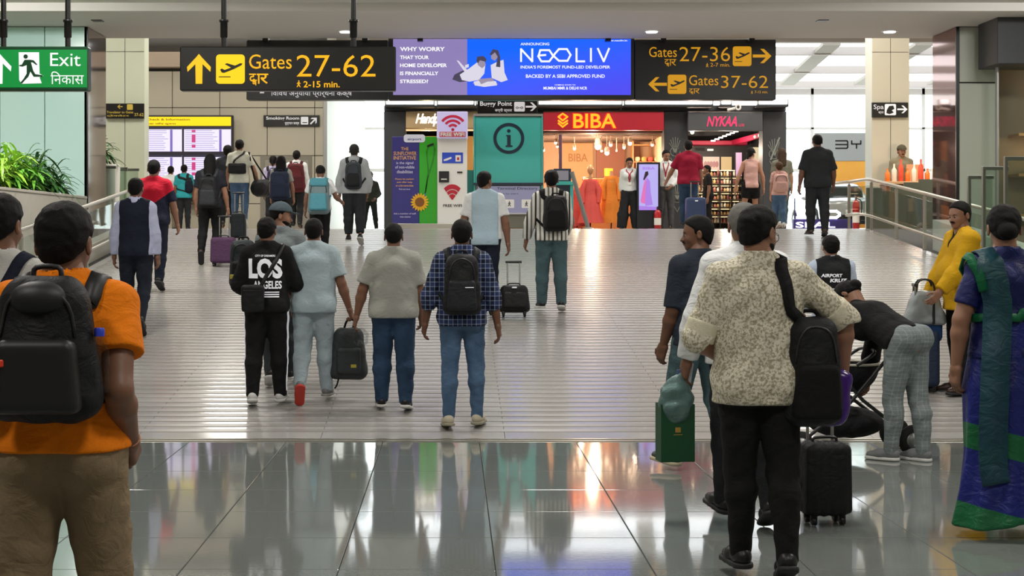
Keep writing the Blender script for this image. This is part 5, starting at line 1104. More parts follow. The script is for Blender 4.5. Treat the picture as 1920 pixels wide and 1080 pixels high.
for q in range(9): dress('hanging_dress', ORD[q] + ' hanging garment from the left on the clothes shop rail', 1099 + q * 8.6, HY + 1.4, 336, 410, .05, .10, (M_ylw, M_or2, M_cor, M_ylw, M_pnk)[q % 5], 'dress', 'hanging garments in the clothes shop', sleeves=False)
tl = thing('table_lamp', 'glowing orange drum lamp behind the dresses', 'lamp', (Xp(1141, HY + 2.2), HY + 2.2, Zp(335, HY + 2.2))); x, Y = Xp(1141, HY + 2.2), HY + 2.2
obj('shade', MB().lathe([(.10, Zp(330, Y)), (.105, Zp(316, Y))], (x, Y, 0), 18), mat('shade_orange', '#ff9010', .5, emit='#ff9a10', es=1.3), tl); obj('base', MB().lathe([(.07, Zp(335, Y)), (.03, Zp(333, Y)), (.03, Zp(330, Y))], (x, Y, 0), 12), M_or2, tl)
sh = thing('display_cabinet', 'low wooden cabinet with the orange lamp on top', 'cabinet', (Xp(1141, Y), Y, ZT)); obj('body', MB().bbox(x - .6, x + .6, Y - .25, Y + .3, ZT, Zp(337, Y), .01), mat('cabinet_tan', '#b5855a', .5), sh); obj('top', MB().bbox(x - .62, x + .62, Y - .27, Y + .32, Zp(337, Y), Zp(335, Y), .006), mat('cabinet_tan'), sh)
ss = thing('shelf_unit', 'shelf with folded clothes in the right half of the clothes shop', 'shelf', (Xp(1222, HY + 2.5), HY + 2.5, ZT)); Y = HY + 2.5
for q in range(5): obj('shelf', MB().bbox(Xp(1188, Y), Xp(1242, Y), Y, Y + .4, ZT + .4 + q * .42, ZT + .43 + q * .42, .004), mat('cabinet_tan'), ss)
for q in range(2): obj('side', MB().bbox(Xp((1186, 1241)[q], Y), Xp((1188.5, 1243.5)[q], Y), Y, Y + .4, ZT, ZT + 2.2, .004), mat('cabinet_tan'), ss)
for q in range(12): single('folded_garment', MB().bbox(Xp(1192 + (q % 4) * 12, Y), Xp(1201 + (q % 4) * 12, Y), Y + .05, Y + .35, ZT + .43 + (q // 4 + 1) * .42, ZT + .55 + (q // 4 + 1) * .42, .03), (M_ylw, M_cor, cloth('cream_fold', '#e6d3ac'))[q % 3], ORD[q % 4] + ' folded garment on the ' + ('lowest', 'middle', 'upper')[q // 4] + ' shelf of the clothes shop', 'garment', 'folded garments in the clothes shop')
sc = thing('digital_signage', 'upright screen showing a pink and lilac dress between the two assistants', 'screen', (Xp(1215, 32.4), 32.4, ZT)); DY = 32.4
panel('cabinet', 1194, 304, 1238, 428, DY, .12, mat('signage_black', '#15141c', .35), sc, .01); panel('picture', 1198, 308, 1234, 394, DY - .008, .01, mat('signage_lilac', '#333355', .4, emit='#b9b0f0', es=.95), sc, .001)
MP, MV, MD = mat('pic_pink', '#550033', .4, emit='#e07ac0', es=.9), mat('pic_violet', '#332255', .4, emit='#b184e8', es=.9), mat('pic_dark', '#110a10', .4, emit='#3a2030', es=.6)
write(sc, 'BIBA', 1205, 313, 1228, 318, DY - .012, MV, .02); poly(sc, 'pictured_dress', [(1210, 334), (1206, 350), (1201, 376), (1202, 380), (1216, 384), (1218, 380), (1214, 350)], DY - .012, MP); poly(sc, 'pictured_dress', [(1212, 332), (1219, 340), (1220, 360), (1224, 384), (1210, 386), (1211, 352)], DY - .014, MV); poly(sc, 'pictured_hair', [(1210, 322), (1215, 321), (1216, 327), (1212, 332), (1208, 338), (1206, 337)], DY - .016, MD); poly(sc, 'pictured_floor', [(1198, 386), (1234, 388), (1234, 394), (1198, 394)], DY - .013, MV)
def extinguisher(label, px, Y, h=.5):
    x = Xp(px, Y); z = ground(Y); t = thing('fire_extinguisher', label, 'extinguisher', (x, Y, z)); mr = mat('extinguisher_red', '#b01822', .3)
    obj('cylinder', MB().lathe([(.06, z), (.075, z + .02), (.075, z + h * .72), (.05, z + h * .82), (.022, z + h * .86)], (x, Y, 0), 16), mr, t); obj('valve', MB().lathe([(.02, z + h * .86), (.025, z + h * .9), (.012, z + h)], (x, Y, 0), 10), M_black, t); obj('lever', MB().bbox(x - .02, x + .09, Y - .012, Y + .012, z + h * .95, z + h * .99, .004), M_black, t); obj('hose', MB().tube(spline([(x + .02, Y, z + h * .9), (x + .12, Y, z + h * .8), (x + .11, Y, z + h * .4), (x + .085, Y, z + h * .15)], 10), .012, 6), M_black, t); obj('paper_label', MB().lathe([(.0765, z + h * .2), (.0765, z + h * .5)], (x, Y, 0), 16), M_white, t)
extinguisher('red fire extinguisher on the floor below the lilac screen', 1233, 32.2)
# ---- dark cosmetics shop
nf = thing('shop_fascia', 'dark grey fascia with pink NYKAA letters', 'shop sign', (Xp(1360, HY), HY, Zp(245, HY)))
panel('fascia_board', 1290, 210, 1430, 245, HY - .25, .21, mat('fascia_grey', '#4d4f53', .5), nf, .01); write(nf, 'NYKAA', 1325, 218, 1382, 237, HY - .256, mat('pink_letter', '#d8285a', .4, emit='#e83468', es=.65), .02, .95, .3); write(nf, 'LUXE', 1385, 232, 1396, 237, HY - .256, mat('pink_letter'), .0, 1, .2)
NX0, NX1 = Xp(1290, HY), Xp(1466, HY); nb = struct('wall_shop_dark', MB().box(NX0, NX1, HY + 3.4, HY + 3.5, ZT, Zp(209, HY)), mat('shop_dark', '#2a2726', .5)); obj('red_valance', MB().bbox(NX0, Xp(1400, HY + 2.9), HY + 2.8, HY + 3.3, Zp(272, HY + 2.9), Zp(264, HY + 2.9), .01), mat('valance_red', '#a01238', .5), nb)
mb = MB(); mb.add([(Xp(1372, HY + 2.8), HY + 2.8, Zp(272, HY + 2.8)), (Xp(1430, HY + .5), HY + .5, Zp(256, HY + .5)), (Xp(1430, HY + .5), HY + .5, Zp(247, HY + .5)), (Xp(1372, HY + 2.8), HY + 2.8, Zp(263, HY + 2.8)), (Xp(1372, HY + 2.8) + .08, HY + 2.8, Zp(272, HY + 2.8)), (Xp(1430, HY + .5) + .08, HY + .5, Zp(256, HY + .5)), (Xp(1430, HY + .5) + .08, HY + .5, Zp(247, HY + .5)), (Xp(1372, HY + 2.8) + .08, HY + 2.8, Zp(263, HY + 2.8))], [(0, 1, 2, 3), (7, 6, 5, 4), (0, 4, 5, 1), (1, 5, 6, 2), (2, 6, 7, 3), (3, 7, 4, 0)]); obj('red_valance', mb, mat('valance_red'), nb)
for q in range(7): t = q / 6; Y = HY + 2.6 - 2.0 * t; single('recessed_lamp', MB().lathe([(.055, Zp(265 - 17.5 * t, Y)), (.055, Zp(263 - 17.5 * t, Y))], (Xp(1337 + 43 * t, Y), Y, 0), 12), mat('bulb_white', '#ffffff', .4, emit='#fff0e0', es=5.), ORD[q] + ' round lamp from the left in the diagonal row of the cosmetics shop', 'ceiling light', 'lamp row in the cosmetics shop')
for q in range(5): t = q / 4; Y = HY + 2.4 - 1.8 * t; single('spot_lamp', MB().sphere((Xp(1391 + 33 * t, Y), Y, Zp(264 - 10 * t, Y)), .035, 10, 6), mat('bulb_warm'), ORD[q] + ' small spotlight from the left in the right row of the cosmetics shop', 'spotlight', 'right spotlight row in the cosmetics shop')
single('spot_lamp', MB().sphere((Xp(1298, HY + .3), HY + .3, Zp(248, HY + .3)), .045, 10, 6), mat('bulb_warm'), 'single bright spotlight at the left end of the cosmetics shop front', 'spotlight')
for x in (Xp(1320, HY), Xp(1390, HY)): lamp('shop_lamp', (x, HY + 1.6, 3.7), 60, (1, .82, .66))
for px0, px1, p0, p1, dy, c, lab in ((1318, 1349, 294, 320, 3.2, '#e8c0a0', 'wide lit picture with pink petals above the cosmetics shelves'), (1352, 1372, 294, 320, 3.2, '#e0b87a', 'narrow lit amber picture above the cosmetics shelves'), (1380, 1391, 286, 330, 2.0, '#e0a0c8', 'pink and lilac lit panel on the right shop wall'), (1412, 1429, 276, 322, 1.0, '#e8d0a8', 'tall cream lit panel at the right shop wall')):
    Y = HY + dy; t = thing('lightbox', lab, 'light box', ((Xp(px0, Y) + Xp(px1, Y)) / 2, Y, Zp(p1, Y))); panel('frame', px0 - 1, p0 - 1, px1 + 1, p1 + 1, Y, .06, M_black, t, .004); panel('picture', px0, p0, px1, p1, Y - .01, .012, mat('lightbox' + c, '#444444', .4, emit=c, es=.95), t, .001)
    if 'petals' in lab:
        for q in range(5): poly(t, 'petal_print', [(1323 + q * 5.3 + 3.4 * math.cos(a), 308 + 6 * math.sin(a)) for a in np.linspace(0, 6.28, 11)[:-1]], Y - .014, mat('petal_rose', '#441818', .4, emit='#c88478', es=.8))
single('shop_sign_plate', MB().bbox(Xp(1326, HY + 2.7), Xp(1338, HY + 2.7), HY + 2.7, HY + 2.73, Zp(283, HY + 2.7), Zp(279, HY + 2.7), .01), M_white, 'small pale plate hanging inside the cosmetics shop', 'sign')
un = thing('cosmetics_shelves', 'shelving full of cosmetics inside the dark shop', 'shelf', (Xp(1345, HY + 2.4), HY + 2.4, ZT)); Y = HY + 2.4
for q in range(7): obj('shelf', MB().bbox(Xp(1306, Y), Xp(1392, Y), Y, Y + .35, ZT + .18 + q * .19, ZT + .195 + q * .19, .003), mat('shelf_dark', '#5a4a38', .4), un); obj('shelf_light', MB().bbox(Xp(1308, Y), Xp(1390, Y), Y + .30, Y + .31, ZT + .33 + q * .19, ZT + .345 + q * .19, .001), mat('shelf_strip', '#ffffff', .5, emit='#ffd9a0', es=2.2), un)
for px in (1305, 1349, 1371, 1391): obj('upright', MB().bbox(Xp(px, Y), Xp(px + 2.5, Y), Y - .01, Y + .36, ZT, ZT + 1.46, .004), M_black, un)
CM = [mat('cosmetic' + c, c, .35) for c in ('#e0b878', '#efe4c8', '#c87a6a', '#b08a58', '#e8d2b0', '#8a5048')]
for q in range(7):
    for r_ in range(13):
        px = 1311 + r_ * 6.1 + random.uniform(-.8, .8); h_ = random.uniform(.08, .15); x = Xp(px, Y); z = ZT + .195 + q * .19; mb = MB(); mb.lathe([(.028, z), (.034, z + .01), (.034, z + h_ * .7), (.014, z + h_ * .78), (.014, z + h_)], (x, Y + .1, 0), 8); single('cosmetic_bottle', mb, random.choice(CM), ORD[r_] + ' cosmetic bottle from the left on the ' + ORD[6 - q] + ' shelf from the top', 'bottle', 'bottles on the cosmetics shelves')
def sketch(parent, cx, cy, s, Y):
    m = mat('chalk', '#8d9088', .8)
    for a in range(6): an = R(60 + a * 30 * .8 - 20); stroke(parent, [(cx, cy + s), (cx + s * .3 * math.cos(an), cy + s * .2), (cx + s * .7 * math.cos(an), cy - s * math.sin(an))], 1., Y, m, 'chalk_line')
    stroke(parent, [(cx + s * .55 * math.cos(a), cy + s * .6 + s * .5 * math.sin(a)) for a in np.linspace(0, 5.5, 14)], 1.1, Y, m, 'chalk_line'); stroke(parent, [(cx - s * .5, cy + s * 1.3), (cx, cy + s * 2.2), (cx + s * .45, cy + s * 1.2)], 1., Y, m, 'chalk_line')
ck = thing('chalk_drawing', 'pale chalk flower drawings on the dark shop pillars', 'drawing', (Xp(1360, HY), HY - .03, Zp(400, HY)))
for cx, cy, s_ in ((1266, 274, 17), (1270, 362, 16), (1452, 278, 18)): sketch(ck, cx, cy, s_, HY - .028)
obj('diagonal_stem', MB().tube([(Xp(1444, HY), HY - .04, Zp(300, HY)), (Xp(1461, HY), HY - .04, Zp(258, HY))], .02, 6), mat('chalk', '#8d9088', .8), ck)
cc = thing('ceiling_camera', 'white bracket with a round ring above the dark shop', 'camera', (Xp(1375, 33.3), 33.3, Zp(206, 33.3))); Y = 33.3
obj('arm', MB().tube([(Xp(1364, Y), Y, Zp(206, Y)), (Xp(1378, Y), Y, Zp(203, Y))], .03, 8), M_white, cc); an = np.linspace(0, 2 * math.pi, 17); obj('ring', MB().tube([(Xp(1384 + 4.3 * math.cos(a), Y), Y, Zp(201 + 4.6 * math.sin(a), Y)) for a in an], .02, 6), M_white, cc)
# ---- car show at the right end of the hall
BY_ = 46.5
bb = thing('backdrop', 'grey backdrop with large black letters and an orange field behind the car', 'backdrop', (Xp(1590, BY_), BY_, ZT)); panel('grey_board', 1528, 249, 1680, 302, BY_, .12, mat('board_grey', '#a3a6a6', .5), bb, .01)
def oj(n='board_orange'):
    return nodes_mat(n, lambda N, L, co: mixc(N, L, mth(N, L, 'ADD', noise(N, L, co, 1.2), mth(N, L, 'MULTIPLY', sep(N, L, co)[2], .2)), '#d8842a', '#f0b050'), .5)
panel('orange_board', 1566, 302, 1680, 428, BY_ + .01, .10, oj(), bb, .01)
mk = mat('letter_black', '#17181a', .4); yB = BY_ - .006
stroke(bb, [(1567, 264), (1588, 264), (1589.5, 266), (1589.5, 276), (1588, 278), (1567, 278)], 2.6, yB, mk); stroke(bb, [(1567, 271), (1588, 271)], 2.6, yB, mk); stroke(bb, [(1597, 264), (1597, 270), (1614, 270), (1614, 264)], 2.6, yB, mk); stroke(bb, [(1606, 270), (1606, 278)], 2.6, yB, mk); stroke(bb, [(1624, 264), (1641, 264), (1645, 268), (1645, 274), (1641, 278), (1624, 278)], 2.6, yB, mk)
CY = 43.5; cx0 = Xp(1600, CY); cr_ = thing('car', 'silver car seen from the front behind the railing at the right', 'car', (cx0, CY, ZT)); T = Pers(); T.root = cr_; T.base = A(0, 0, 0); M_car = mat('car_silver', '#b9bcbc', .25, .6, coat=.6); M_tint = mat('tinted_glass', '#2b3330', .08, spec=.8)
def carb(P):
    d = d_box(P, A(0, 2.2, .62), A(.90, 2.25, .36), .18); d = smin(d, d_box(P, A(0, 2.7, 1.15), A(.74, 1.35, .32), .22, None, .22, 2, 0), .12); d = smin(d, d_ell(P, A(0, .75, .86), (.82, .85, .16)), .1)
    for sx_ in (-1, 1):
        for y in (.85, 3.6): d = smax(d, -d_cap(P, A(sx_ * .7, y, .33), A(sx_ * 1.1, y, .33), .36, .36), .03)
    return d
cob(T, 'body_shell', M_car, [solid(carb, (-1.05, -.15, .15), (1.05, 4.6, 1.6), .04)])
wsh = lambda P: np.maximum(carb(P) - .012, -np.minimum(np.minimum(P[2] - 1.02, 1.38 - P[2]), np.minimum(.66 - np.abs(P[0]), 2.05 - P[1])))
cob(T, 'windscreen', M_tint, [solid(wsh, (-.8, .8, .95), (.8, 2.2, 1.5), .03)])
for sx_ in (-1, 1):
    cob(T, 'headlight', mat('headlight', '#e0e4e6', .1), mb=MB().sphere((sx_ * .66, .06, .74), (.20, .09, .07), 12, 8)); cob(T, 'wing_mirror', M_car, mb=MB().sphere((sx_ * 1.0, 1.75, 1.03), (.11, .07, .07), 10, 6))
    for y in (.85, 3.6): wl_ = cob(T, 'wheel', mat('tyre', '#151515', .8), mb=MB().lathe([(.20, -.11), (.32, -.10), (.33, 0), (.32, .10), (.20, .11)], (sx_ * .80, y, .33), 20, 'x')); cob(T, 'hub', M_alu, mb=MB().lathe([(.01, -.12), (.20, -.115), (.20, .115), (.01, .12)], (sx_ * .80, y, .33), 14, 'x'), parent=wl_)
cob(T, 'grille', mat('slot_black'), mb=MB().bbox(-.5, .5, -.07, .06, .34, .50, .02)); cob(T, 'number_plate', M_white, mb=MB().bbox(-.25, .25, -.09, -.05, .54, .64, .005)); cob(T, 'bumper_lip', mat('slot_black'), mb=MB().bbox(-.8, .8, -.06, .3, .22, .30, .03))
gl = thing('light_letters', 'glowing white letter sign on a dark base in front of the car', 'light sign', (Xp(1540, 41.0), 41.0, ZT)); GYl = 41.0; gm = mat('letter_glow', '#ffffff', .4, emit='#f4f0ff', es=2.6)
panel('base', 1488, 411, 1600, 441, GYl + .02, .2, mat('base_violet', '#3a2f78', .5), gl, .01); stroke(gl, [(1552, 396), (1568, 396), (1574, 400), (1574, 404), (1568, 408), (1548, 408)], 5, GYl - .02, gm); write(gl, 'SEAL', 1492, 416, 1566, 427, GYl - .01, gm, .02); stroke(gl, [(1490, 372), (1490, 410)], 2, GYl, mat('base_violet'), 'post'); stroke(gl, [(1494, 396), (1520, 396), (1520, 408), (1494, 408)], 5, GYl - .02, gm)
extinguisher('red fire extinguisher standing beside the foot of the right pillar', 1605, 32.2, .75)
# ---- bottle counter at the right
CYc = 31.75; ct = thing('bottle_counter', 'lit counter with orange bottles in front of the window at right', 'counter', (Xp(1715, CYc), CYc, ZT)); panel('front', 1662, 345, 1762, 428, CYc, .5, mat('counter_brown', '#8a5a38', .5), ct, .01); panel('top', 1660, 340, 1764, 345, CYc - .05, .6, mat('counter_top', '#c9a27a', .4), ct, .006); panel('lit_back', 1700, 308, 1732, 340, CYc + .45, .03, mat('counter_lit', '#7a4a28', .5, emit='#e8a070', es=.75), ct, .004)
for q in range(8):
    px = 1664 + q * 12.5; x = Xp(px, CYc + .15); z = Zp(340, CYc); h_ = .28 + .10 * (q % 3); single('bottle', MB().lathe([(.05, z), (.055, z + .02), (.055, z + h_ * .65), (.02, z + h_ * .8), (.02, z + h_)], (x, CYc + .15, 0), 12), mat(('bottle_orange', 'bottle_pale', 'bottle_red')[q % 3], ('#e0762a', '#e6d8c8', '#d8503a')[q % 3], .2), ORD[q] + ' glass bottle from the left on the counter at right', 'bottle', 'bottles on the right counter')
lamp('counter_lamp', (Xp(1715, CYc), CYc - .4, 3.6), 18, (1, .7, .45))
# ---- palm behind the left pier, with glass balustrade in the upper hall
pp = thing('plant_tub', 'pale tub of the small palm beside the left pillar', 'tub', (Xp(206, 29.0), 29.0, ZT)); obj('tub', MB().lathe([(.17, ZT), (.20, ZT + 1.22), (.19, ZT + 1.25), (.17, ZT + 1.2)], (Xp(206, 29.0), 29.0, 0), 18), M_white, pp); obj('soil', MB().lathe([(.01, ZT + 1.19), (.17, ZT + 1.2)], (Xp(206, 29.0), 29.0, 0), 18), mat('soil'), pp)
plant('palm_plant', 'small dark palm with drooping leaves beside the left pillar', Xp(206, 29.0), 29.0, ZT + 1.2, .62, 14, GREEN[2], 1.1, .024, None, 7, .38)
for q, px in enumerate((196, 218, 240)):
    Y = 28.6 + q * .5; x = Xp(px, Y); t = thing('glass_barrier', ['nearest', 'middle', 'farthest'][q] + ' of the three glass barrier panels left of the flight board', 'barrier', (x, Y, ground(Y)), 0, 'glass barriers at the left'); obj('glass_pane', MB().bbox(x - .25, x + .2, Y, Y + .02, ground(Y) + .05, ground(Y) + 1.15, .004), glass('green_glass', (.62, .70, .64)), t); obj('post', MB().bbox(x - .29, x - .25, Y - .02, Y + .04, ground(Y), ground(Y) + 1.2, .004), mat('post_grey', '#70756c', .4, .6), t); obj('top_rail', MB().bbox(x - .29, x + .22, Y - .02, Y + .04, ground(Y) + 1.15, ground(Y) + 1.2, .004), mat('post_grey'), t)
# ------------------------------------------------------------------ clothes materials
def plaid(N, L, co):
    s_ = sep(N, L, co)
    def band(a, f, w_): return mth(N, L, 'LESS_THAN', mth(N, L, 'FRACT', mth(N, L, 'MULTIPLY', a, f)), w_)
    v1 = band(s_[0], 26, .16); h1 = band(s_[2], 26, .16); v2 = band(s_[0], 13, .5); h2 = band(s_[2], 13, .5)
    base = mixc(N, L, mth(N, L, 'MULTIPLY', mth(N, L, 'ADD', v2, h2), .5), '#2c3a63', '#12172c'); return mixc(N, L, mth(N, L, 'MULTIPLY', mth(N, L, 'ADD', v1, h1), .42), base, '#aab6d2')
M_plaid = nodes_mat('cloth_plaid', plaid)
def stripes(N, L, co):
    s_ = sep(N, L, co); x = mth(N, L, 'MULTIPLY', s_[0], 19)
    a = mth(N, L, 'LESS_THAN', mth(N, L, 'FRACT', x), .42); b_ = mth(N, L, 'LESS_THAN', mth(N, L, 'FRACT', mth(N, L, 'MULTIPLY', s_[0], 9.5)), .2); return mixc(N, L, b_, mixc(N, L, a, '#dcd9d0', '#70716f'), '#33363a')
M_striped = nodes_mat('cloth_striped', stripes)
def camo(N, L, co):
    n1 = noise(N, L, co, 75, 6); n2 = noise(N, L, co, 130, 3); a = mth(N, L, 'SMOOTH_MIN', mth(N, L, 'MULTIPLY', mth(N, L, 'SUBTRACT', n1, .47), 9), 1, .2); a = mth(N, L, 'MAXIMUM', a, 0); b_ = mth(N, L, 'GREATER_THAN', n2, .60)
    return mixc(N, L, mth(N, L, 'MULTIPLY', b_, .5), mixc(N, L, a, '#ded8c6', '#a59d84'), '#7a7562')
M_camo = nodes_mat('cloth_leaf_print', camo)
def jeans(n, a, c):
    return nodes_mat(n, lambda N, L, co: mixc(N, L, mth(N, L, 'MULTIPLY', mth(N, L, 'ADD', noise(N, L, co, 5, 3), mth(N, L, 'MULTIPLY', noise(N, L, co, 300, 1), .3)), .9), a, c), .9)
M_jean, M_jean2, M_jean3 = jeans('cloth_jeans_blue', '#1c2c46', '#5a7696'), jeans('cloth_jeans_dark', '#141e30', '#36506e'), jeans('cloth_jeans_teal', '#22363c', '#566e74')
def check(N, L, co):
    s_ = sep(N, L, co); a = mth(N, L, 'LESS_THAN', mth(N, L, 'FRACT', mth(N, L, 'MULTIPLY', s_[0], 34)), .18); b_ = mth(N, L, 'LESS_THAN', mth(N, L, 'FRACT', mth(N, L, 'MULTIPLY', s_[2], 34)), .18); return mixc(N, L, mth(N, L, 'MULTIPLY', mth(N, L, 'ADD', a, b_), .4), '#767f80', '#98a0a0')
M_check = nodes_mat('cloth_grey_check', check)
BLK = cloth('black', '#131315'); NAVY = cloth('navy', '#171d2d'); CHAR = cloth('charcoal', '#25272b'); WHT = cloth('white', '#dcdfe0'); ORG_ = cloth('orange', '#e87c08'); KHA = cloth('khaki', '#85735a'); BLK2 = cloth('black_bag', '#18191c', .6, .1, .4, 220.)
GRY = cloth('grey_tee', '#9c9d96'); LBG = cloth('blue_grey', '#a3b4bb'); RED = cloth('red', '#b5152f'); TEAL = cloth('teal', '#2f9aa2'); LBL = cloth('light_blue', '#a8bfcd'); MAR = cloth('maroon', '#8a1230'); YEL = cloth('mustard', '#c89a14'); TAN = cloth('tan', '#b09a8a'); PNK = cloth('dusty_pink', '#c39a92'); LAV = cloth('lavender', '#b9b2cf'); LGT = cloth('light_trousers', '#98a6ad')
S_W = mat('shoe_white', '#cfd0d0', .5); S_B = mat('shoe_black', '#141416', .4); S_BR = mat('shoe_brown', '#3a2318', .45); S_G = mat('shoe_grey', '#6e7072', .6); S_BG = mat('shoe_beige', '#b5ad98', .6); S_RED = mat('sole_red', '#c43a2a', .6); SOLW = mat('sole_white', '#c9c9c6', .55); SOLB = mat('sole_dark', '#202022', .6)
sh_ = lambda m, s=None, **k: dict(mat=m, sole=s or SOLB, **k)
tee = lambda m, **k: dict(dict(mat=m, sleeve=.68, hem=.045, loose=.014, sl=.012), **k)
long_ = lambda m, **k: dict(dict(mat=m, sleeve=1.93, hem=.045, loose=.014, sl=.007), **k)
tr = lambda m, **k: dict(dict(mat=m, wide=.016, cuff=.018), **k)
DN = ((.12, .0, -1), (.08, .14, -1)); SWF = ((.12, .25, -1), (.05, .45, -1)); SWB = ((.14, -.25, -1), (.10, -.02, -1))
SK1, SK2, SK3 = '#7a5440', '#8f6650', '#6a4634'
# ------------------------------------------------------------------ people in the foreground
p1 = person('person in an orange tee and khaki trousers with a black backpack, nearest at left', 118, 5.0, 1.775, 0, 1.05, hair='full', legs=dict(L=((-.10, -.05, -1), (-.02, -.12, -1), 5), R=((.10, .14, -1), (.06, .02, -1), 0)), skin=SK1,
            armL=((.14, -.5, -1), (.0, .8, -.8)), armR=((.10, -.5, -1), (.0, .8, -.8)), head=(-6, 4), tops=[tee(ORG_, collar=False, neck=.008, loose=.016, sleeve=.58, sl=.022, hem=.006)], bottom=tr(KHA, wide=.026, cuff=.030), shoe=sh_(S_B), belly=.06, hs=1.03, neck=.083)
b1 = backpack(p1, 'black drawstring topped backpack on the orange tee', .33, .47, .19, .322, BLK2, mat('bag_black_smooth', '#141517', .5, bump=.3, bscale=12), taper=.22, r=.09)
cob(b1, 'drawcord_flap', mat('bag_black_smooth'), [solid(lambda P: d_ell(P, b1.c + p1.sp * .16 - p1.fwd * .06, A(.10, .06, .06)), b1.c + A(-.15, -.2, .05), b1.c + A(.15, .1, .3), .009)])
cob(b1, 'red_zip_pull', mat('zip_pull_red', '#e0402a', .5), mb=MB().bbox(*np.repeat(b1.c - A(.105, b1.d * .5 + .035, .035), 2) + np.array([-.016, .016, -.02, .02, -.012, .012]), .004))
wb_ = p1.P + p1.side * .178 - p1.fwd * .235 + p1.sp * .20; t = carried(p1, 'water_bottle', 'clear water bottle with a blue cap in the side pocket of the orange tee backpack', 'bottle', wb_)
cob(t, 'bottle', glass('bottle_glass', (.93, .95, .96)), mb=MB().lathe([(.028, 0), (.032, .01), (.032, .06), (.029, .07), (.032, .08), (.032, .13), (.014, .165), (.014, .18)], wb_, 14)); cob(t, 'cap', mat('cap_blue', '#2a3fc0', .4), mb=MB().lathe([(.017, .178), (.017, .20), (.014, .205)], wb_, 14))
cob(p1_ := (lambda: (setattr(p1, 'base', A(0, 0, 0)), p1)[1])(), 'thread_bracelet', mat('thread', '#b07a60', .8), mb=MB().tube([p1.arms['R']['wr'] + p1.arms['R']['t'] * .031 * math.cos(a) + p1.arms['R']['n'] * .031 * math.sin(a) for a in np.linspace(0, 6.28, 14)], .004, 5))
p2 = person('person in a light grey tee cut off at the left edge, phone at the ear', -2, 6.3, 1.785, 0, 1.0, hair='full', legs='walkL', armR=((.42, .35, -.9), (-.22, .35, 1), (-1, -.2, .2)), head=(-12, 4), tops=[tee(cloth('pale_tee', '#b9b8b4'))], bottom=tr(CHAR), shoe=sh_(S_B))
p2.base = A(0, 0, 0); strap_on(p2, p2, [p2.C + A(-.14, -.10, -.16), p2.shc + A(.02, -.10, -.10), p2.shc + A(.10, -.05, .06), p2.shc + A(.11, .05, .06)], .05, NAVY, n=18)
hd = p2.hand['R']; t = carried(p2, 'phone', 'dark phone held to the ear at the left edge', 'phone', hd); cob(t, 'phone_body', mat('phone_dark', '#22222a', .2), mb=MB().bbox(hd[0] - .008, hd[0] + .004, hd[1] - .036, hd[1] + .036, hd[2] - .07, hd[2] + .07, .004)); cob(t, 'phone_screen', mat('phone_screen', '#333a55', .1, emit='#5a66a0', es=.3), mb=MB().bbox(hd[0] - .0095, hd[0] - .008, hd[1] - .032, hd[1] + .032, hd[2] - .064, hd[2] + .064, .0005))
p28 = person('person in a dark navy tee and teal jeans turning the head left', 1312, 10.5, 1.80, 28, 1.0, hair='short', legs=dict(L=((-.04, .30, -1), (0, .1, -1), -5), R=((.05, -.1, -1), (.03, -.35, -1), 12)), armL=((.10, .08, -1), (.02, .40, -1)), armR=((.1, .05, -1), (.05, .3, -1)), head=(52, 2), look='moustache', skin=SK3,
             tops=[tee(cloth('slate_navy', '#262d38'), sleeve=.95, collar=False)], bottom=tr(M_jean3, wide=.024, cuff=.026), shoe=sh_(mat('shoe_olive', '#3c4038', .6), mat('sole_cream', '#b5a88f', .6)))
p29 = person('person with grey hair in a white shirt, half hidden behind the leaf print shirt', 1398, 8.5, 1.80, 8, 1.08, hair='short', hairc='#6a6864', legs='walkL', armL=((.30, .05, -1), (.12, .35, -1)), tops=[long_(WHT, collar=True, loose=.02, sl=.016)], bottom=tr(CHAR), shoe=sh_(S_B), head=(-12, 12), belly=.15)
hd = p29.hand['L']; t = carried(p29, 'boarding_pass', 'folded white and blue boarding pass in the hand of the white shirt', 'paper', hd); mb = MB(); mb.add([hd + A(-.04, .0, -.02), hd + A(.03, .02, -.03), hd + A(.05, .02, .09), hd + A(-.02, 0, .10), hd + A(-.04, .003, -.02), hd + A(.03, .023, -.03), hd + A(.05, .023, .09), hd + A(-.02, .003, .10)], [(0, 1, 2, 3), (7, 6, 5, 4), (0, 4, 5, 1), (1, 5, 6, 2), (2, 6, 7, 3), (3, 7, 4, 0)]); cob(t, 'paper_sheet', mat('paper', '#d8dadf', .6), mb=mb); mb = MB(); mb.bbox(hd[0] - .06, hd[0] - .01, hd[1] - .01, hd[1] - .004, hd[2] - .01, hd[2] + .06, .003); cob(t, 'blue_stub', mat('paper_blue', '#5a6aa0', .6), mb=mb)
hd = p29.hand['L']; bb_ = A(hd[0] - .06, hd[1] + .03, hd[2] - .47); t = carried(p29, 'shopping_bag', 'dark green paper shopping bag with a small gold emblem', 'bag', bb_); MG = mat('paper_green', '#0f4a2a', .45)
mb = MB(); c, d_ = .10, .06
mb.add([bb_ + A(x * c, y * d_, z) for z in (0, .33) for x, y in ((-1, -1), (1, -1), (1, 1), (-1, 1))], [(0, 3, 2, 1), (0, 1, 5, 4), (1, 2, 6, 5), (2, 3, 7, 6), (3, 0, 4, 7)]); mb.add([bb_ + A(x * (c - .003), y * (d_ - .003), z) for z in (.003, .33) for x, y in ((-1, -1), (1, -1), (1, 1), (-1, 1))], [(0, 1, 2, 3), (4, 5, 1, 0), (5, 6, 2, 1), (6, 7, 3, 2), (7, 4, 0, 3)])
cob(t, 'paper_body', MG, mb=mb)
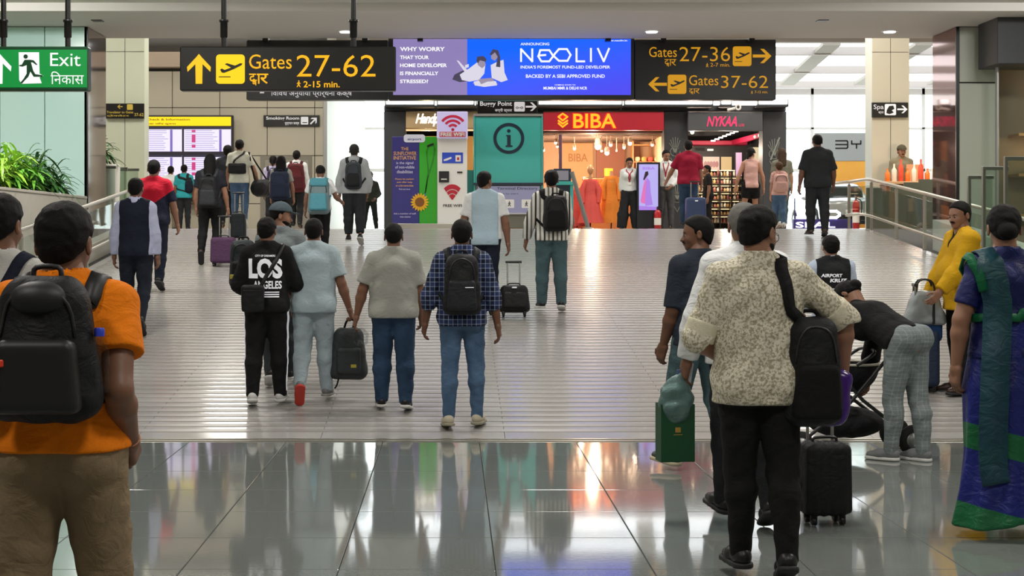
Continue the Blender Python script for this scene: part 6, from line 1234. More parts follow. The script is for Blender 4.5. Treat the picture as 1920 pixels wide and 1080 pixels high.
for y in (-1, 1): cob(t, 'cord_handle', mat('cord_green', '#123a24', .7), mb=MB().tube(spline([bb_ + A(-.06, y * d_ * .95, .31), bb_ + A(-.03, y * .02, .44), bb_ + A(.03, y * .02, .44), bb_ + A(.06, y * d_ * .95, .31)], 12), .004, 5))
MGo = mat('emblem_gold', '#c9a050', .35, .6); cob(t, 'emblem', MGo, mb=MB().bbox(bb_[0] - .016, bb_[0] + .016, bb_[1] - d_ - .002, bb_[1] - d_ + .001, bb_[2] + .17, bb_[2] + .20, .001))
cob(t, 'emblem_bar', MGo, mb=MB().bbox(bb_[0] - .026, bb_[0] + .026, bb_[1] - d_ - .002, bb_[1] - d_ + .001, bb_[2] + .155, bb_[2] + .160, .001))
bz = hd + A(-.06, .0, -.26); t = carried(p29, 'plastic_bag', 'crumpled translucent green grey plastic bag in the same hand as the green shopping bag', 'bag', bz)
cob(t, 'film', cloth('plastic_film', '#5f7a78', .3, .3, .5, 20.), [solid(lambda P: smin(d_ell(P, bz + A(0, 0, .13), (.10, .08, .12)), d_cap(P, bz + A(0, 0, .2), bz + A(.05, 0, .31), .05, .02), .05) + wrinkle(P, .008, 1.2, 2.), bz + A(-.2, -.2, -.05), bz + A(.2, .2, .36), .009)])
p30 = person('person with glasses in a cream leaf print shirt and black trousers, largest at right', 1424, 7.2, 1.765, 3, 1.12, hair='full', legs=dict(L=((.01, .12, -1), (.02, .02, -1), 0), R=((.03, -.10, -1), (-.03, -.30, -1), 20)), skin=SK2, beard=True, look=True,
             armL=((.36, .02, -1), (-.75, .75, -.55)), armR=((.78, .10, -.70), (.06, .20, -1)), head=(-46, 10), tops=[dict(mat=M_camo, sleeve=1.02, hem=.075, loose=.018, sl=.014, collar=True, wr=.004)], bottom=tr(BLK, wide=.014, cuff=.014), shoe=sh_(S_B))
for k in 'LR':
    a = p30.arms[k]; u_ = nrm(a['el'] - a['sh']); e0 = a['el'] - u_ * .035; p30.base = A(0, 0, 0); cob(p30, 'rolled_cuff', cloth('cuff_cream', '#d6cfb8'), [solid(lambda P: smax(smax(d_cap(P, e0 - u_ * .1, e0 + u_ * .12, .080, .078), (P[0] - e0[0] - u_[0] * .045) * u_[0] + (P[1] - e0[1] - u_[1] * .045) * u_[1] + (P[2] - e0[2] - u_[2] * .045) * u_[2], .006), -((P[0] - e0[0] + u_[0] * .05) * u_[0] + (P[1] - e0[1] + u_[1] * .05) * u_[1] + (P[2] - e0[2] + u_[2] * .05) * u_[2]), .006), e0 - .14, e0 + .14, .0085)])
gm_ = mat('glasses_frame', '#1a1a1c', .3); hp = p30.hp
gl_ = [obj('lens_rim', MB().tube([hp(sg * .0165 + .013 * math.cos(a), .061, -.002 + .011 * math.sin(a)) for a in np.linspace(0, 6.3, 16)], .0018, 5), gm_, p30.root, local=True) for sg in (-1, 1)]
for sg in (-1, 1): obj('temple_arm', MB().tube([hp(sg * .029, .060, .0), hp(sg * .045, .03, .002), hp(sg * .047, -.01, .004)], .0016, 5), gm_, gl_[(sg + 1) // 2], local=True)
b30 = backpack(p30, 'black backpack slung from the right shoulder of the leaf print shirt', .27, .52, .22, .16, BLK2, BLK, .12, .23, straps=False, r=.08, yo=-.10)
strap_on(b30, p30, [b30.c + p30.sp * .22 + A(-.10, .06, 0), p30.shc + A(.09, -.10, -.12), p30.shc + A(.085, -.05, .05), p30.shc + A(.09, .04, .07), p30.C + A(.12, .16, -.02)], .062, BLK, n=22)
jb = b30.c + A(.12, .06, -.13); t = carried(p30, 'purple_bag', 'shiny violet bag hanging below the black backpack at right', 'bag', jb + A(0, 0, -.13)); cob(t, 'bag_body', mat('violet_shine', '#3a1470', .22, var=.2, bscale=8), [solid(lambda P: d_box(P, jb, A(.085, .075, .14), .055, None, -.2) + wrinkle(P, .004, 1., 4.), jb - .25, jb + .25, .009)])
p34 = person('person in a blue and green sari with a hair bun, walking at the right edge', 1886, 8.3, 1.76, 4, 1.0, True, SK2, 'bun', legs=dict(L=((-.02, .12, -1), (0, .02, -1), 0), R=((.02, -.08, -1), (.01, -.42, -1), 38)), armL=((.34, -.04, -1), (.06, .10, -1)), armR=((.2, .1, -1), (.0, .4, -1)), head=(-14, 6),
             tops=[dict(name='blouse', mat=cloth('sari_blouse', '#121a52', .5), sleeve=.72, hem=.02, loose=.012, sl=.010)], shoe=sh_(mat('sandal_dark', '#2b2226', .5), high=False))
P_ = p34; P_.base = A(0, 0, 0); H_ = P_.H
def sari(N, L, co):
    s_ = sep(N, L, co); z = mth(N, L, 'ADD', s_[2], mth(N, L, 'MULTIPLY', s_[0], .25)); a = mth(N, L, 'LESS_THAN', mth(N, L, 'ABSOLUTE', mth(N, L, 'SUBTRACT', z, .50)), .07); b_ = mth(N, L, 'LESS_THAN', z, .13)
    return mixc(N, L, mth(N, L, 'MAXIMUM', a, b_), mixc(N, L, noise(N, L, co, 1.5, 1), '#0d1250', '#14288a'), '#0f6038')
M_sari = nodes_mat('cloth_sari', sari, .45, .4)
def skirt(P):
    X_, Y_, Z_ = P; top = P_.W; fl = np.clip((top[2] - Z_) / top[2], 0, 1)
    cx = .0; cy = -.05 * fl ** 2; th = np.arctan2(Y_ - cy, X_ - cx); rad = np.sqrt(((X_ - cx) / 1.32) ** 2 + (Y_ - cy) ** 2)
    R0 = .128 + .05 * np.clip(fl * 3.2, 0, 1) - .035 * np.clip(fl - .35, 0, .3) + .10 * np.clip(fl - .62, 0, 1); R0 = R0 + .012 * fl * np.sin(11 * th + 5 * fl) + .05 * fl ** 3 * np.clip(np.cos(th - 3.6), 0, 1)
    d = (rad - R0) * .8; return smax(smax(d, Z_ - top[2], .01), -(Z_ - .06 - .05 * np.clip(np.cos(th + .9), 0, 1)), .01)
cob(P_, 'sari_skirt', M_sari, [solid(skirt, (-.42, -.42, 0), (.42, .36, P_.W[2] + .05), .010)])
M_pal = nodes_mat('cloth_pallu', lambda N, L, co: mixc(N, L, noise(N, L, co, 4), '#0f2a4a', '#114846'), .5, .4); M_gb = cloth('sari_border', '#10603c', .5)
def drape(pts, wd, m, name, off=.012, n=34, th=.012):
    p = spline([np.asarray(q, float) for q in pts], n); f = lambda P: np.minimum(P_.outer(P), skirt(P)); p, g = onto(f, p, off, 8); cob(P_, name, m, mb=ribbon(p, g, wd, th))
L_ = P_
drape([L_.shc + A(-.13, .10, -.05), L_.shc + A(-.12, .02, .06), L_.shc + A(-.13, -.10, .0), L_.C + A(-.12, -.16, -.1), L_.W + A(-.13, -.18, -.05), L_.P + A(-.15, -.2, -.2), A(-.16, -.22, .45), A(-.16, -.25, .32)], [.10] * 8 + [.15] * 26, M_pal, 'pallu')
drape([L_.shc + A(-.165, .06, -.06), L_.shc + A(-.17, .0, .02), L_.shc + A(-.18, -.06, -.04), L_.shc + A(-.18, -.06, -.12)], .05, M_gb, 'shoulder_border', .018, 14)
drape([L_.W + A(-.16, .02, .0), L_.W + A(-.08, -.2, .03), L_.W + A(.08, -.2, .05), L_.W + A(.17, .0, .09)], .045, M_gb, 'waist_border', .006, 20)
# ------------------------------------------------------------------ people on the ramp, right
p32 = person('person in a black top and grey checked trousers bending over a pushchair', 1700, 11.0, 1.66, 33, 1.04, True, SK2, 'bun', legs=dict(L=((.0, .16, -1), (.0, .04, -1), 0, 22), R=((.04, -.06, -1), (.03, -.10, -1), 0, 10)), lean=(0, 2.0), armL=((.05, .35, -1), (.0, .12, -1)), armR=((.05, .30, -1), (.0, .2, -1)), head=(8, 40),
             tops=[long_(BLK, hem=.0, loose=.022)], bottom=tr(M_check, wide=.016, cuff=.016), shoe=sh_(S_G, SOLW))
p32.base = A(0, 0, 0)
hd = p32.hand['L']; t = carried(p32, 'paper_slip', 'white paper slip beside the hand of the bending person', 'paper', hd + A(.05, 0, .02)); q0 = hd + A(.05, 0, .02); mb = MB(); mb.bbox(q0[0] - .06, q0[0] + .06, q0[1] - .002, q0[1] + .002, q0[2] - .02, q0[2] + .06, .001); cob(t, 'paper_sheet', mat('paper', '#d8dadf', .6), mb=mb)
# pushchair
sx_ = Xp(1590, 11.5); st = thing('pushchair', 'black pushchair with a round seat basket and dark wheels in front of the bending person', 'pushchair', (sx_, 11.5, 0)); fm = mat('pushchair_black', '#17181a', .45); T = Pers(); T.root = st; T.base = A(0, 0, 0)
for sgn in (-1, 1):
    cob(T, 'frame_tube', fm, mb=MB().tube([(-.42, sgn * .24, .95), (.05, sgn * .24, .42), (.42, sgn * .24, .13)], .014, 8)); cob(T, 'frame_tube', fm, mb=MB().tube([(-.42, sgn * .24, .10), (-.05, sgn * .24, .40), (.22, sgn * .24, .72)], .014, 8))
    for x, r in ((.43, .12), (-.42, .095)): wl_ = cob(T, 'wheel', mat('tyre', '#151515', .8), mb=MB().lathe([(r * .5, -.022), (r * .95, -.02), (r, 0), (r * .95, .02), (r * .5, .022)], (x, sgn * .25, r), 20, 'y')); cob(T, 'hub', M_alu, mb=MB().lathe([(.01, -.024), (r * .5, -.023), (r * .5, .023), (.01, .024)], (x, sgn * .25, r), 14, 'y'), parent=wl_)
for x, z in ((-.42, .10), (.42, .13)): cob(T, 'axle', fm, mb=MB().tube([(x, -.25, z), (x, .25, z)], .010, 8))
cob(T, 'push_bar', fm, mb=MB().tube([(-.42, -.24, .95), (-.42, .24, .95)], .017, 8)); cb = A(-.02, 0, .23)
cob(T, 'basket', cloth('basket_black', '#1b1b1e'), [solid(lambda P: d_ell(P, cb, (.29, .22, .12)) + wrinkle(P, .004, 1.), cb - .36, cb + .36, .011)]); cs = A(.03, 0, .66)
cob(T, 'seat_bucket', cloth('basket_black'), [solid(lambda P: smax(smax(d_ell(P, cs, (.20, .21, .20)), P[2] - cs[2] - .02, .01), -d_ell(P, cs + A(0, 0, .03), (.17, .18, .17)), .01), cs - .28, cs + .28, .011)]); an = np.linspace(0, 6.283, 25)
cob(T, 'seat_rim', mat('rim_pale', '#c9c4b4', .5), mb=MB().tube([cs + A(.20 * math.cos(a), .21 * math.sin(a), .022) for a in an], .010, 6)); cob(T, 'safety_bar', fm, mb=MB().tube(spline([cs + A(-.02, -.21, .02), cs + A(.12, -.20, .12), cs + A(.12, .20, .12), cs + A(-.02, .21, .02)], 14), .013, 6))
p31 = person('person in a black airport vest over a pale shirt beyond the leaf print shirt', 1562, 13.6, 1.50, 0, 1.05, skin=SK2, hair='full', legs='stand', lean=(0, .12), armL=((.2, .15, -1), (.0, .8, -.6)), armR=((.16, .15, -1), (0, .8, -.6)), tops=[long_(cloth('pale_blue', '#b9c6dc')), dict(name='vest', mat=cloth('vest_black', '#1c1d20'), sleeve=0, hem=.05, loose=.022, neck=.008)], bottom=tr(NAVY), shoe=sh_(S_B))
p31.base = A(0, 0, 0); cz = p31.shc[2]
decal(p31, p31.outer, 'AIRPORT', -.03, cz - .07, .19, .032, M_ink, p31, weight=.04, shear=.1); decal(p31, p31.outer, 'KRUZ', .03, cz - .115, .16, .034, M_ink, p31, weight=.05, shear=.1)
for dx, dz, w_, h_ in ((0, .05, .15, .006), (0, -.05, .15, .006), (-.072, 0, .006, .10), (.072, 0, .006, .10), (0, -.075, .13, .007)): decal(p31, p31.outer, '', .01 + dx, cz - .24 + dz, w_, h_, M_ink, p31, poly_=quadgrid(8, 3), name='printed_frame')
for i_2 in range(4): decal(p31, p31.outer, ('II', 'L/', 'PZ', 'LI')[i_2], .01 + (-.03, .03)[i_2 % 2], cz - .24 + (.022, -.022)[i_2 // 2], .045, .03, M_ink, p31, weight=.03, name='printed_mark')
p33 = person('person in a mustard yellow jacket looking left at the right railing', 1804, 13.9, 1.80, 96, 1.05, skin=SK2, hair='short', legs=dict(L=((-.05, .04, -1), (0, -.02, -1), 0), R=((.05, .02, -1), (.02, -.04, -1), 0)), armL=((.05, .45, -1), (.0, .9, -1)), armR=((.08, .35, -1), (.0, .55, -1)), head=(20, 4), look='moustache', belly=.12,
             tops=[dict(name='undershirt', mat=BLK, sleeve=.3, hem=.02, loose=.012), dict(name='jacket', mat=YEL, sleeve=1.95, hem=.10, loose=.026, sl=.018, vneck=True, neck=.012, collar=False)], bottom=tr(BLK), shoe=sh_(S_BR))
hd = world(p33, p33.hand['L'])
sc_b = suitcase('navy blue suitcase in front of the person in the yellow jacket', 1733, 14.0, .36, .52, .24, cloth('suitcase_navy', '#222e44', .6), rz=R(80), handle=.42)
t = thing('handbag', 'silver grey handbag resting on the navy suitcase', 'handbag', (Xp(1733, 14.0), 14.0, ground(14.0) + .61)); T = Pers(); T.root = t; T.base = A(0, 0, 0); c = A(0, 0, .17)
cob(T, 'bag_body', mat('bag_silver', '#8f9698', .35, bump=.4, bscale=14, var=.15), [solid(lambda P: d_box(P, c, A(.16, .08, .16), .05, None, .35) + wrinkle(P, .004, 1.1), c - .26, c + .26, .01)])
for y in (-.05, .05): cob(T, 'handle_strap', mat('strap_black', '#151517', .5), mb=MB().tube(spline([(-.09, y, .28), (-.06, y * .6, .42), (.06, y * .6, .42), (.09, y, .28)], 12), .009, 6))
cob(T, 'trim_band', mat('strap_black'), mb=MB().bbox(.05, .075, -.088, .088, .02, .30, .004))
hb = p33.hand['R']; bq = hb + A(0, 0, -.34); t = carried(p33, 'duffel_bag', 'small navy blue bag hanging beside the yellow jacket', 'bag', bq); cq = bq + A(0, 0, .13)
cob(t, 'bag_body', cloth('bag_navy', '#22406e'), [solid(lambda P: d_box(P, cq, A(.11, .16, .13), .06), cq - .24, cq + .24, .011)]); cob(t, 'handle_strap', mat('strap_black'), mb=MB().tube(spline([cq + A(0, -.1, .11), hb + A(0, -.03, .0), hb + A(0, .03, .0), cq + A(0, .1, .11)], 12), .010, 6))
suitcase('tall black cabin suitcase behind the legs of the leaf print shirt', 1546, 8.6, .27, .42, .20, cloth('suitcase_black', '#1a1b1d', .6), rz=R(8), handle=.40, ribs=5)
# ------------------------------------------------------------------ people on the ramp, middle row
p15 = person('person in a black sweatshirt with white lettering and striped track trousers', 500, 13.36, 1.66, 0, .98, hair='full', legs=dict(L=((-.06, -.02, -1), (-.02, -.22, -1), 12), R=((.05, .12, -1), (.03, .0, -1), -5)), armL=((.30, .05, -1), (-.35, .9, -.35)), armR=((.35, .2, -1), (-.5, .8, -.1)), head=(-8, 4), tops=[long_(BLK, sleeve=1.7, loose=.02, sl=.014)], bottom=tr(BLK, wide=.026, cuff=.022), shoe=sh_(S_W, SOLW))
p15.base = A(0, 0, 0); cz = p15.shc[2]
decal(p15, p15.outer, 'LOS', .0, cz - .125, .30, .18, M_ink, p15, weight=.05); decal(p15, p15.outer, 'ANGELES', .02, cz - .27, .25, .07, M_ink, p15, weight=.03); decal(p15, p15.outer, 'CITY OF DREAMERS', .0, cz - .012, .18, .018, M_ink, p15, weight=.02)
for q in range(3): decal(p15, p15.outer, '', .05, cz - .335 - q * .02, .15, .010, M_ink, p15, poly_=quadgrid(6, 1), name='printed_line')
for k, sg in (('L', -1), ('R', 1)):
    j = p15.J[k]
    for q in (-1, 0, 1):
        pts = [j['hip'] + A(sg * .12, q * .020 - .02, -.03), j['kn'] * .5 + j['hip'] * .5 + A(sg * .10, q * .020 - .02, 0), j['kn'] + A(sg * .09, q * .018 - .02, 0), j['kn'] * .5 + j['an'] * .5 + A(sg * .08, q * .018 - .02, 0), j['an'] + A(sg * .07, q * .016 - .01, .03)]
        p_, g_ = onto(p15.trouser_f, spline(pts, 26), .002); cob(p15, 'side_stripe', M_ink, mb=ribbon(p_, g_, .010, .003), parent=p15.trousers)
def slingbag(s, label, c_off, size, m, hang, wd=.035):
    p0 = s.P + A(*c_off)
    c = p0 - A(0, .22, 0)
    for _ in range(25): c = c + A(0, 1, 0) * (float(s.outer(tuple(c[:, None]))[0]) - size[1] * .9) * .7
    t = carried(s, 'sling_bag', label, 'bag', c - A(0, 0, size[2])); cob(t, 'bag_body', m, [solid(lambda P: d_box(P, c, A(*size), .03) + wrinkle(P, .002, 1.), c - max(size) * 1.4, c + max(size) * 1.4, s.h)]); cob(t, 'zip', mat('zip'), mb=MB().bbox(c[0] - size[0] * .8, c[0] + size[0] * .8, c[1] - size[1] - .004, c[1] - size[1] + .01, c[2] + size[2] * .55, c[2] + size[2] * .62, .003))
    strap_on(t, s, [c + A(*hang[0])] + [s.P + A(*q) for q in hang[1:]], wd, mat('strap_black', '#151517', .5), n=24); return t
slingbag(p15, 'black sling bag at the left hip of the lettered sweatshirt', (-.10, -.12, .05), (.10, .05, .12), BLK2, ((.06, .0, .1), (.0, -.16, .22), (.10, -.14, .38), (.15, -.04, .52), (.14, .06, .5)))
p16 = person('bearded person in a grey cap looking back behind the lettered sweatshirt', 526, 14.2, 1.70, 0, 1.0, hair='crop', skin=SK2, beard=True, look=True, legs='walkR', head=(-78, 4), tops=[tee(cloth('grey_check_tee', '#7c8487'))], bottom=tr(cloth('dark_grey_trouser', '#3d4246')), shoe=sh_(S_B, SOLW))
def cap_on(s, m, vis=1):
    s.base = A(0, 0, 0); c0, cr, Q = s.c0, s.cr, s.Q; k_ = s.k
    def f(P):
        d = d_ell(P, c0 + Q[2] * .004 * k_, cr + .0125 * k_, Q); u = (P[0] - c0[0]) * Q[2][0] + (P[1] - c0[1]) * Q[2][1] + (P[2] - c0[2]) * Q[2][2]; return smax(d, .006 * k_ - u, .004)
    o = cob(s, 'cap', m, [solid(f, s.Hd - .11 * k_, s.Hd + .11 * k_, .0075)]); vc = s.hp(0, .066, .026)
    cob(s, 'visor', m, [solid(lambda P: d_ell(P, vc, A(.036, .036, .0045) * k_, np.array([Q[0], nrm(Q[1] - .15 * Q[2]), nrm(Q[2] + .15 * Q[1])])), vc - .07 * k_, vc + .07 * k_, .006)], parent=o); cob(s, 'button', m, mb=MB().sphere(tuple(c0 + Q[2] * (cr[2] + .017 * k_)), .006, 8, 6), parent=o)
cap_on(p16, cloth('cap_grey', '#4d5a62'))
b16 = backpack(p16, 'dark grey backpack hanging left of the lettered sweatshirt', .24, .46, .22, .255, cloth('bag_slate', '#2b3236', .6), BLK2, .08, -.33, straps=False, yo=.02)
strap_on(b16, p16, [b16.c + A(.05, .05, .2), p16.shc + A(-.16, -.10, -.02), p16.shc + A(-.12, -.03, .06), p16.shc + A(-.12, .06, .03)], .05, BLK, n=18)
cob(b16, 'yellow_print', mat('print_yellow', '#b5a83a', .5), mb=MB().bbox(b16.c[0] - .10, b16.c[0] - .04, b16.c[1] - .175, b16.c[1] - .165, b16.c[2] - .13, b16.c[2] - .09, .003))
p17 = person('person in a blue grey collared shirt and pale trousers carrying a backpack by its handle', 588, 13.5, 1.625, 0, 1.04, hair='short', legs=dict(L=((-.04, -.02, -1), (-.02, -.62, -1), 52), R=((.05, .14, -1), (.03, .0, -1), 0)), armR=((.30, .02, -1), (.30, .14, -1)), armL=((.12, .1, -1), (.0, .5, -1)), tops=[tee(LBG, collar=True, loose=.02, sl=.018, hem=.06, sleeve=.75)], bottom=tr(LGT, wide=.02, cuff=.022), shoe=dict(mat=S_G, sole=mat('sole_grey', '#8a8a86', .6), soleL=S_RED), handcurl=(1, 2.2))
hd = p17.hand['R']; bq = hd + A(-.02, .0, -.53); t = carried(p17, 'backpack', 'dark grey backpack held by its top handle, with a small yellow print', 'backpack', bq); cq = bq + A(0, 0, .23); Mg = cloth('bag_graphite', '#33383a', .6)
cob(t, 'main_compartment', Mg, [solid(lambda P: d_box(P, cq, A(.155, .09, .235), .07, None, .2) + wrinkle(P, .003, .9), cq - .32, cq + .32, .0115)]); cob(t, 'front_pocket', Mg, [solid(lambda P: d_box(P, cq + A(.01, -.085, -.06), A(.11, .03, .12), .025), cq - .3, cq + .3, .0115)]); cob(t, 'top_handle', BLK, mb=MB().tube(spline([cq + A(-.04, 0, .22), hd + A(-.03, 0, .0), hd + A(.03, 0, .0), cq + A(.04, 0, .22)], 12), .010, 6)); cob(t, 'hanging_strap', BLK, mb=MB().tube(spline([cq + A(-.08, -.05, -.2), cq + A(-.10, -.06, -.28), cq + A(-.12, -.06, -.31)], 8), .008, 5)); cob(t, 'yellow_print', mat('print_yellow'), mb=MB().bbox(cq[0] + .03, cq[0] + .08, cq[1] - .118, cq[1] - .112, cq[2] - .12, cq[2] - .09, .002))
p18 = person('person in a plain grey tee and blue jeans in the middle of the ramp', 738, 13.15, 1.635, 0, 1.10, hair='crop', legs=dict(L=((-.05, .14, -1), (-.02, .0, -1), 0), R=((.05, -.04, -1), (.02, -.2, -1), 10)), armL=((.36, .04, -1), (.24, .16, -1)), armR=((.18, .08, -1), (.05, .45, -1)), tops=[tee(GRY, collar=True, loose=.02, sl=.02, sleeve=.78)], bottom=tr(M_jean2, wide=.02, cuff=.024), shoe=sh_(S_B, SOLW), belly=.12)
hd = p18.hand['L']; bq = hd + A(.02, -.02, -.16); t = carried(p18, 'plastic_bag', 'small clear plastic bag in the left hand of the plain grey tee', 'bag', bq); cob(t, 'film', glass('plastic_clear', (.82, .84, .84)), [solid(lambda P: d_ell(P, bq + A(.02, 0, .08), (.07, .04, .085)) + wrinkle(P, .006, 1.3, 1.), bq - .12, bq + .24, .01)])
p19 = person('person in a blue plaid shirt and jeans with a black backpack', 866, 12.5, 1.735, 0, .98, hair='short', legs=dict(L=((-.03, -.05, -1), (-.03, -.10, -1), 6), R=((.08, .10, -1), (.02, .02, -1), 0, -14)), armL=((.32, .02, -1), (.16, .30, -1)), armR=((.28, -.10, -1), (.16, .02, -1)), tops=[long_(M_plaid, collar=True, sleeve=1.5, hem=.05, loose=.017, sl=.012, wr=.004)], bottom=tr(M_jean, wide=.012, cuff=.012), shoe=sh_(S_BG, mat('sole_beige', '#8f8a78', .6)), skin=SK3)
b19 = backpack(p19, 'black backpack on the blue plaid shirt', .29, .50, .18, .295, BLK2, cloth('bag_black3', '#202227', .55), .14, r=.075); decal(b19, b19.main, '', b19.c[0] + .06, b19.c[2] - .02, .07, .006, M_ink, p19, poly_=quadgrid(4, 1), name='printed_bar', off=.05)
p20 = person('person in a light blue tee with white sleeves pulling a small black case', 909, 18.3, 1.735, 0, 1.05, hair='short', legs='walkL', armL=((.28, .1, -1), (.1, .4, -1)), armR=((.24, -.05, -1), (.12, .05, -1)), head=(-35, 0), tops=[tee(WHT, sleeve=.72, hem=.02), dict(name='tee_body', mat=LBL, sleeve=0, hem=.06, loose=.022, armhole=.90)], bottom=tr(NAVY), shoe=sh_(S_B))
suitcase('small soft black trolley case pulled by the light blue tee', 964, 18.2, .36, .33, .22, cloth('case_black', '#1d1e20', .6), handle=.30, soft=True, accent=M_ink, tilt=R(-8), zoff=.01)
p21 = person('person in a black and white striped shirt with a black backpack', 1034, 18.6, 1.735, 0, .96, hair='full', legs=dict(L=((-.06, .08, -1), (-.02, -.04, -1), 0, 14), R=((.05, -.02, -1), (.02, -.2, -1), 14)), armL=((.32, .05, -1), (.18, .25, -1)), armR=((.14, .1, -1), (-.1, .7, -.6)), tops=[long_(M_striped, collar=True, loose=.018, sl=.012)], bottom=tr(M_jean3, wide=.024, cuff=.026), shoe=sh_(S_B, SOLW))
backpack(p21, 'black rounded backpack on the striped shirt', .30, .44, .17, .275, BLK2, BLK, .12, .04)
p3 = person('person in a navy waistcoat over a pale lilac shirt at the left of the ramp', 254, 17.0, 1.735, 0, .98, hair='short', legs=dict(L=((-.04, .10, -1), (-.01, .0, -1), 0), R=((.04, -.02, -1), (.0, -.55, -1), 48)), armL=((.20, .05, -1), (.06, .14, -1)), armR=((.16, .0, -1), (.08, .12, -1)), tops=[long_(cloth('lilac_shirt', '#b9bfdc'), collar=True), dict(name='waistcoat', mat=NAVY, sleeve=0, hem=.055, loose=.022, neck=.010)], bottom=tr(cloth('dark_navy_trouser', '#1a202c')), shoe=sh_(S_B), head=(-4, 0))
p4 = person('person in a red and navy tee behind the navy waistcoat', 288, 20.4, 1.735, 0, 1.08, hair='short', legs=dict(L=((-.04, .2, -1), (0, .05, -1), 0), R=((.04, -.04, -1), (.0, -.32, -1), 30)), armR=((.28, .05, -1), (.18, .2, -1)), tops=[dict(mat=nodes_mat('cloth_red_navy', lambda N, L, co: mixc(N, L, mth(N, L, 'GREATER_THAN', mth(N, L, 'ADD', sep(N, L, co)[2], mth(N, L, 'MULTIPLY', mth(N, L, 'ABSOLUTE', mth(N, L, 'ADD', sep(N, L, co)[0], .1)), -.75)), 1.10), '#1c1f33', '#c41a34')), sleeve=.8, hem=.05, loose=.018, sl=.018)], bottom=tr(NAVY, wide=.022, cuff=.024), shoe=sh_(S_B), skin=SK2)
# ------------------------------------------------------------------ people at the top of the ramp, left
p7 = person('person in black with a dark backpack pulling a purple suitcase', 394, 23.3, 1.66, 0, .98, hair='long', legs=dict(R=((.04, .10, -1), (0, .0, -1), 0), L=((-.06, -.02, -1), (.0, -.55, -1), 55)), armR=((.22, .0, -1), (.16, .12, -1)), armL=((.14, .05, -1), (.05, .2, -1)), tops=[tee(cloth('black_tee2', '#20222a'))], bottom=tr(BLK), shoe=sh_(S_BR), skin=SK2)
backpack(p7, 'dark grey backpack worn by the person in black with the purple suitcase', .30, .50, .16, .25, BLK2, cloth('bag_dark4', '#2b2d31', .6), .1)
suitcase('purple suitcase rolling on the ramp at left', 419, 23.0, .38, .40, .24, cloth('suitcase_purple', '#4a2f4c', .6), handle=.32, zoff=.0)
p8 = person('person in a cream tee and jeans carrying a black duffel bag', 449, 28.9, 1.66, 0, 1.02, hair='full', legs=dict(L=((-.03, .15, -1), (0, 0, -1), 0), R=((.06, .0, -1), (.05, -.5, -1), 45)), armR=((.40, .1, -1), (.25, .35, -.9)), tops=[tee(cloth('cream_tee', '#cfcfc0'))], bottom=tr(M_jean, wide=.02), shoe=sh_(S_W, SOLW), skin=SK2)
slingbag(p8, 'wide black cross body bag on the cream tee', (-.02, -.12, .20), (.17, .05, .10), BLK2, ((-.1, .03, .08), (-.08, -.14, .36), (.08, -.10, .50), (.10, -.02, .53), (.08, .08, .5)))
hd = p8.hand['R']; cq = hd + A(.08, -.02, -.02); t = carried(p8, 'duffel_bag', 'round black duffel bag on the arm of the cream tee', 'bag', cq - A(0, 0, .2)); cob(t, 'bag_body', BLK2, [solid(lambda P: d_cap(P, cq - A(.05, .10, 0), cq + A(.05, .10, 0), .17, .17) + wrinkle(P, .006, .8), cq - .4, cq + .4, .018)]); cob(t, 'handle_strap', BLK, mb=MB().tube(spline([cq + A(-.12, -.12, .1), p8.shc + A(.2, -.05, .02), p8.shc + A(.22, .05, .02), cq + A(.1, .12, .12)], 12), .016, 6))
suitcase('black suitcase with steel rods beside the purple one', 447, 26.5, .26, .44, .22, cloth('suitcase_black2', '#22262a', .6), handle=.36)
p8b = person('person with bushy black hair in dark clothes, left of the cream tee', 427, 30.5, 1.66, 0, 1.0, hair='full', legs='walkR', armR=((.2, .1, -1), (.1, .4, -1)), tops=[long_(cloth('dark_jacket', '#24262c'), loose=.03)], bottom=tr(BLK), shoe=sh_(S_B), hs=1.12)
p9 = person('person in a lilac shirt with a violet backpack near the grey door', 512, 33.2, 1.66, 0, .98, hair='pony', fem=True, legs='stand', tops=[long_(LAV)], bottom=tr(CHAR), shoe=sh_(S_B)); backpack(p9, 'slim violet backpack on the lilac shirt', .24, .42, .13, .27, cloth('bag_violet', '#3d3052'), BLK2)
p10 = person('person in a white shirt with a maroon backpack near the grey door', 556, 32.6, 1.69, 0, 1.02, hair='short', legs='walkL', tops=[long_(WHT, collar=True)], bottom=tr(CHAR), shoe=sh_(S_B)); backpack(p10, 'large maroon backpack on the white shirt', .40, .62, .2, .285, cloth('bag_maroon', '#5a2226'), cloth('bag_maroon2', '#4a1c22'))
p11 = person('person with long black hair and a navy backpack on the upper ramp', 527, 26.6, 1.45, 0, .98, hair='long', fem=True, legs=dict(L=((-.03, -.02, -1), (0, -.3, -1), 25), R=((.10, .12, -1), (.08, .0, -1), 0)), armR=((.25, .0, -1), (.12, .1, -1)), tops=[tee(cloth('beige_tee', '#9c9a90'))], bottom=tr(CHAR), shoe=sh_(S_B, SOLW), skin=SK2, hs=1.1)
backpack(p11, 'navy blue backpack below long black hair', .34, .50, .18, .27, cloth('bag_navy2', '#2a3348'), cloth('bag_navy3', '#232b3e'), .06)
p12 = person('person in a white tee with a teal and grey hiking backpack, head bowed', 600, 24.3, 1.44, 0, 1.08, hair='full', legs='walkR', lean=(0, .12), armL=((.30, .05, -1), (.1, .15, -1)), armR=((.45, .1, -1), (.3, .7, -.3)), tops=[tee(WHT)], bottom=tr(BLK, wide=.03, cuff=.024), shoe=sh_(S_B), head=(0, 28), hs=1.08)
backpack(p12, 'teal and grey hiking backpack with a lid', .34, .56, .2, .28, cloth('bag_grey_teal', '#6d7f82'), cloth('bag_teal', '#4f8b9a'), .08, lid=True)
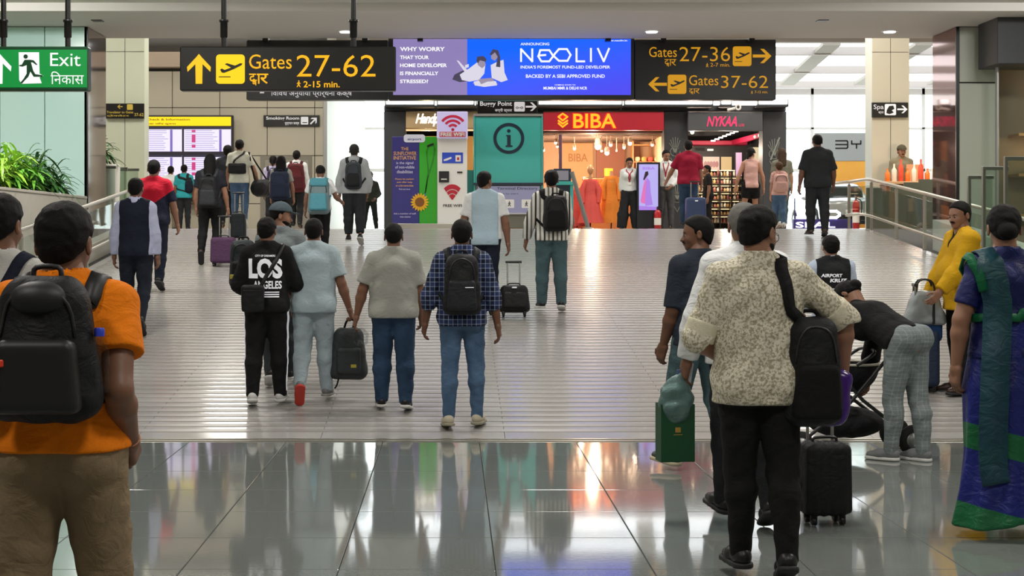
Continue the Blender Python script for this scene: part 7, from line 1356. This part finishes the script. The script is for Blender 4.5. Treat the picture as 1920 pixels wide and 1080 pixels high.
p13 = person('person in a pale grey hooded jacket with dark backpack before the bright window', 664, 25.8, 1.69, 0, 1.0, hair='short', hairc='#2c2c2c', legs=dict(L=((-.03, .08, -1), (0, -.02, -1), 0), R=((.05, -.02, -1), (.02, -.3, -1), 30)), armL=((.22, .0, -1), (.06, .15, -1)), armR=((.24, .1, -1), (-.1, .4, -1)), tops=[long_(cloth('pale_hoodie', '#a9adb0'), loose=.026, sl=.018)], bottom=tr(cloth('wide_black', '#26282c'), wide=.036, cuff=.03, length=.86), shoe=sh_(S_B, SOLW))
p13.base = A(0, 0, 0); hc = p13.N + A(0, -.05, .0); cob(p13, 'hood', cloth('pale_hoodie'), [solid(lambda P: d_ell(P, hc, (.105, .075, .085)), hc - .15, hc + .15, .012)]); backpack(p13, 'dark slate backpack on the pale hooded jacket', .28, .46, .17, .27, cloth('bag_slate2', '#3a4046'), BLK2, .1)
p14 = person('person in a dark guard uniform with a cap standing far off beside the window', 694, 40.5, 1.62, 180, 1.0, hair='crop', legs='wide', armL=((.3, .0, -1), (-.3, .5, -.4)), armR=((.3, .0, -1), (-.3, .5, -.4)), tops=[long_(cloth('guard_dark', '#3a3f38'))], bottom=tr(cloth('guard_trouser', '#2a2d2c')), shoe=sh_(S_B)); cap_on(p14, cloth('guard_cap', '#50523f'))
p5 = person('person in a white shirt far off in front of the flight board', 320, 36.3, 1.58, 0, 1.0, hair='short', legs='stand', tops=[tee(WHT)], bottom=tr(cloth('beige_trouser', '#8f8674')), shoe=sh_(S_B)); p6 = person('person in a teal shirt far off in front of the flight board', 345, 36.0, 1.60, 0, 1.0, hair='short', legs='stand', tops=[tee(TEAL)], bottom=tr(CHAR), shoe=sh_(S_B))
backpack(p6, 'small dark backpack on the teal shirt', .2, .34, .1, .24, NAVY, BLK2, .1, .14, pocket=False)
# ------------------------------------------------------------------ people at the shops
p22 = person('person in a white shirt, red lanyard and flared black trousers by the orange dress', 1180, 32.6, 1.585, 176, .98, True, SK2, 'full', legs='wide', armL=((.10, -.15, -1), (-.05, -.1, -1)), armR=((.10, -.15, -1), (-.05, -.1, -1)), head=(4, 8), look=True, tops=[long_(WHT, collar=True, hem=.0)], bottom=tr(CHAR, wide=.020, cuff=.075), shoe=sh_(S_B))
p23 = person('person in a white shirt with a red lanyard and grey trousers at the shop pillar', 1249, 32.7, 1.76, 168, .95, False, SK2, 'short', legs='stand', armL=((.3, .0, -1), (-.45, .45, -.5)), armR=((.1, .0, -1), (.0, .15, -1)), head=(28, 10), look=True, tops=[long_(WHT, collar=True, hem=.0)], bottom=tr(cloth('grey_trouser', '#4a4c4e')), shoe=sh_(S_B))
for s_ in (p22, p23):
    s_.base = A(0, 0, 0); Nn, Cc = s_.N, s_.C
    for sg in (-1, 1): strap_on(s_, s_, [Nn + A(sg * .07, .0, .0), Nn + A(sg * .06, .06, -.03), Cc + A(sg * .02, .14, -.03), s_.W + A(0, .14, .03)], .022, cloth('lanyard_red', '#a8323a'), n=16, name='lanyard')
    q, _ = onto(s_.outer, np.array([s_.W + A(0, .14, .0)]), .006); q = q[0]; cob(s_, 'name_badge', M_white, mb=MB().bbox(q[0] - .04, q[0] + .04, q[1] - .002, q[1] + .006, q[2] - .03, q[2] + .03, .002))
p24 = person('person in a maroon polo and jeans pulling a blue case at the dark shop', 1291, 30.9, 1.80, 0, 1.08, hair='short', legs='walkL', armL=((.50, .35, -1), (.35, .5, -.8)), armR=((.18, .0, -1), (.08, .1, -1)), tops=[tee(MAR, collar=True, loose=.02, sl=.02, sleeve=.8)], bottom=tr(M_jean2), shoe=sh_(S_B), skin=SK2, head=(-8, 0))
suitcase('dark blue cabin case with pale rods below the maroon polo', 1304, 30.0, .40, .58, .26, mat('shell_blue', '#33446e', .3), handle=.32, accent=M_ink)
p35 = person('person in black beside the maroon polo at the cosmetics shop door', 1327, 33.2, 1.45, 90, .95, hair='short', legs='stand', tops=[tee(BLK)], bottom=tr(BLK), shoe=sh_(S_B))
p25 = person('person in a black cap and dusty pink vest with bare arms at the dark shop', 1408, 31.2, 1.66, 0, .98, True, '#a87a62', 'pony', legs=dict(L=((-.16, .0, -1), (-.10, -.2, -1), 20), R=((.05, .12, -1), (.02, 0, -1), 0)), armL=((.42, -.05, -1), (.22, .1, -1)), armR=((.34, .0, -1), (.10, .1, -1)), head=(-40, 0), tops=[dict(mat=PNK, sleeve=0, hem=.04, loose=.014, armhole=.9)], bottom=dict(name='shorts', mat=BLK, wide=.03, length=-.35), shoe=sh_(mat('shoe_orange', '#d0563a', .5)))
cap_on(p25, BLK)
p26 = person('child in a dusty pink top and jeans with a pale pink backpack', 1461, 29.9, 1.30, 0, .96, True, '#a87a62', 'full', hairc='#4a3424', legs='walkL', tops=[tee(PNK)], bottom=tr(M_jean, wide=.02), shoe=sh_(S_W), hs=1.14); backpack(p26, 'pale pink backpack on the child at the right end of the shops', .30, .36, .13, .28, PNK, PNK, .05)
p26b = person('person in an olive top with long brown hair behind the child', 1466, 31.6, 1.68, 0, .98, True, '#a87a62', 'long', hairc='#3c2c20', legs='walkR', tops=[tee(cloth('olive_top', '#6f6f62'))], bottom=tr(M_jean3), shoe=sh_(S_W))
p27 = person('person in a black shirt and dark trousers walking up against the bright window', 1533, 27.1, 1.83, 0, 1.14, hair='crop', legs=dict(L=((-.06, .10, -1), (.0, .0, -1), 0), R=((.05, -.04, -1), (-.02, -.2, -1), 14)), armL=((.26, .0, -1), (.14, .12, -1)), armR=((.28, .05, -1), (.08, .25, -1)), tops=[tee(cloth('black_shirt', '#25282a'), sleeve=.95, loose=.022, sl=.02, collar=True, hem=.07)], bottom=tr(cloth('dark_trouser3', '#26282b'), wide=.022, cuff=.024), shoe=sh_(S_BR), skin=SK3)
hd = p27.hand['L']; t = carried(p27, 'water_bottle', 'clear water bottle in the hand of the black shirt by the window', 'bottle', hd - A(0, 0, .16)); cob(t, 'bottle', glass('bottle_glass', (.93, .95, .96)), mb=MB().lathe([(.028, 0), (.034, .01), (.034, .12), (.014, .16), (.014, .18)], hd - A(0, 0, .16), 12)); cob(t, 'cap', M_white, mb=MB().lathe([(.017, .178), (.017, .20)], hd - A(0, 0, .16), 12))
p36 = person('person in a khaki uniform and cap behind the bottle counter at right', 1690, 32.55, 1.85, 180, 1.02, hair='crop', legs='stand', look='moustache', tops=[long_(cloth('uniform_khaki', '#7a7560'), collar=True)], bottom=tr(cloth('uniform_trouser', '#5a5646')), shoe=sh_(S_BR), skin=SK2); cap_on(p36, cloth('uniform_cap', '#4a4636'))
